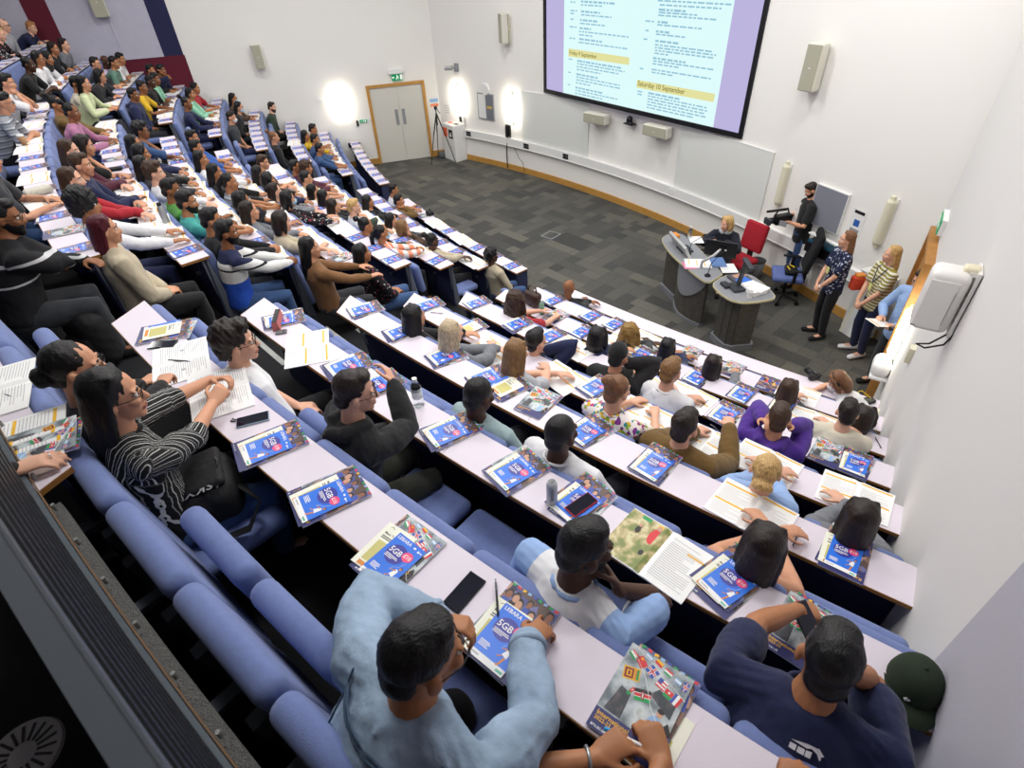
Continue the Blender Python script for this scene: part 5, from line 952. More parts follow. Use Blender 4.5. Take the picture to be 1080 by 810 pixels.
def head_extras():
    eyes = []
    for s in (-1, 1): mb = MB(); mb.ell((s * .031, .0755, .006), (.0145, .011, .0085)); mb.mat(1); mb.ell((s * .031, .0835, .006), (.0065, .0045, .0065)); eyes.append(mb.mesh('eye', [mat('eye white', '#d9d4cc', .3), mat('eye dark', '#1a1210', .2)], True))
    mb = MB(); [mb.tube([(s * .013, .087, .024), (s * .032, .087, .029), (s * .05, .072, .024)], [.004, .0045, .002], 8) for s in (-1, 1)]; brows = mb.mesh('eyebrows', None, True)
    mb = MB()
    for s in (-1, 1):
        mb.tube([(s * .032 + .022 * math.cos(a), .096, .004 + .017 * math.sin(a)) for a in np.linspace(0, 2 * math.pi, 17)], [.0018] * 17, 6); mb.tube([(s * .054, .094, .01), (s * .078, .06, .012), (s * .082, .0, .008)], [.0018] * 3, 6)
    mb.tube([(-.011, .097, .008), (0, .1, .01), (.011, .097, .008)], [.0016] * 3, 6); gl = mb.mesh('glasses', None, True)
    mb = MB(); mb.ell((0, .03, -.052), (.062, .066, .066)); mb.ell((0, .06, -.1), (.032, .03, .026)); mb.ell((0, -.0, -.03), (.0665, .05, .05)); bd = remesh(mb, .008, 2, 'beard'); p = co(bd)
    keep = (p[:, 2] > -.034) & (p[:, 1] > .03); p[keep] *= .9; wrinkle(bd, .001, 90); setco(bd, p)
    mb = MB(); mb.ell((0, .05, -.045), (.058, .062, .05)); mb.ell((0, .095, -.03), (.022, .022, .02)); mask = remesh(mb, .007, 3, 'face_mask')
    mb = MB(); mb.tube([(s_ * .083 * math.sin(a), -.0 , .02 + .105 * math.cos(a)) for s_ in (1,) for a in np.linspace(-1.5, 1.5, 14)], [(.012, .006)] * 14, 8); [mb.cyl((s * .07, 0, 0), (s * .098, 0, 0), .036, .03, 16) for s in (-1, 1)]; hp = mb.mesh('headphones', None, True)
    mb = MB(); v = []; mb.tube([(-.05, .085, .085), (0, .15, .075), (.05, .085, .085)], [(.02, .008), (.055, .006), (.02, .008)], 12, ref=(1, 0, 0)); peak = mb.mesh('cap_peak', None, True)
    return dict(eyes=eyes, eyebrows=brows, glasses=gl, beard=bd, face_mask=mask, headphones=hp, cap_peak=peak)
HX = head_extras()
SKIN = {'p': ('#d9a68b', '#b8705f'), 'q': ('#c99272', '#a5604e'), 'm': ('#a8714c', '#85493a'), 'b': ('#875635', '#68392b'), 'd': ('#4a2e20', '#4a2620'), 'e': ('#5f3c29', '#5a2f28')}
def skin_mats(k): return [mat('skin ' + k, SKIN[k][0], .5, var=.05, vscale=14, bump=.05, bscale=120), mat('lips ' + k, SKIN[k][1], .45)]
HCOL = {'black': '#0f0d0e', 'brown': '#3a2619', 'dark brown': '#1f1511', 'light brown': '#7a5a38', 'blonde': '#bd9a63', 'ash blonde': '#b5a284', 'auburn': '#775238', 'red': '#4a0f1c', 'grey': '#6d6862', 'golden braided': '#8a6a35', 'ginger': '#a8764a'}
def hair_mat(c):
    nm = 'hair ' + c
    if nm in MATS: return MATS[nm]
    m = mat(nm, HCOL[c], .45, spec=.35); b = m.node_tree.nodes['Principled BSDF']; tc = N(m, 'ShaderNodeTexCoord'); mp = N(m, 'ShaderNodeMapping'); mp.inputs['Scale'].default_value = (1, .55, .12); Lk(m, tc.outputs['Object'], mp.inputs[0])
    n = N(m, 'ShaderNodeTexNoise'); n.inputs['Scale'].default_value = 190; n.inputs['Detail'].default_value = 4; Lk(m, mp.outputs[0], n.inputs['Vector'])
    r = N(m, 'ShaderNodeMapRange'); r.inputs[1].default_value = .3; r.inputs[2].default_value = .7; r.inputs[3].default_value = .5; r.inputs[4].default_value = 1.5; Lk(m, n.outputs['Fac'], r.inputs[0])
    v = N(m, 'ShaderNodeVectorMath'); v.operation = 'SCALE'; v.inputs[0].default_value = lin(HCOL[c])[:3]; Lk(m, r.outputs[0], v.inputs['Scale']); Lk(m, v.outputs[0], b.inputs['Base Color'])
    bp = N(m, 'ShaderNodeBump'); bp.inputs['Strength'].default_value = .6; bp.inputs['Distance'].default_value = .006; Lk(m, n.outputs['Fac'], bp.inputs['Height']); Lk(m, bp.outputs[0], b.inputs['Normal']); return m
def cloth(c, name=None): return mat('cloth ' + (name or c), c, .9, bump=.35, bscale=22, var=.05, vscale=10, sheen=.1)
CL = {'black': '#141416', 'white': '#dcdcde', 'navy': '#1a2144', 'cream': '#cdc5b2', 'grey': '#6f7278', 'light grey': '#a9abb0', 'dark grey': '#2e3035', 'green': '#4d8a3f', 'teal': '#3f9a93', 'dark green': '#2a3a2c', 'olive': '#6a5128', 'purple': '#4a2a86', 'red': '#a3202c', 'maroon': '#4f2030', 'yellow': '#c9a21f', 'blue': '#3559a0', 'denim': '#35507a', 'pink': '#a8708f', 'tan': '#7a5534', 'mint': '#8fc9ab', 'pale green': '#c2cba0', 'lilac': '#c5b3cf', 'sage': '#5f8476', 'light blue': '#8fabd6', 'beige': '#b9ad95', 'teal grey': '#8fa3a6', 'brown': '#4a3526', 'ink': '#151827', 'dark olive': '#26271f'}
# patterned cloths
def src_attr(scale):
    def f(m):
        at_ = N(m, 'ShaderNodeAttribute'); at_.attribute_name = 'stripe'; ma = N(m, 'ShaderNodeMath'); ma.operation = 'MULTIPLY'; ma.inputs[1].default_value = scale; Lk(m, at_.outputs['Fac'], ma.inputs[0]); fr = N(m, 'ShaderNodeMath'); fr.operation = 'FRACT'; Lk(m, ma.outputs[0], fr.inputs[0]); return fr.outputs[0]
    return f
ramp_mat('cloth striped', src_attr(24), [(0, '#121214'), (.36, '#b9b9b6'), (.44, '#121214'), (.66, '#8d8d8a'), (.72, '#121214'), (.88, '#c9c9c6'), (.95, '#121214')], .9)
def stripe_attr(me, J):
    p = co(me); val = p[:, 0] + .5
    for sd, s in (('r', 1), ('l', -1)):
        S, E, W = J['S' + sd], J['E' + sd], J['W' + sd]
        for A, B in ((S, E), (E, W)):
            u = nrm(B - A); w = p - A; tt = w @ u; d = np.linalg.norm(w - np.outer(tt, u), axis=1); a = nrm(np.cross(u, [0, 0, 1])); b = np.cross(u, a)
            k = (d < .1) & (tt > -.02) & (s * p[:, 0] > .15 if A is S else True); val[k] = 5 + np.arctan2(w[k] @ a, w[k] @ b) * .055
    at_ = me.attributes.new('stripe', 'FLOAT', 'POINT'); at_.data.foreach_set('value', val.astype(np.float32))
ramp_mat('cloth floral', src_noise(42, 'vor'), [(0, '#efe6e2'), (.34, '#d8b52c'), (.46, '#efe6e2'), (.6, '#7d2f86'), (.7, '#8fb02c'), (.8, '#2f8a8f'), (.88, '#c7467f'), (.94, '#efe6e2')], .85)
ramp_mat('cloth jumper bands', src_axis(2, 1, 0, False), [(0, '#2450b8'), (.70, '#2450b8'), (.78, '#d9d9d6'), (.90, '#16181f'), (.92, '#d9d9d6'), (.975, '#1d2445')], .9)
ramp_mat('cloth coral bands', src_axis(1, 6.5, .1, True), [(0, '#e6e1dc'), (.5, '#e88f6d')], .9)
ramp_mat('cloth raglan', src_axis(0, 1, .5, False), [(0, '#8fabd6'), (.335, '#dcdcde'), (.665, '#8fabd6')], .9)
ramp_mat('cloth dotted', src_noise(60, 'vor'), [(0, '#17171b'), (.9, '#c9c9c9'), (.95, '#a33a4a')], .9)
ramp_mat('cloth navy floral', src_noise(45, 'vor'), [(0, '#1c2240'), (.84, '#b9bfcf')], .9)
ramp_mat('cloth yellow stripes', src_axis(2, 22, 0, True), [(0, '#d8d5c4'), (.5, '#8f8433')], .9)
ramp_mat('cloth check', src_axis(2, 14, 0, True, 'Object', .4), [(0, '#8b8f96'), (.5, '#5d626b'), (.75, '#b5b8bd')], .9)
def denim(name, c):
    m = mat(name, c, .9, var=.22, vscale=7, bump=.5, bscale=30); return m
denim('cloth jacket denim', '#8fa4ba')
ramp_mat('cloth sport bands', src_axis(2, 1, 0), [(0, '#15161a'), (.79, '#c9c9cb'), (.805, '#15161a'), (.93, '#c9c9cb'), (.955, '#15161a')], .8)
def cloth_of(c):
    if 'cloth ' + c in MATS: return MATS['cloth ' + c]
    return cloth(CL[c], c)
def hand(mb, W, d, n, side, curl=.3, spread=.0, sc=1.0, point=None):
    d = nrm(d); n = nrm(n - d * (np.array(n) @ d)); th = np.cross(d, n) * (-1 if side > 0 else 1); W = np.array(W); k = sc
    K = W + d * .088 * k
    mb.tube([W - d * .015, W + d * .03 * k, K], [(.026 * k, .019 * k), (.038 * k, .0165 * k), (.041 * k, .0135 * k)], 12, ref=th)
    for i, (Lf, off) in enumerate(((.074, .031), (.082, .0105), (.076, -.0105), (.06, -.03))):
        p = K + th * off * k - d * .004 * abs(i - 1); a = 0; pts = [p - d * .02]; dd = d + th * (spread * (.5 - i * .34))
        cl = curl if point is None or i else point
        for j, (fr, an) in enumerate(((.45, 62), (.32, 80), (.27, 50))):
            pts.append(p); a += math.radians(an) * cl * (1 + .08 * i); p = p + (nrm(dd) * math.cos(a) - n * math.sin(a)) * Lf * fr * k
        pts.append(p); mb.tube(pts, [.0092 * k, .0095 * k, .0088 * k, .0082 * k, .0068 * k], 8)
    b = W + d * .02 * k + th * .022 * k; p1 = b + nrm(d * .62 + th * .75 - n * .25) * .042 * k; p2 = p1 + nrm(d * .85 + th * .3 - n * (.25 + curl * .5)) * .034 * k; p3 = p2 + nrm(d * .95 - th * .15 * curl - n * (.25 + curl * .6)) * .027 * k
    mb.tube([b, p1, p2, p3], [.015 * k, .0115 * k, .0105 * k, .0085 * k], 8)
def ik(S, W, l1, l2, hint):
    S, W = np.array(S, float), np.array(W, float); v = W - S; d = np.linalg.norm(v); u = v / d
    if d > .985 * (l1 + l2): d = .985 * (l1 + l2); W = S + u * d
    a = (l1 * l1 - l2 * l2 + d * d) / (2 * d); h = math.sqrt(max(0, l1 * l1 - a * a)); pr = np.array(hint, float); pr = pr - u * (pr @ u); return S + u * a + nrm(pr) * h, W
POSES = {   # (right wrist, left wrist, right elbow hint, left elbow hint, right curl, left curl) in seat coordinates, desk edge at y .35, top at .72; H = relative to the head
    'cross': ((-.07, .44, .765), (.07, .42, .775), (1, -.2, -1), (-1, -.2, -1), .25, .25),
    'clasp': ((.055, .50, .775), (-.055, .50, .775), (1, -.2, -.8), (-1, -.2, -.8), .75, .75),
    'wide': ((.16, .47, .76), (-.16, .47, .76), (1, -.1, -.8), (-1, -.1, -.8), .2, .2),
    'chin': (('H', .035, .055, -.165), (-.07, .45, .765), (.6, .5, -1), (-1, -.2, -.8), .85, .25),
    'chinl': ((.07, .45, .765), ('H', -.035, .055, -.165), (1, -.2, -.8), (-.6, .5, -1), .25, .85),
    'mouth': (('H', .03, .1, -.15), ('H', -.03, .1, -.15), (.7, .4, -1), (-.7, .4, -1), .8, .8),
    'temple': (('H', .085, .03, -.06), (-.07, .45, .765), (1, .5, -.8), (-1, -.2, -.8), .45, .25),
    'templel': ((.07, .45, .765), ('H', -.085, .03, -.06), (1, -.2, -.8), (-1, .5, -.8), .25, .45),
    'ears': (('H', .10, .03, -.06), ('H', -.10, .03, -.06), (.6, .7, -1), (-.6, .7, -1), .45, .45),
    'lap': ((.07, .2, .60), (-.07, .2, .60), (1, -.3, -.3), (-1, -.3, -.3), .45, .45),
    'write': ((.1, .45, .77), (-.13, .46, .765), (1, -.1, -.8), (-1, -.1, -.8), .6, .15),
    'up': ((.15, .42, .96), (-.08, .45, .765), (.7, .2, -1), (-1, -.2, -.8), .6, .25)}
PEOPLE = []
HIDE = {}
def sit_fit(px, py, k, hips=(.44, .69), w=.25, ts=1.0, th0=None):
    best = None
    for th in (np.radians(np.arange(-14, 50, 1.0)) if th0 is None else [math.radians(th0)]):
        y, z = head_yz(th, ts); P = at(px, py, TIER(k) + z); r, a = polar(P); o = r - RK(k)
        for hip in np.arange(hips[0], hips[1], .02):
            m = abs((hip - y) - o); c = m + .05 * (th - .2) ** 2 + w * (hip - .58) ** 2
            if best is None or c < best[0]: best = (c, th, hip, a)
    return best[1:]
def spine(th, ts=1.0):
    p0 = np.array([0, 0, .545]); a, b, c = th * .75, th * 1.25, th * 1.0
    m = p0 + .25 * ts * np.array([0, math.sin(a), math.cos(a)]); t = m + .25 * ts * np.array([0, math.sin(b), math.cos(b)]); hb = t + .075 * np.array([0, math.sin(c) + .12, math.cos(c)]); return p0, m, t, hb
def head_yz(th, ts=1.0):
    p0, m, t, hb = spine(th, ts); h = hb + np.array([0, .03, .105]); return h[1], h[2]
def build_person(loc, rz, J, sp):
    """J: joints in local coordinates; sp: look. Returns the body object, its clothing and hair as children."""
    q = sp.get('w', 1.0); vox = sp.get('vox', .0095); sk = skin_mats(sp['skin']); hm = J['R']; H = J['head']
    def hp(p): return H + hm @ np.array(p, float)
    p0, m, t, hb = J['p0'], J['m'], J['t'], J['hb']; sx = J.get('sx', np.array([1.0, 0, 0]))
    mb = MB()
    mb.ell(hp((0, -.01, .035)), (.074, .093, .088), hm); mb.ell(hp((0, .03, -.035)), (.058, .06, .08), hm); mb.ell(hp((0, .063, -.096)), (.026, .024, .021), hm)
    mb.tube([hp((0, .082, .014)), hp((0, .098, -.016)), hp((0, .104, -.03))], [.0085, .0115, .0135], 8); mb.ell(hp((0, .089, -.034)), (.019, .014, .01), hm)
    for s in (-1, 1): mb.ell(hp((s * .078, -.008, -.008)), (.011, .021, .032), hm); mb.ell(hp((s * .036, .064, -.02)), (.025, .024, .022), hm); mb.ell(hp((s * .031, .077, .026)), (.024, .011, .007), hm)
    mb.ell(hp((0, .086, -.062)), (.024, .011, .0065), hm); mb.ell(hp((0, .084, -.072)), (.02, .011, .006), hm)
    nb = t + (hb - t) * .1; mb.tube([nb, hp((0, -.022, -.09)), hp((0, -.025, -.03))], [.062 * q, .054, .056], 14, ref=sx)
    TR = [p0 - [0, 0, .03], p0 + (m - p0) * .5, m, m + (t - m) * .55, t]; TW = [(.165 * q, .12 * q), (.15 * q, .108 * q), (.152 * q, .108 * q), (.162 * q, .11 * q), (.112 * q, .062 * q)]
    mb.tube(TR, TW, 18, ref=sx, ck=.4)
    arms = []
    for s, sd in ((1, 'r'), (-1, 'l')):
        S = J['S' + sd]; E = J['E' + sd]; W = J['W' + sd]
        mb.tube([t + (S - t) * .4 - nrm(t - m) * .02, S, S + (E - S) * .35, E, E + (W - E) * .3, W], [.05 * q, .055 * q, .047 * q, .037 * q, .038 * q, .026], 12)
        hd = J.get('hd' + sd); hn = J.get('hn' + sd)
        hand(mb, W, nrm(W - E) if hd is None else hd, (0, 0, 1) if hn is None else hn, s, J.get('c' + sd, .3), J.get('spr' + sd, .15), sp.get('hs', 1.0), J.get('pt' + sd))
        L = [J[x + sd] for x in ('hip', 'knee', 'ank', 'toe')]
        mb.tube([L[0], L[0] + (L[1] - L[0]) * .5, L[1], L[1] + (L[2] - L[1]) * .35, L[2]], [.085 * q, .075 * q, .056 * q, .055 * q, .036], 12); mb.tube([L[2] + [0, 0, -.02], L[2] * .4 + L[3] * .6 + [0, 0, -.0], L[3]], [.036, .036, .03], 10)
    me = remesh(mb, vox, 2, 'person'); [me.materials.append(x) for x in sk]
    ob = bpy.data.objects.new('person', me); ob.location = loc; ob.rotation_euler = (0, 0, rz); LINK.append(ob)
    # lips take the second material
    c = np.empty(len(me.polygons) * 3); me.polygons.foreach_get('center', c); c = (c.reshape(-1, 3) - H) @ hm
    lip = ((c[:, 0] / .026) ** 2 + ((c[:, 2] + .067) / .0135) ** 2 < 1) & (c[:, 1] > .07); me.polygons.foreach_set('material_index', lip.astype(np.int32)); me.update()
    # clothing
    typ, colr = sp['top']; cm = cloth_of(colr); infl = {'T': .014, 'L': .015, 'H': .024, 'J': .026, 'tank': .008, 'S': .016}[typ]
    mb = MB(); hem = p0 - (m - p0) * (.5 if 'stand' in J else .12); TR2 = [hem] + TR[1:-1] + [t + (hb - t) * (.02 if typ != 'tank' else -.45)]; TW2 = [(a + infl * 1.25, b + infl * 1.25) for a, b in TW[:-1]] + [(.118 * q + infl, .068 * q + infl)]
    mb.tube(TR2, TW2, 20, ref=sx, ck=.45)
    for s, sd in ((1, 'r'), (-1, 'l')):
        S = J['S' + sd]; E = J['E' + sd]; W = J['W' + sd]
        if typ == 'tank': mb.tube([t + (S - t) * .5 + [0, -.07, -.08], t + (S - t) * .5 + [0, 0, .02], t + (S - t) * .5 + [0, .07, -.06]], [.016] * 3, 8); continue
        if typ in 'T': mb.tube([t + (S - t) * .3 - nrm(t - m) * .01, S, S + (E - S) * .38, S + (E - S) * .66], [.062 * q + infl * .8, .056 * q + infl, .049 * q + infl * 1.3, .047 * q + infl * 1.5], 14)
        elif typ == 'S': mb.tube([t + (S - t) * .3 - nrm(t - m) * .01, S, S + (E - S) * .38, E, E + (W - E) * .12], [.062 * q + infl * .8, .056 * q + infl, .049 * q + infl, .04 * q + infl * 1.1, .039 * q + infl * 1.1], 14)
        else:
            w0 = W - nrm(W - E) * .012; mb.tube([t + (S - t) * .3 - nrm(t - m) * .01, S, S + (E - S) * .38, S + (E - S) * .8, E, E + (W - E) * .3, E + (W - E) * .8, w0], [.062 * q + infl * .8, .056 * q + infl, .049 * q + infl, .042 * q + infl * 1.1, .041 * q + infl, .041 * q + infl, .032 * q + infl * .9, .03 * q + infl * (.5 if typ != 'J' else .8)], 14)
    if typ == 'H': mb.tube([t + np.array([-.095, .03, .035]), t + np.array([-.07, -.075, .03]), t + np.array([0, -.125, .0]), t + np.array([.07, -.075, .03]), t + np.array([.095, .03, .035])], [.03, .042, .05, .042, .03], 12)
    if typ == 'J': mb.tube([nb + np.array([-.06, .06, .0]), nb + np.array([-.082, -.0, .035]), nb + np.array([0, -.085, .035]), nb + np.array([.082, -.0, .035]), nb + np.array([.06, .06, .0])], [.016, .02, .024, .02, .016], 10)
    tm = remesh(mb, min(.014, vox * 1.3), 3, 'top'); wrinkle(tm, sp.get('wr', .0045), 13, sp.get('seed', 1)); wrinkle(tm, sp.get('wr', .0045) * .5, 34, sp.get('seed', 1) + 3); tm.materials.append(cm)
    if colr == 'striped': stripe_attr(tm, J)
    tob = part(ob, {'T': 't_shirt', 'L': 'jumper', 'H': 'hoodie', 'J': 'jacket', 'tank': 'vest_top', 'S': 'shirt'}[typ], tm, None)
    if sp.get('back'): sp['back'](ob, tm, J)
    if typ in 'TS' or sp.get('collar'):
        mb = MB(); ring = [nb + (hb - nb) * .3 + np.array([.072 * q * math.cos(w), .07 * q * math.sin(w) - .002, .012 * math.sin(w) * -1]) for w in np.linspace(0, 2 * math.pi, 17)]; mb.tube(ring, [.009] * 17, 8, cap=False); part(tob, 'collar', mb, cloth_of(sp.get('collar', colr)), True)
    bot = sp.get('bottom', 'dark grey'); mb = MB(); mb.ell(p0 - [0, 0, .01], (.178 * q, .14 * q, .125 * q))
    for sd in 'rl':
        L = [J[x + sd] for x in ('hip', 'knee', 'ank')]; mb.tube([L[0], L[0] + (L[1] - L[0]) * .5, L[1], L[1] + (L[2] - L[1]) * .4, L[2] + (L[1] - L[2]) * .06], [.098 * q, .088 * q, .071 * q, .067 * q, .056 * q], 14)
    bm_ = remesh(mb, .014, 3, 'trousers'); wrinkle(bm_, .004, 12, 3); bm_.materials.append(cloth_of(bot)); part(ob, 'trousers', bm_, None)
    if sp.get('shoe', 1):
        sc = cloth_of(sp.get('shoec', 'black'))
        for sd in 'rl':
            A, T_ = J['ank' + sd], J['toe' + sd]; mb = MB(); f_ = nrm((T_ - A) * [1, 1, 0]); gz = J.get('gz', 0); a_ = np.array([A[0], A[1], gz + .045]); mb.tube([a_ - f_ * .05, a_ + f_ * .05, np.array([T_[0], T_[1], gz + .036]) + f_ * .02], [(.04, .044), (.046, .042), (.042, .034)], 12, ref=np.cross(f_, [0, 0, 1])); part(ob, 'shoe', mb, sc, True)
    # hair and face
    HM = Matrix(((hm[0, 0], hm[0, 1], hm[0, 2], H[0]), (hm[1, 0], hm[1, 1], hm[1, 2], H[1]), (hm[2, 0], hm[2, 1], hm[2, 2], H[2]), (0, 0, 0, 1)))
    def hpart(name, me, mt, label=None):
        o = _new(name, me, ob); o.matrix_local = HM
        if mt is not None:
            if len(me.materials) == 0: me.materials.append(mt)
            o.material_slots[0].link = 'OBJECT'; o.material_slots[0].material = mt
        if label: o['label'] = label
        return o
    hs, hc = sp['hair']
    if hs == 'cap': cp_ = hpart('cap', hair('cap'), cloth_of(hc)); pk_ = hpart('cap_peak', HX['cap_peak'], cloth_of(hc)); pk_.parent = cp_; pk_.matrix_local = Matrix.Identity(4)
    elif hs != 'bald': hpart('headscarf' if hs == 'scarf' else 'hair', hair(hs), cloth_of(hc) if hs == 'scarf' else hair_mat(hc))
    [hpart('eye', e_, None) for e_ in HX['eyes']]; hpart('eyebrows', HX['eyebrows'], hair_mat(hc if hc in HCOL and hs not in ('cap', 'scarf') else 'black'))
    for x in sp.get('x', []):
        if x == 'beard': hpart('beard', HX['beard'], hair_mat(hc if hc in HCOL else 'black'))
        elif x == 'glasses': hpart('glasses', HX['glasses'], M_BLACK)
        elif x == 'mask': hpart('face_mask', HX['face_mask'], mat('mask blue' if sp.get('mask') else 'mask white', '#9fc4d8' if sp.get('mask') else '#e3e5e6', .8))
        elif x == 'headphones': hpart('headphones', HX['headphones'], M_BLACK)
    for f in sp.get('extra', []): f(ob, J)
    tag(ob, sp['label'], 'person', sp.get('group')); return ob
def limbs(J, w=1.0, sw=.185):
    t = J['t']; m = J['m']; up = nrm(t - m); fwd = np.cross(up, [1, 0, 0])
    for s, sd in ((1, 'r'), (-1, 'l')):
        if 'S' + sd not in J: J['S' + sd] = t + np.array([s * sw * w, 0, 0]) - up * .055 + np.array([0, .02, 0])
def seated(px, py, k, pose, sp, look=None, over=None):
    if 'az' in sp: th, hip, az = math.radians(sp['th']), sp['hip'], sp['az']
    else: th, hip, az = sit_fit(px, py, k, sp.get('hips', (.44, .69)), sp.get('hw', .25), sp.get('ts', 1.0), sp.get('lean'))
    loc = pol(RK(k) + hip, az, TIER(k)); rz0 = face_rot(loc); look = sp.get('look', 0) if look is None else look
    rz = rz0 + math.radians(look * .3 + sp.get('turn', 0))
    loc = tuple(loc); p0, m, t, hb = spine(th, sp.get('ts', 1.0)); yaw = math.radians(look * .7); R = rot_z(yaw) @ rot_x(-th * sp.get('nod', .35) - math.radians(sp.get('down', 4))) @ rot_y(math.radians(sp.get('tilt', 0)))
    J = dict(p0=p0, m=m, t=t, hb=hb, head=hb + np.array([0, .03, .105]), R=R); H = J['head']; w = sp.get('w', 1.0); limbs(J, w, sp.get('sw', .185))
    rw, lw, rh, lh, rc, lc = POSES[pose]; dy = .58 - hip
    def tgt(x):
        if isinstance(x[0], str): return H + R @ np.array(x[1:], float)
        return np.array([x[0], x[1] - dy, x[2]]) if pose != 'lap' else np.array(x)
    Mi = (Matrix.Translation(loc) @ Matrix.Rotation(rz, 4, 'Z')).inverted()
    def loc_of(P): return np.array(Mi @ Vector(P))
    T = {'r': tgt(rw), 'l': tgt(lw)}; Hn = {'r': rh, 'l': lh}; J['cr'], J['cl'] = rc, lc; over = over or {}
    for sd in 'rl':
        if 'W' + sd in over: x = over['W' + sd]; T[sd] = loc_of(at(x[0], x[1], TIER(k) + x[2]))
        if 'H' + sd in over: T[sd] = H + R @ np.array(over['H' + sd], float)
        if 'h' + sd in over: Hn[sd] = over['h' + sd]
        if 'c' + sd in over: J['c' + sd] = over['c' + sd]
        if 'pt' + sd in over: J['pt' + sd] = over['pt' + sd]
        if 'spr' + sd in over: J['spr' + sd] = over['spr' + sd]
        J['E' + sd], J['W' + sd] = ik(J['S' + sd], T[sd], .30 * sp.get('al', 1), .265 * sp.get('al', 1), Hn[sd])
        s = 1 if sd == 'r' else -1
        if isinstance((rw if sd == 'r' else lw)[0], str) and 'W' + sd not in over: J['hd' + sd] = nrm(nrm(J['W' + sd] - J['E' + sd]) + np.array([-s * .5, .0, .3])); J['hn' + sd] = nrm(np.array([s * .5, .8, -.2]))
        elif pose in ('clasp',): J['hd' + sd] = nrm(np.array([-s * .75, .6, .05])); J['hn' + sd] = nrm(np.array([s * .3, .45, .8]))
        elif pose == 'lap': J['hd' + sd] = nrm(np.array([-s * .5, .8, -.15]))
        elif pose == 'cross': J['hd' + sd] = nrm(np.array([-s * .7, .5, -.02]))
        else: J['hd' + sd] = nrm(nrm(J['W' + sd] - J['E' + sd]) * [1, 1, .25])
        if 'hd' + sd in over: J['hd' + sd] = nrm(np.array(over['hd' + sd], float))
        if 'hn' + sd in over: J['hn' + sd] = nrm(np.array(over['hn' + sd], float))
        J['hip' + sd] = p0 + [s * .09 * w, 0, -.03]; J['knee' + sd] = np.array([s * (.12 + .02 * random.random()), .42, .49]); J['ank' + sd] = np.array([s * .12, .36 + .06 * random.random(), .08]); J['toe' + sd] = J['ank' + sd] + [s * .03, .14, -.045]
    sp.setdefault('seed', int(px + py)); ob = build_person(loc, rz, J, sp); return ob, az, J
def standing(px, py, zh, face, sp, arms, lean=0.0, headyaw=0, down=8, feet=(.11, .0)):
    """zh: height of the head centre above the floor; face: world direction the body faces"""
    P = at(px, py, zh); rz = math.atan2(face[1], face[0]) - math.pi / 2; s_ = zh / 1.55
    p0 = np.array([0, 0, .93 * s_]); a = lean; m = p0 + .25 * s_ * np.array([0, math.sin(a * .8), math.cos(a * .8)]); t = m + .25 * s_ * np.array([0, math.sin(a * 1.2), math.cos(a * 1.2)]); hb = t + .08 * np.array([0, math.sin(a) + .1, math.cos(a)]); R = rot_z(math.radians(headyaw)) @ rot_x(-math.radians(down) - a * .3)
    H = hb + np.array([0, .025, .1]); J = dict(p0=p0, m=m, t=t, hb=hb, head=H, R=R, stand=1); w = sp.get('w', 1.0); limbs(J, w, .17)
    off = rot_z(rz) @ H; loc = (P[0] - off[0], P[1] - off[1], 0)
    for sd, s in (('r', 1), ('l', -1)):
        W, hint, c, hd, hn = arms[sd]; J['E' + sd], J['W' + sd] = ik(J['S' + sd], np.array(W) * [1, 1, s_], .29 * s_, .25 * s_, hint); J['c' + sd] = c
        if hd is not None: J['hd' + sd] = nrm(hd)
        if hn is not None: J['hn' + sd] = nrm(hn)
        J['hip' + sd] = p0 + [s * .085, 0, -.05]; J['knee' + sd] = np.array([s * feet[0], .03 + s * feet[1], .5 * s_]); J['ank' + sd] = np.array([s * feet[0], -.02 + s * feet[1], .085]); J['toe' + sd] = J['ank' + sd] + [s * .03, .15, -.05]
    return build_person(loc, rz, J, sp), J, loc, rz
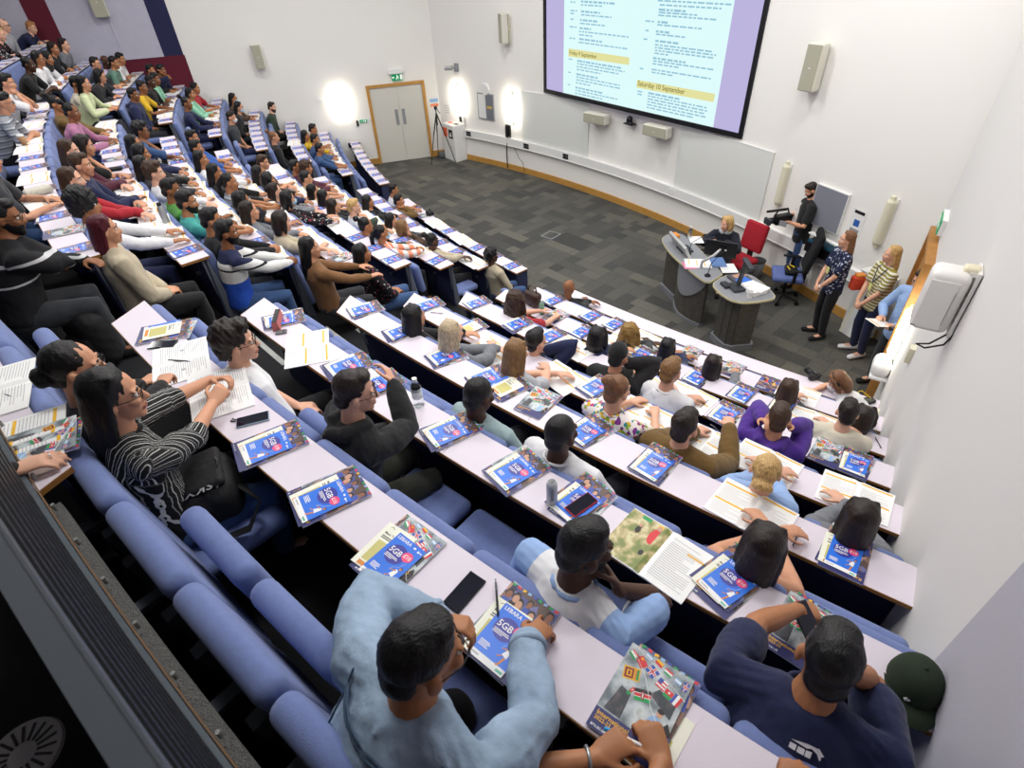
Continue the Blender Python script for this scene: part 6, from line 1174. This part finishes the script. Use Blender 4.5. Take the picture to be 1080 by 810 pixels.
# ================================================================ who sits where: px py block row pose skin hair:colour top:colour look extras
LIST = '''545 318 R 3 write p curlylong:brown T:red 0
600 304 R 1 cross b bald:black L:black 5
662 354 R 2 cross d curlylong:golden_braided L:dark_grey 0
704 367 R 2 cross m long:black L:navy 5
751 386 R 2 write q long:dark_brown L:grey 5
831 411 R 2 cross p long:brown L:black 8
910 442 R 2 cross q bob:dark_brown L:black 0
630 356 R 3 cross q bob:black H:navy 5
895 436 R 3 cross p short:dark_brown L:cream 12 w=1.1
566 360 R 4 temple p short:black L:navy -8
652 376 R 4 temple q cap:black J:black 8 w=1.05
707 392 R 4 cross p short:light_brown T:white -5 w=1.08
822 442 R 4 ears q fade:brown H:purple 12 w=1.05
437 335 R 5 cross q long:black L:black 5
476 352 R 5 cross p long:ash_blonde L:grey 5
545 373 R 5 cross p long:light_brown T:light_grey 5
650 412 R 5 write p bun:auburn T:floral -10
722 450 R 5 up p short:dark_brown J:olive -5 w=1.08
807 497 R 5 cross p lowbun:blonde L:light_blue 10
905 546 R 5 cross p long:dark_brown L:grey 10 glasses
505 418 R 6 lap d buzz:black T:teal_grey -5 down=14
592 458 R 6 lap d buzz:black T:white -5 w=1.05
805 575 R 6 cross q long:dark_brown tank:light_blue 5
456 254 M 2 cross d bun:black L:beige -5
519 270 M 1 lap d curly:black L:beige -15
415 200 M 1 cross m short:black T:white -20 glasses
421 212 M 1 mouth m short:black L:olive -30
388 213 M 2 chin m long:black L:black -10
411 233 M 2 cross q long:black L:dark_grey -15
425 240 M 2 mouth q bob:light_brown L:brown -10
373 218 M 3 cross p short:blonde T:white -18
386 238 M 3 templel m bun:black L:dark_green -10 glasses
403 246 M 3 clasp m pony:black L:coral_bands -15 mask
381 268 M 4 lap m long:black L:dotted -10
342 208 M 3 cross q long:black L:black -5
351 218 M 3 cross q long:dark_brown L:dark_grey -5
277 171 M 4 cross q side:brown T:black -25
273 183 M 4 cross m long:black L:black -10
283 190 M 4 cross m bob:black L:navy -5
290 202 M 4 cross p long:dark_brown L:grey -15
304 210 M 4 write q bob:black L:dotted -10 mask
297 234 M 5 cross p bob:dark_brown T:beige -10
311 176 M 3 cross m short:black L:maroon -15
323 177 M 3 cross m curly:brown L:maroon -10
323 188 M 3 clasp q short:black T:pale_green -15 glasses
331 202 M 3 clasp q long:black T:black -10
337 157 F 2 clasp m short:black S:denim -15
330 136 F 2 cross m short:black T:yellow -10
322 143 F 2 cross m long:black L:yellow -10
332 147 F 2 cross m short:black L:denim -15
203 145 M 5 cross m short:black S:blue -25
207 156 M 5 clasp m short:black S:blue -20
212 168 M 5 clasp m long:black L:white -20
227 182 M 5 wide m long:black L:black -18
242 192 M 5 clasp m pony:black T:check -20
255 212 M 5 temple m bob:black T:dark_grey -10
263 223 M 5 cross q long:dark_brown L:grey -10
197 213 M 6 clasp m short:black T:teal -25 beard
223 232 M 6 clasp m short:black L:black -20
239 245 M 6 clasp b short:black L:jumper_bands -22 beard
327 262 M 5 wide q long:black L:tan -20
149 138 M 6 chin b curly:black S:denim -20 glasses w=1.05
141 152 M 6 cross m long:black L:navy -20
149 162 M 6 cross m bob:black L:black -15
151 175 M 6 cross m long:black L:dark_grey -10
164 182 M 6 cross p curly:brown L:white -25
181 200 M 6 cross b short:black T:green -25
8 87 M 8 mouth q short:black T:white -15
5 108 M 8 clasp q fade:black S:check -10 glasses
-16 168 M 8 wide q short:black T:dark_grey -10
60 110 M 7 cross m bun:black L:olive -25
76 118 M 7 wide b bun:black L:pink -25
73 159 M 7 cross p long:brown L:maroon -25
89 153 M 7 chin q bob:dark_brown T:black -20
86 174 M 7 cross q short:brown J:navy -22
76 190 M 7 cross p long:brown L:red -20
91 216 M 7 wide m afro:black L:white -20
111 243 M 7 lap q long:red J:beige -12 w=1.05
5 229 M 8 chin b short:black J:sport_bands -20 beard,glasses w=1.08
5 27 F 9 lap p balding:brown S:light_grey -15 glasses
0 36 F 9 wide p long:blonde L:dotted -15
34 29 F 9 cross p short:ginger L:navy -15
57 51 F 8 cross m long:dark_brown L:black -20
68 47 F 8 lap p long:dark_brown L:grey -20
41 62 F 8 clasp m long:black L:white -15 glasses
50 61 F 8 clasp m scarf:black L:white -15
31 68 F 8 clasp d bun:black T:black -20
101 67 F 7 cross q short:black S:dark_grey -20 glasses
112 65 F 7 cross d bald:black S:lilac -20
121 66 F 7 cross m short:black T:sage -20
127 62 F 7 cross m short:black T:white -20
106 80 F 7 wide q bob:black L:black -20 glasses
81 88 F 7 wide m short:black L:cream -20
89 88 F 7 wide q long:black L:pale_green -20
141 100 F 6 lap b short:black H:navy -22
150 92 F 6 wide b short:black T:yellow -20
159 86 F 6 cross d fade:black T:black -22
164 83 F 6 cross b short:black T:mint -20
159 74 F 6 cross m short:black L:black -20
170 74 F 6 temple b short:black T:navy -10
206 93 F 5 wide m long:black T:red -20
201 99 F 5 cross m long:black L:mint -22
197 109 F 5 wide b bun:black L:navy -22
246 104 F 4 cross m long:black L:brown -20 mask
252 113 F 4 lap q long:black L:black -20 mask
244 124 F 4 lap q fade:dark_brown T:dark_grey -20 mask
287 113 F 3 lap p short:dark_brown L:dark_green -20 beard
289 145 F 3 lap q bun:auburn L:black -10'''
TOPW = {'T': 't-shirt', 'L': 'top', 'H': 'hoodie', 'J': 'jacket', 'S': 'shirt', 'tank': 'vest top'}
HAIRW = {'short': 'short %s hair', 'side': 'side swept %s hair', 'fade': 'cropped %s hair', 'buzz': 'shaved %s hair', 'bald': 'a bald head', 'balding': 'thinning %s hair', 'curly': 'curly %s hair', 'afro': 'big %s afro', 'curlylong': 'long curly %s hair', 'long': 'long %s hair', 'bob': '%s bob', 'bun': '%s hair bun', 'lowbun': 'low %s bun', 'pony': '%s ponytail', 'cap': 'black cap', 'scarf': '%s headscarf'}
POSEW = {'cross': 'arms on desk', 'clasp': 'hands clasped', 'wide': 'arms forward', 'chin': 'hand at chin', 'chinl': 'hand at chin', 'mouth': 'hands at mouth', 'temple': 'hand at temple', 'templel': 'hand at temple', 'ears': 'hands at ears', 'lap': 'hands in lap', 'write': 'writing', 'up': 'hand raised'}
COLW = {'sport_bands': 'black white striped', 'jumper_bands': 'blue white navy', 'coral_bands': 'coral banded', 'dotted': 'dark dotted', 'check': 'grey checked', 'floral': 'bright floral', 'pale_green': 'pale green'}
OCC = {}; SPECS = []; seen = {}
for ln in LIST.split('\n'):
    f = ln.split(); x, y, b, k, pose, sk, hr, tp, lk = float(f[0]), float(f[1]), f[2], int(f[3]), f[4], f[5], f[6].split(':'), f[7].split(':'), float(f[8])
    d = dict(skin=sk, hair=(hr[0], hr[1].replace('_', ' ')), top=(tp[0], tp[1].replace('_', ' ')), look=lk, x=[]); acc = ''
    for e in f[9:]:
        if '=' in e: a, v = e.split('='); d[a] = float(v)
        else: d['x'] = e.split(',')
    if 'mask' in d['x']: d['mask'] = 1 if y != 124 else 0; acc = ' and mask'
    elif 'beard' in d['x']: acc = ' and beard'
    elif 'glasses' in d['x']: acc = ' and glasses'
    hw = HAIRW[hr[0]]; hw = hw % hr[1].replace('_', ' ') if '%s' in hw else hw; cw = COLW.get(tp[1], tp[1].replace('_', ' '))
    lab = 'person with %s%s in %s %s, %s' % (hw, acc, cw, TOPW[tp[0]], rowname(k, b))
    if len(lab.split()) > 16: lab = lab.replace('person with ', 'person, ')
    if lab in seen or len(lab.split()) < 13: lab = 'person with %s%s in %s %s, %s, %s' % (hw, acc, cw, TOPW[tp[0]], POSEW[pose], rowname(k, b))
    seen[lab] = 1; d['label'] = lab; d['vox'] = .0085 if b == 'R' and k >= 5 else .0095 if b == 'R' else .0115
    if b != 'R': d['hs'] = 1.08; d['bottom'] = random.choice(['dark grey', 'denim', 'black', 'navy'])
    SPECS.append((x, y, k, b, pose, d))
READ = {}
for x, y, k, b, pose, d in SPECS:
    if b == 'F' or b == 'M': d.setdefault('w', random.choice([.94, .98, 1.0, 1.03]))
    if (x, y) in ((239, 245), (381, 268), (519, 270)): d['bottom'] = 'denim'
    if (x, y) == (381, 268): d['shoec'] = 'light grey'
    ob, az, J = seated(x, y, k, pose, d); OCC.setdefault((b, k), []).append(az)
    if pose in ('cross', 'wide', 'write', 'clasp'): READ.setdefault((b, k), []).append(az)
# ---- the large figures nearest the camera
def spec(**k): k.setdefault('vox', .0062); k.setdefault('x', []); return k
def watch(side, m=None):
    def f(ob, J):
        W, E = J['W' + side], J['E' + side]; u = nrm(W - E); mb = MB(); a = nrm(np.cross(u, [0, 0, 1])); b = np.cross(u, a); c = W - u * .02
        mb.tube([c + a * .031 * math.cos(w) + b * .026 * math.sin(w) for w in np.linspace(0, 2 * math.pi, 17)], [.0055] * 17, 8, ref=u); part(ob, 'wristband', mb, m or M_BLACK, True)
    return f
def denim_seams(ob, tm, J):
    # stitched yoke seam and cuffs laid just over the cloth
    p = co(tm); m = mat('denim seam', '#41546a', .9); t, mm = J['t'], J['m']; up = nrm(t - mm); bk = np.cross([1, 0, 0], up); bk = bk if bk[1] < 0 else -bk
    L = np.stack([p[:, 0], (p - t) @ up, (p - t) @ bk], 1)
    def path(xv):
        out = []
        for x, v in xv:
            c = (abs(L[:, 0] - x) < .022) & (abs(L[:, 1] - v) < .022)
            if c.any(): q = p[c][np.argmax(L[c][:, 2])]; out.append(t + np.array([x, 0, 0]) + up * v + bk * (L[c][:, 2].max() - .001))
        return out
    mb = MB()
    for pts in [path([(x, -.045 - dv + .03 * (x / .16) ** 2) for x in np.linspace(-.16, .16, 17)]) for dv in (0, .01)] + [path([(x * (1 - .02 * i), -.1 - i * .03) for i in range(10)]) for x in (-.085, -.077, .077, .085)] + [path([(s * (.165 - .004 * i), .02 - i * .025) for i in range(7)]) for s in (-1, 1)]:
        if len(pts) > 2: mb.tube(pts, [.0035] * len(pts), 6)
    part(ob, 'stitched_seam', mb, m, True)
    for sd in 'rl':
        mb = MB(); W, E = J['W' + sd], J['E' + sd]; u = nrm(W - E); a = nrm(np.cross(u, [.1, .2, 1])); b = np.cross(u, a)
        for dd, r, w in ((.02, .05, .013), (.055, .05, .006)): mb.tube([W - u * dd + (a * math.cos(x) + b * math.sin(x)) * r for x in np.linspace(0, 2 * math.pi, 21)], [w] * 21, 8, ref=u)
        part(ob, 'cuff', mb, cloth_of('jacket denim'), True)
def leaping_logo(ob, tm, J):
    p = co(tm); mb = MB(); t, mm = J['t'], J['m']; up = nrm(t - mm); bk = np.cross([1, 0, 0], up); bk = bk if bk[1] < 0 else -bk; L = np.stack([p[:, 0], (p - t) @ up, (p - t) @ bk], 1)
    def P(x, v):
        x, v = x * 1.25 + .02, v * 1.25 - .05; c = (abs(L[:, 0] - x) < .018) & (abs(L[:, 1] - v) < .018); return tuple(t + np.array([x, 0, 0]) + up * v + bk * ((L[c][:, 2].max() if c.any() else .1) + .003))
    mb.quad(P(-.034, -.012), P(-.02, -.012), P(-.02, .0), P(-.034, .0)); mb.quad(P(-.017, -.012), P(-.002, -.012), P(-.002, .0), P(-.017, .0)); mb.quad(P(.0, -.012), P(.012, -.012), P(.012, .002), P(.0, .0))
    mb.quad(P(-.034, .006), P(.0, .004), P(.022, .014), P(.0, .014)); mb.quad(P(.008, .008), P(.03, .0), P(.036, .004), P(.022, .016)); mb.quad(P(.022, .002), P(.03, -.008), P(.032, -.004), P(.028, .004))
    part(ob, 'chest_emblem', mb, mat('logo white', '#e6e6ea', .7))
def fold_scarf(col):
    def f(ob, J):
        t, hb = J['t'], J['hb']; mb = MB(); mb.tube([t + np.array([.085 * math.cos(w), .085 * math.sin(w) + .01, .03]) for w in np.linspace(0, 6.28, 15)], [.03] * 15, 8); part(ob, 'scarf', mb, cloth_of(col), True)
    return f
def hero(hx, hy, k, pose, over=None, **s):
    s = spec(**s); ob, az, J = seated(hx, hy, k, pose, s, over=over); b = 'R'; OCC.setdefault((b, k), []).append(az); return ob, J
hero(440, 680, 8, 'cross', hips=(.6, .85), hw=0, ts=1.16, lean=24, nod=.5, over=dict(Wr=(556, 676, .80), hr=(1, .1, -.5), cr=.45, ptr=.25, sprr=.5, hdr=(.0, 1, -.35), Wl=(462, 655, .92), hl=(-1, .6, -.4), cl=.6, hnl=(.2, .5, .6)), skin='m', hair=('fade', 'black'), top=('J', 'jacket denim'), look=-18, w=1.1, down=-2, x=['glasses'], back=denim_seams, bottom='black', wr=.0065, label='person in pale denim jacket seen from above reaching for a blue leaflet', sw=.195)
hero(610, 572, 7, 'lap', hips=(.6, .84), hw=0, ts=1.08, lean=14, over=dict(Hr=(.10, .11, -.15), hr=(.5, .6, -.8), cr=.8, hdr=(-.85, .15, .45), hnr=(.3, .9, .3)), skin='d', hair=('fade', 'black'), top=('T', 'raglan'), collar='light blue', look=-32, w=1.12, down=2, x=['beard'], bottom='dark grey', label='person in white t-shirt with pale blue sleeves, hand at mouth', sw=.2)
hero(878, 705, 7, 'cross', hips=(.6, .85), hw=0, ts=1.16, lean=24, nod=.5, over=dict(Wl=(845, 640, .83), hl=(-1, .25, .25), cl=.55, hdl=(.55, .5, -.35), Hr=(.085, .07, -.09), hr=(.35, .6, -.8), cr=.5, hdr=(-.2, .1, .9), hnr=(.9, .3, .1)), skin='m', hair=('fade', 'black'), top=('T', 'navy'), look=8, w=1.16, down=-2, x=[], back=leaping_logo, bottom='denim', label='person in navy t-shirt with small white emblem holding up a phone', sw=.205)
hero(372, 412, 7, 'temple', dict(Wr=(415, 405, 1.02), hr=(1, -.2, -.7), cr=.35, hdr=(-.5, .1, .4), hnr=(.6, .6, .2), Wl=(415, 452, .62), hl=(-.3, -.4, -1), cl=.3, hdl=(.3, .5, -.8)), skin='p', hair=('short', 'dark brown'), top=('H', 'black'), look=-30, w=1.04, down=4, x=['glasses'], bottom='dark olive', label='person in black hoodie and glasses shading the eyes with one hand')
hero(250, 362, 7, 'lap', None, skin='p', hair=('curly', 'dark brown'), top=('T', 'white'), look=-25, w=1.0, x=['glasses'], bottom='black', shoec='white', label='person in white t-shirt and glasses with curly dark hair at row end')
hero(118, 418, 8, 'clasp', dict(Wr=(243, 408, .80), hr=(.8, -.2, -.7), Wl=(228, 398, .80), hl=(-.8, -.2, -.5), hdr=(-.5, .8, .25), hdl=(.6, .7, .1), cr=.6, cl=.6), skin='q', hair=('long', 'black'), top=('S', 'striped'), look=-20, w=.96, x=['glasses'], bottom='denim', label='person with long black hair in black and white striped shirt', wr=.006)
hero(80, 388, 8, 'wide', dict(Wr=(182, 396, .79), hr=(.6, -.2, -.8), cr=.5, Wl=(150, 405, .72), cl=.3), skin='q', hair=('lowbun', 'black'), top=('L', 'black'), look=-20, w=.97, x=['glasses'], bottom='black', extra=[watch('r')], label='person in black top and glasses wearing a black bracelet, next to striped shirt')
# two people whose hands reach in from outside the picture
aF = polar(at(676, 742, ZK[8]))[1]
ob, J = hero(628, 905, 8, 'cross', dict(Wl=(628, 800, .80), hl=(-1, -.1, -.6), cl=.75, hdl=(.45, .9, .2), Wr=(700, 803, .79), hr=(1, -.1, -.6), cr=.7, hdr=(-.75, .6, .1)), skin='m', hair=('short', 'black'), top=('T', 'dark grey'), label='person below the picture edge uncapping a white and blue pen', extra=[watch('l', mat('watch steel', '#a9acae', .3, metal=.8))], az=aF - .25, th=-16, hip=.72, al=1.12)
aK = polar(at(850, 808, ZK[8]))[1]
ob, J = hero(805, 965, 8, 'cross', dict(Wl=(846, 818, .79), hl=(-1, .2, -.4), cl=.7, hdl=(-.1, 1, .1), Wr=(880, 840, .80), cr=.6), skin='m', hair=('short', 'black'), top=('T', 'black'), label='person whose knuckles show at the bottom picture edge behind navy t-shirt', az=aK + .1, th=-12, hip=.70, al=1.2)
sp9 = spec(skin='p', hair=('bob', 'brown'), top=('L', 'black'), label='person wearing a silver ring whose hand rests on the rear desk', az=polar(at(22, 490, ZK[9]))[1] - .35, th=-2, hip=.66, al=1.05)
ob, az, J = seated(-75, 470, 9, 'lap', sp9, over=dict(Wr=(14, 497, .77), hr=(.6, -.3, -.6), cr=.3, hdr=(.25, 1, .02), hnr=(0, 0, 1)))
W = J['Wr']; d = J['hdr']; mb = MB(); c = W + d * .115 + np.array([-.008, 0, .003]); mb.tube([c + np.array([.0115 * math.cos(w), 0, .0105 * math.sin(w)]) for w in np.linspace(0, 6.28, 15)], [.0022] * 15, 6); part(ob, 'ring', mb, mat('ring silver', '#c5c8ca', .25, metal=.8), True)
# things they hold
P = at(668, 788, ZK[8] + .075); a_, b_ = at(650, 774, ZK[8] + .085), at(697, 796, ZK[8] + .07); t = thing('marker_pen', 'white pen with bright blue ends held over the flags booklet', 'pen', a_); mb = MB(); mb.tube([a_, b_], [.0055, .0055], 10); part(t, 'barrel', mb, M_WHITE, True, True); mb = MB(); e_ = (b_ - a_) / np.linalg.norm(b_ - a_); M_CY = mat('pen cyan', '#1d8fcb', .35); mb.tube([a_ - e_ * .03, a_ + e_ * .006], [.0062, .0062], 10); part(t, 'cap', mb, M_CY, True, True); mb = MB(); mb.tube([b_ - e_ * .004, b_ + e_ * .012], [.006, .006], 10); part(t, 'end_plug', mb, M_CY, True, True)
P = at(851, 657, ZK[7] + .10); t = phone(P, face_rot(P) + .95, 'dark phone held up over booklet by person in navy t-shirt'); t.rotation_euler = (.45, 0, face_rot(P) + .95)
P = at(524, 630, ZK[8] + .017); pen(P, face_rot(P) + .75, 'black pen under the fingers of denim jacket person')
P = at(757, 454, ZK[5] + .12); pen(P, face_rot(P) + 1.2, 'black pen held by the person in olive jacket')
# ---- bags
SEATP = at(208, 545, TIER(8) + .46); t = thing('backpack', 'black backpack with grey lettering lying on the lowered seat', 'backpack', SEATP, face_rot(SEATP) - .35); M_BAG = mat('bag black', '#121214', .75, bump=.4, bscale=40)
mb = MB(); mb.rbox((0, .02, .12), (.34, .44, .24), .09, 5, rx=.12); me = remesh(mb, .012, 2, 'body'); wrinkle(me, .008, 14, 2); me.materials.append(M_BAG); part(t, 'body', me, None)
mb = MB(); mb.rbox((.0, .03, .235), (.26, .34, .05), .025, 3, rx=.12); fp_ = part(t, 'front_pocket', mb, M_BAG, True); mb = MB(); mb.tube([(-.16, .0, .2), (-.02, -.06, .285), (.15, -.04, .25)], [.005] * 3, 6); mb.tube([(-.14, .15, .24), (.0, .19, .285), (.14, .16, .25)], [.005] * 3, 6); part(fp_, 'zip', mb, M_DGREY, True)
mb = MB(); mb.rbox((-.03, -.19, .1), (.33, .08, .2), .04, 3); part(t, 'grey_base', mb, mat('marl grey', '#4a4a4c', .9, bump=.4, bscale=200, var=.3, vscale=120), True)
mb = MB(); mb.tube([(.1, .24, .18), (.2, .3, .14), (.26, .22, .06), (.22, .05, .02), (.16, -.05, .05)], [(.022, .006)] * 5, 8); part(t, 'shoulder_strap', mb, M_BAG, True)
mb = MB(); mb.text('SKYXHR', (.105, .15, .268), .07, (-.05, -.99, -.12), (.98, 0, 0)); part(fp_, 'lettering', mb, mat('lettering grey', '#8c8c90', .6))
P = at(98, 355, TIER(8) + .25); t = thing('backpack', 'black backpack standing beside the bearded person at middle block end', 'backpack', P - [0, 0, .24], face_rot(P) + .4); mb = MB(); mb.rbox((0, 0, .24), (.34, .22, .48), .1, 5); me = remesh(mb, .012, 2, 'body'); wrinkle(me, .008, 12, 4); me.materials.append(M_BAG); part(t, 'body', me, None); mb = MB(); mb.rbox((0, -.1, .18), (.26, .06, .24), .03, 3); part(t, 'front_pocket', mb, M_BAG, True); mb = MB(); mb.tube([(-.05, .0, .47), (0, 0, .53), (.05, 0, .47)], [.01] * 3, 8); part(t, 'handle', mb, M_BAG, True)
mb = MB(); mb.text('sport', (-.05, -.134, .2), .045, (1, 0, 0), (0, 0, 1)); part(t, 'lettering', mb, mat('lettering grey', '#8c8c90'))
lay_papers(READ)
down = set()
def seatidx(px, py, k, z):
    r, a = polar(at(px, py, TIER(k) + z)); L = seat_az('R', k); return ('R', k, int(np.argmin([abs(q - a) for q in L])))
down.add(seatidx(215, 560, 8, .46)); down.add(seatidx(520, 585, 7, .46))
build_seats(OCC, down)
# ================================================================ people on the stage
DN = (0, 0, -1)
def lanyard(ob, J):
    t, m = J['t'], J['m']; mb = MB(); c = m + np.array([0, .15, .02]); mb.tube([t + [-.06, .0, .06], t + [-.075, .1, -.03], c], [.006] * 3, 6); mb.tube([t + [.06, .0, .06], t + [.075, .1, -.03], c], [.006] * 3, 6); ly_ = part(ob, 'lanyard', mb, cloth_of('navy'), True); mb = MB(); mb.box(c - [0, -.01, .06], (.065, .006, .095)); part(ly_, 'name_badge', mb, mat('badge yellow', '#d6d58a', .5))
# cameraman
o1, J, L1_, r1_ = standing(855, 204, 1.66, (-.92, .1), dict(vox=.009, skin='q', hair=('short', 'dark brown'), top=('T', 'black'), bottom='denim', x=['beard'], label='person in black t-shirt standing with a video camera at the waist', w=1.05), {'r': ((.1, .27, 1.16), (1, -.6, -.6), .7, (-.4, .9, .1), None), 'l': ((-.08, .31, 1.13), (-1, -.4, -.6), .7, (.4, .9, .1), None)}, lean=.04, headyaw=-10, down=32)
c_, s_ = math.cos(r1_), math.sin(r1_); lx, ly = -.02, .40; vp = (L1_[0] + lx * c_ - ly * s_, L1_[1] + lx * s_ + ly * c_, 1.24); t = thing('video_camera', 'black video camera with microphone in the cameraman hands', 'video camera', vp, r1_ + .35)
mb = MB(); mb.rbox((0, 0, 0), (.13, .3, .16), .02, 2); part(t, 'body', mb, M_BLACK); mb = MB(); mb.cyl((0, .15, 0), (0, .27, 0), .05, .055, 16); ln_ = part(t, 'lens', mb, M_BLACK, True); mb = MB(); mb.box((0, .29, 0), (.14, .04, .1)); part(ln_, 'lens_hood', mb, M_DGREY); mb = MB(); mb.tube([(.03, -.12, .08), (.03, -.08, .16), (.03, .1, .16), (.03, .14, .08)], [.014] * 4, 8); part(t, 'top_handle', mb, M_BLACK, True)
mb = MB(); mb.tube([(-.05, .02, .19), (-.05, .38, .2)], [.022, .02], 10); part(t, 'shotgun_microphone', mb, M_BLACK, True); mb = MB(); mb.box((-.17, .12, .0), (.12, .01, .09), .5); part(t, 'flip_screen', mb, M_GREY); mb = MB(); mb.box((.09, -.06, 0), (.03, .1, .06)); part(t, 'red_tally', mb, mat('orange red', '#c8452c'))
armsF = {'r': ((.05, .23, .86), (1, -.4, -.2), .5, (-.6, .3, -.6), (.2, .9, .2)), 'l': ((-.05, .24, .86), (-1, -.4, -.2), .5, (.6, .3, -.6), (-.2, .9, .2))}
standing(892, 257, 1.55, (-.95, .05), dict(vox=.009, skin='p', hair=('long', 'auburn'), top=('T', 'navy floral'), bottom='black', label='person with long auburn hair in navy floral top and lanyard, standing', w=.96, extra=[lanyard, watch('l', M_WHITE)]), armsF, headyaw=-12, down=0)
standing(939, 273, 1.55, (-.95, .0), dict(vox=.009, skin='p', hair=('long', 'blonde'), top=('T', 'yellow stripes'), bottom='navy', shoec='white', label='person with long blonde hair in yellow striped top and lanyard, standing', w=.97, extra=[lanyard]), armsF, headyaw=-12, down=0)
o3, J3, L3, r3 = standing(970, 299, 1.62, (-.95, -.25), dict(vox=.009, skin='p', hair=('short', 'dark brown'), top=('L', 'light blue'), bottom='dark grey', x=['glasses'], label='person in pale blue shirt and glasses holding a sheet, half hidden by projector', w=1.03), {'r': ((.1, .27, 1.1), (1, -.5, -.6), .7, (-.3, .9, .1), None), 'l': ((-.1, .27, 1.08), (-1, -.5, -.6), .7, (.3, .9, .1), None)}, headyaw=0, down=18)
c_, s_ = math.cos(r3), math.sin(r3); q = (L3[0] - .41 * s_, L3[1] + .41 * c_, 1.14); mb = MB(); mb.box((0, 0, 0), (.21, .3, .003), rx=.25); mb.mat(1); mb.box((0, .1, .0275), (.18, .02, .002), rx=.25); solid('schedule_sheet', mb, [M_PAPER, M_YEL], 'white sheet with yellow bar held by the person behind projector', 'paper', q, r3)
# seated speaker behind the lectern
def seated_free(px, py, zh, face, sp, arms, th=.25, headyaw=0, down=8):
    p0, m, t, hb = spine(th); J = dict(p0=p0, m=m, t=t, hb=hb, head=hb + np.array([0, .03, .105]), R=rot_z(math.radians(headyaw)) @ rot_x(-math.radians(down))); rz = math.atan2(face[1], face[0]) - math.pi / 2; limbs(J, sp.get('w', 1), .175); P = at(px, py, zh); off = rot_z(rz) @ J['head']; loc = (P[0] - off[0], P[1] - off[1], 0)
    for sd, s in (('r', 1), ('l', -1)):
        W, hint, c, hd, hn = arms[sd]; J['E' + sd], J['W' + sd] = ik(J['S' + sd], W, .29, .25, hint); J['c' + sd] = c
        if hd: J['hd' + sd] = nrm(hd)
        J['hip' + sd] = p0 + [s * .09, 0, -.03]; J['knee' + sd] = np.array([s * .12, .42, .49]); J['ank' + sd] = np.array([s * .12, .38, .08]); J['toe' + sd] = J['ank' + sd] + [s * .03, .14, -.045]
    return build_person(loc, rz, J, sp), J, loc, rz
seated_free(767, 234, 1.24, (-.55, -.85), dict(vox=.009, skin='p', hair=('bob', 'blonde'), top=('J', 'ink'), bottom='ink', label='person with blonde bob in navy blazer seated at the lectern', w=.96, extra=[fold_scarf('light grey')]), {'r': ((.12, .36, .99), (1, -.2, -.7), .2, (-.2, 1, 0), None), 'l': ((-.1, .38, .99), (-1, -.2, -.7), .2, (.2, 1, 0), None)}, th=.2, headyaw=-35, down=6)
# photographer leaning over the wall end of the front desk
u_ = pol(1, -127.5)[:2] - C; tang = np.array([-u_[1], u_[0]]); tang = tang if tang[0] < 0 else -tang
o5, J5, L5, r5 = seated_free(884, 402, 1.06, (tang[0] + .0, tang[1] + .0), dict(vox=.0085, skin='p', hair=('bob', 'auburn'), top=('T', 'white'), bottom='denim', x=['headphones'], label='person with headphones and auburn hair bent over a camera on front desk', w=.97, extra=[watch('l', M_WHITE)]), {'r': ((.08, .62, .78), (1, .0, -.3), .7, (-.3, 1, 0), None), 'l': ((-.08, .60, .78), (-1, .1, -.2), .7, (.4, 1, 0), None)}, th=.75, headyaw=0, down=38)
P = ondesk(858, 400, 1); t = thing('photo_camera', 'black camera lying on front desk under the hands of headphone wearer', 'camera', P, face_rot(P) + .9); mb = MB(); mb.rbox((0, 0, .045), (.14, .07, .09), .02, 3); part(t, 'body', mb, M_BLACK); mb = MB(); mb.cyl((0, .03, .045), (0, .15, .045), .036, .038, 16); part(t, 'lens', mb, M_BLACK, True); mb = MB(); mb.rbox((0, 0, .1), (.05, .05, .03), .01, 2); part(t, 'viewfinder', mb, M_DGREY)
# ================================================================ light
w = bpy.data.worlds.new('world'); scene.world = w; w.use_nodes = True; bg = w.node_tree.nodes['Background']; bg.inputs[0].default_value = (.85, .85, .85, 1); bg.inputs[1].default_value = .12
M_FIX = mat('ceiling light diffuser', '#f6f7fb', .5, emit=3)
n_ = 0
for (x, y, e) in ((-9.5, 11.2, 95), (-6.2, 12.8, 130), (-6.8, 8.2, 105), (-3.2, 13.6, 145), (-3.6, 9.4, 115), (-4.0, 5.2, 95), (-.4, 13.0, 130), (-.6, 9.2, 130), (-.8, 5.6, 115), (-.9, 2.4, 70), (1.8, 9.6, 130), (1.8, 6.2, 130), (1.2, 3.2, 90), (3.9, 7.6, 115), (-8.0, 4.5, 60)):
    t = thing('ceiling_light', 'square ceiling light panel, %s of those over the hall' % ORD[n_ + 1] if n_ < 16 else 'ceiling panel', 'ceiling light', (x, y, HC), 0, 'ceiling light panels'); n_ += 1
    mb = MB(); mb.box((0, 0, -.03), (1.2, .6, .06)); part(t, 'housing', mb, M_WHITE); mb = MB(); mb.box((0, 0, -.063), (1.14, .54, .006)); part(t, 'diffuser', mb, M_FIX)
    L = bpy.data.lights.new('ceiling_light_lamp', 'AREA'); L.energy = e * LIGHT; L.shape = 'RECTANGLE'; L.size = 1.14; L.size_y = .54; L.color = (1, .98, .95); lo = _new('ceiling_light_lamp', L); lo.location = (x, y, HC - .08)
vs = scene.view_settings; vs.view_transform = 'Standard'; vs.look = 'None'; vs.exposure = EXPO; vs.gamma = 1.0; vs.use_curve_mapping = False
scene.cycles.use_denoising = True
scene.cycles.max_bounces = 8; scene.cycles.diffuse_bounces = 5; scene.cycles.transmission_bounces = 6; scene.cycles.sample_clamp_indirect = 6
for o in LINK: COL.objects.link(o)
bpy.context.view_layer.update()
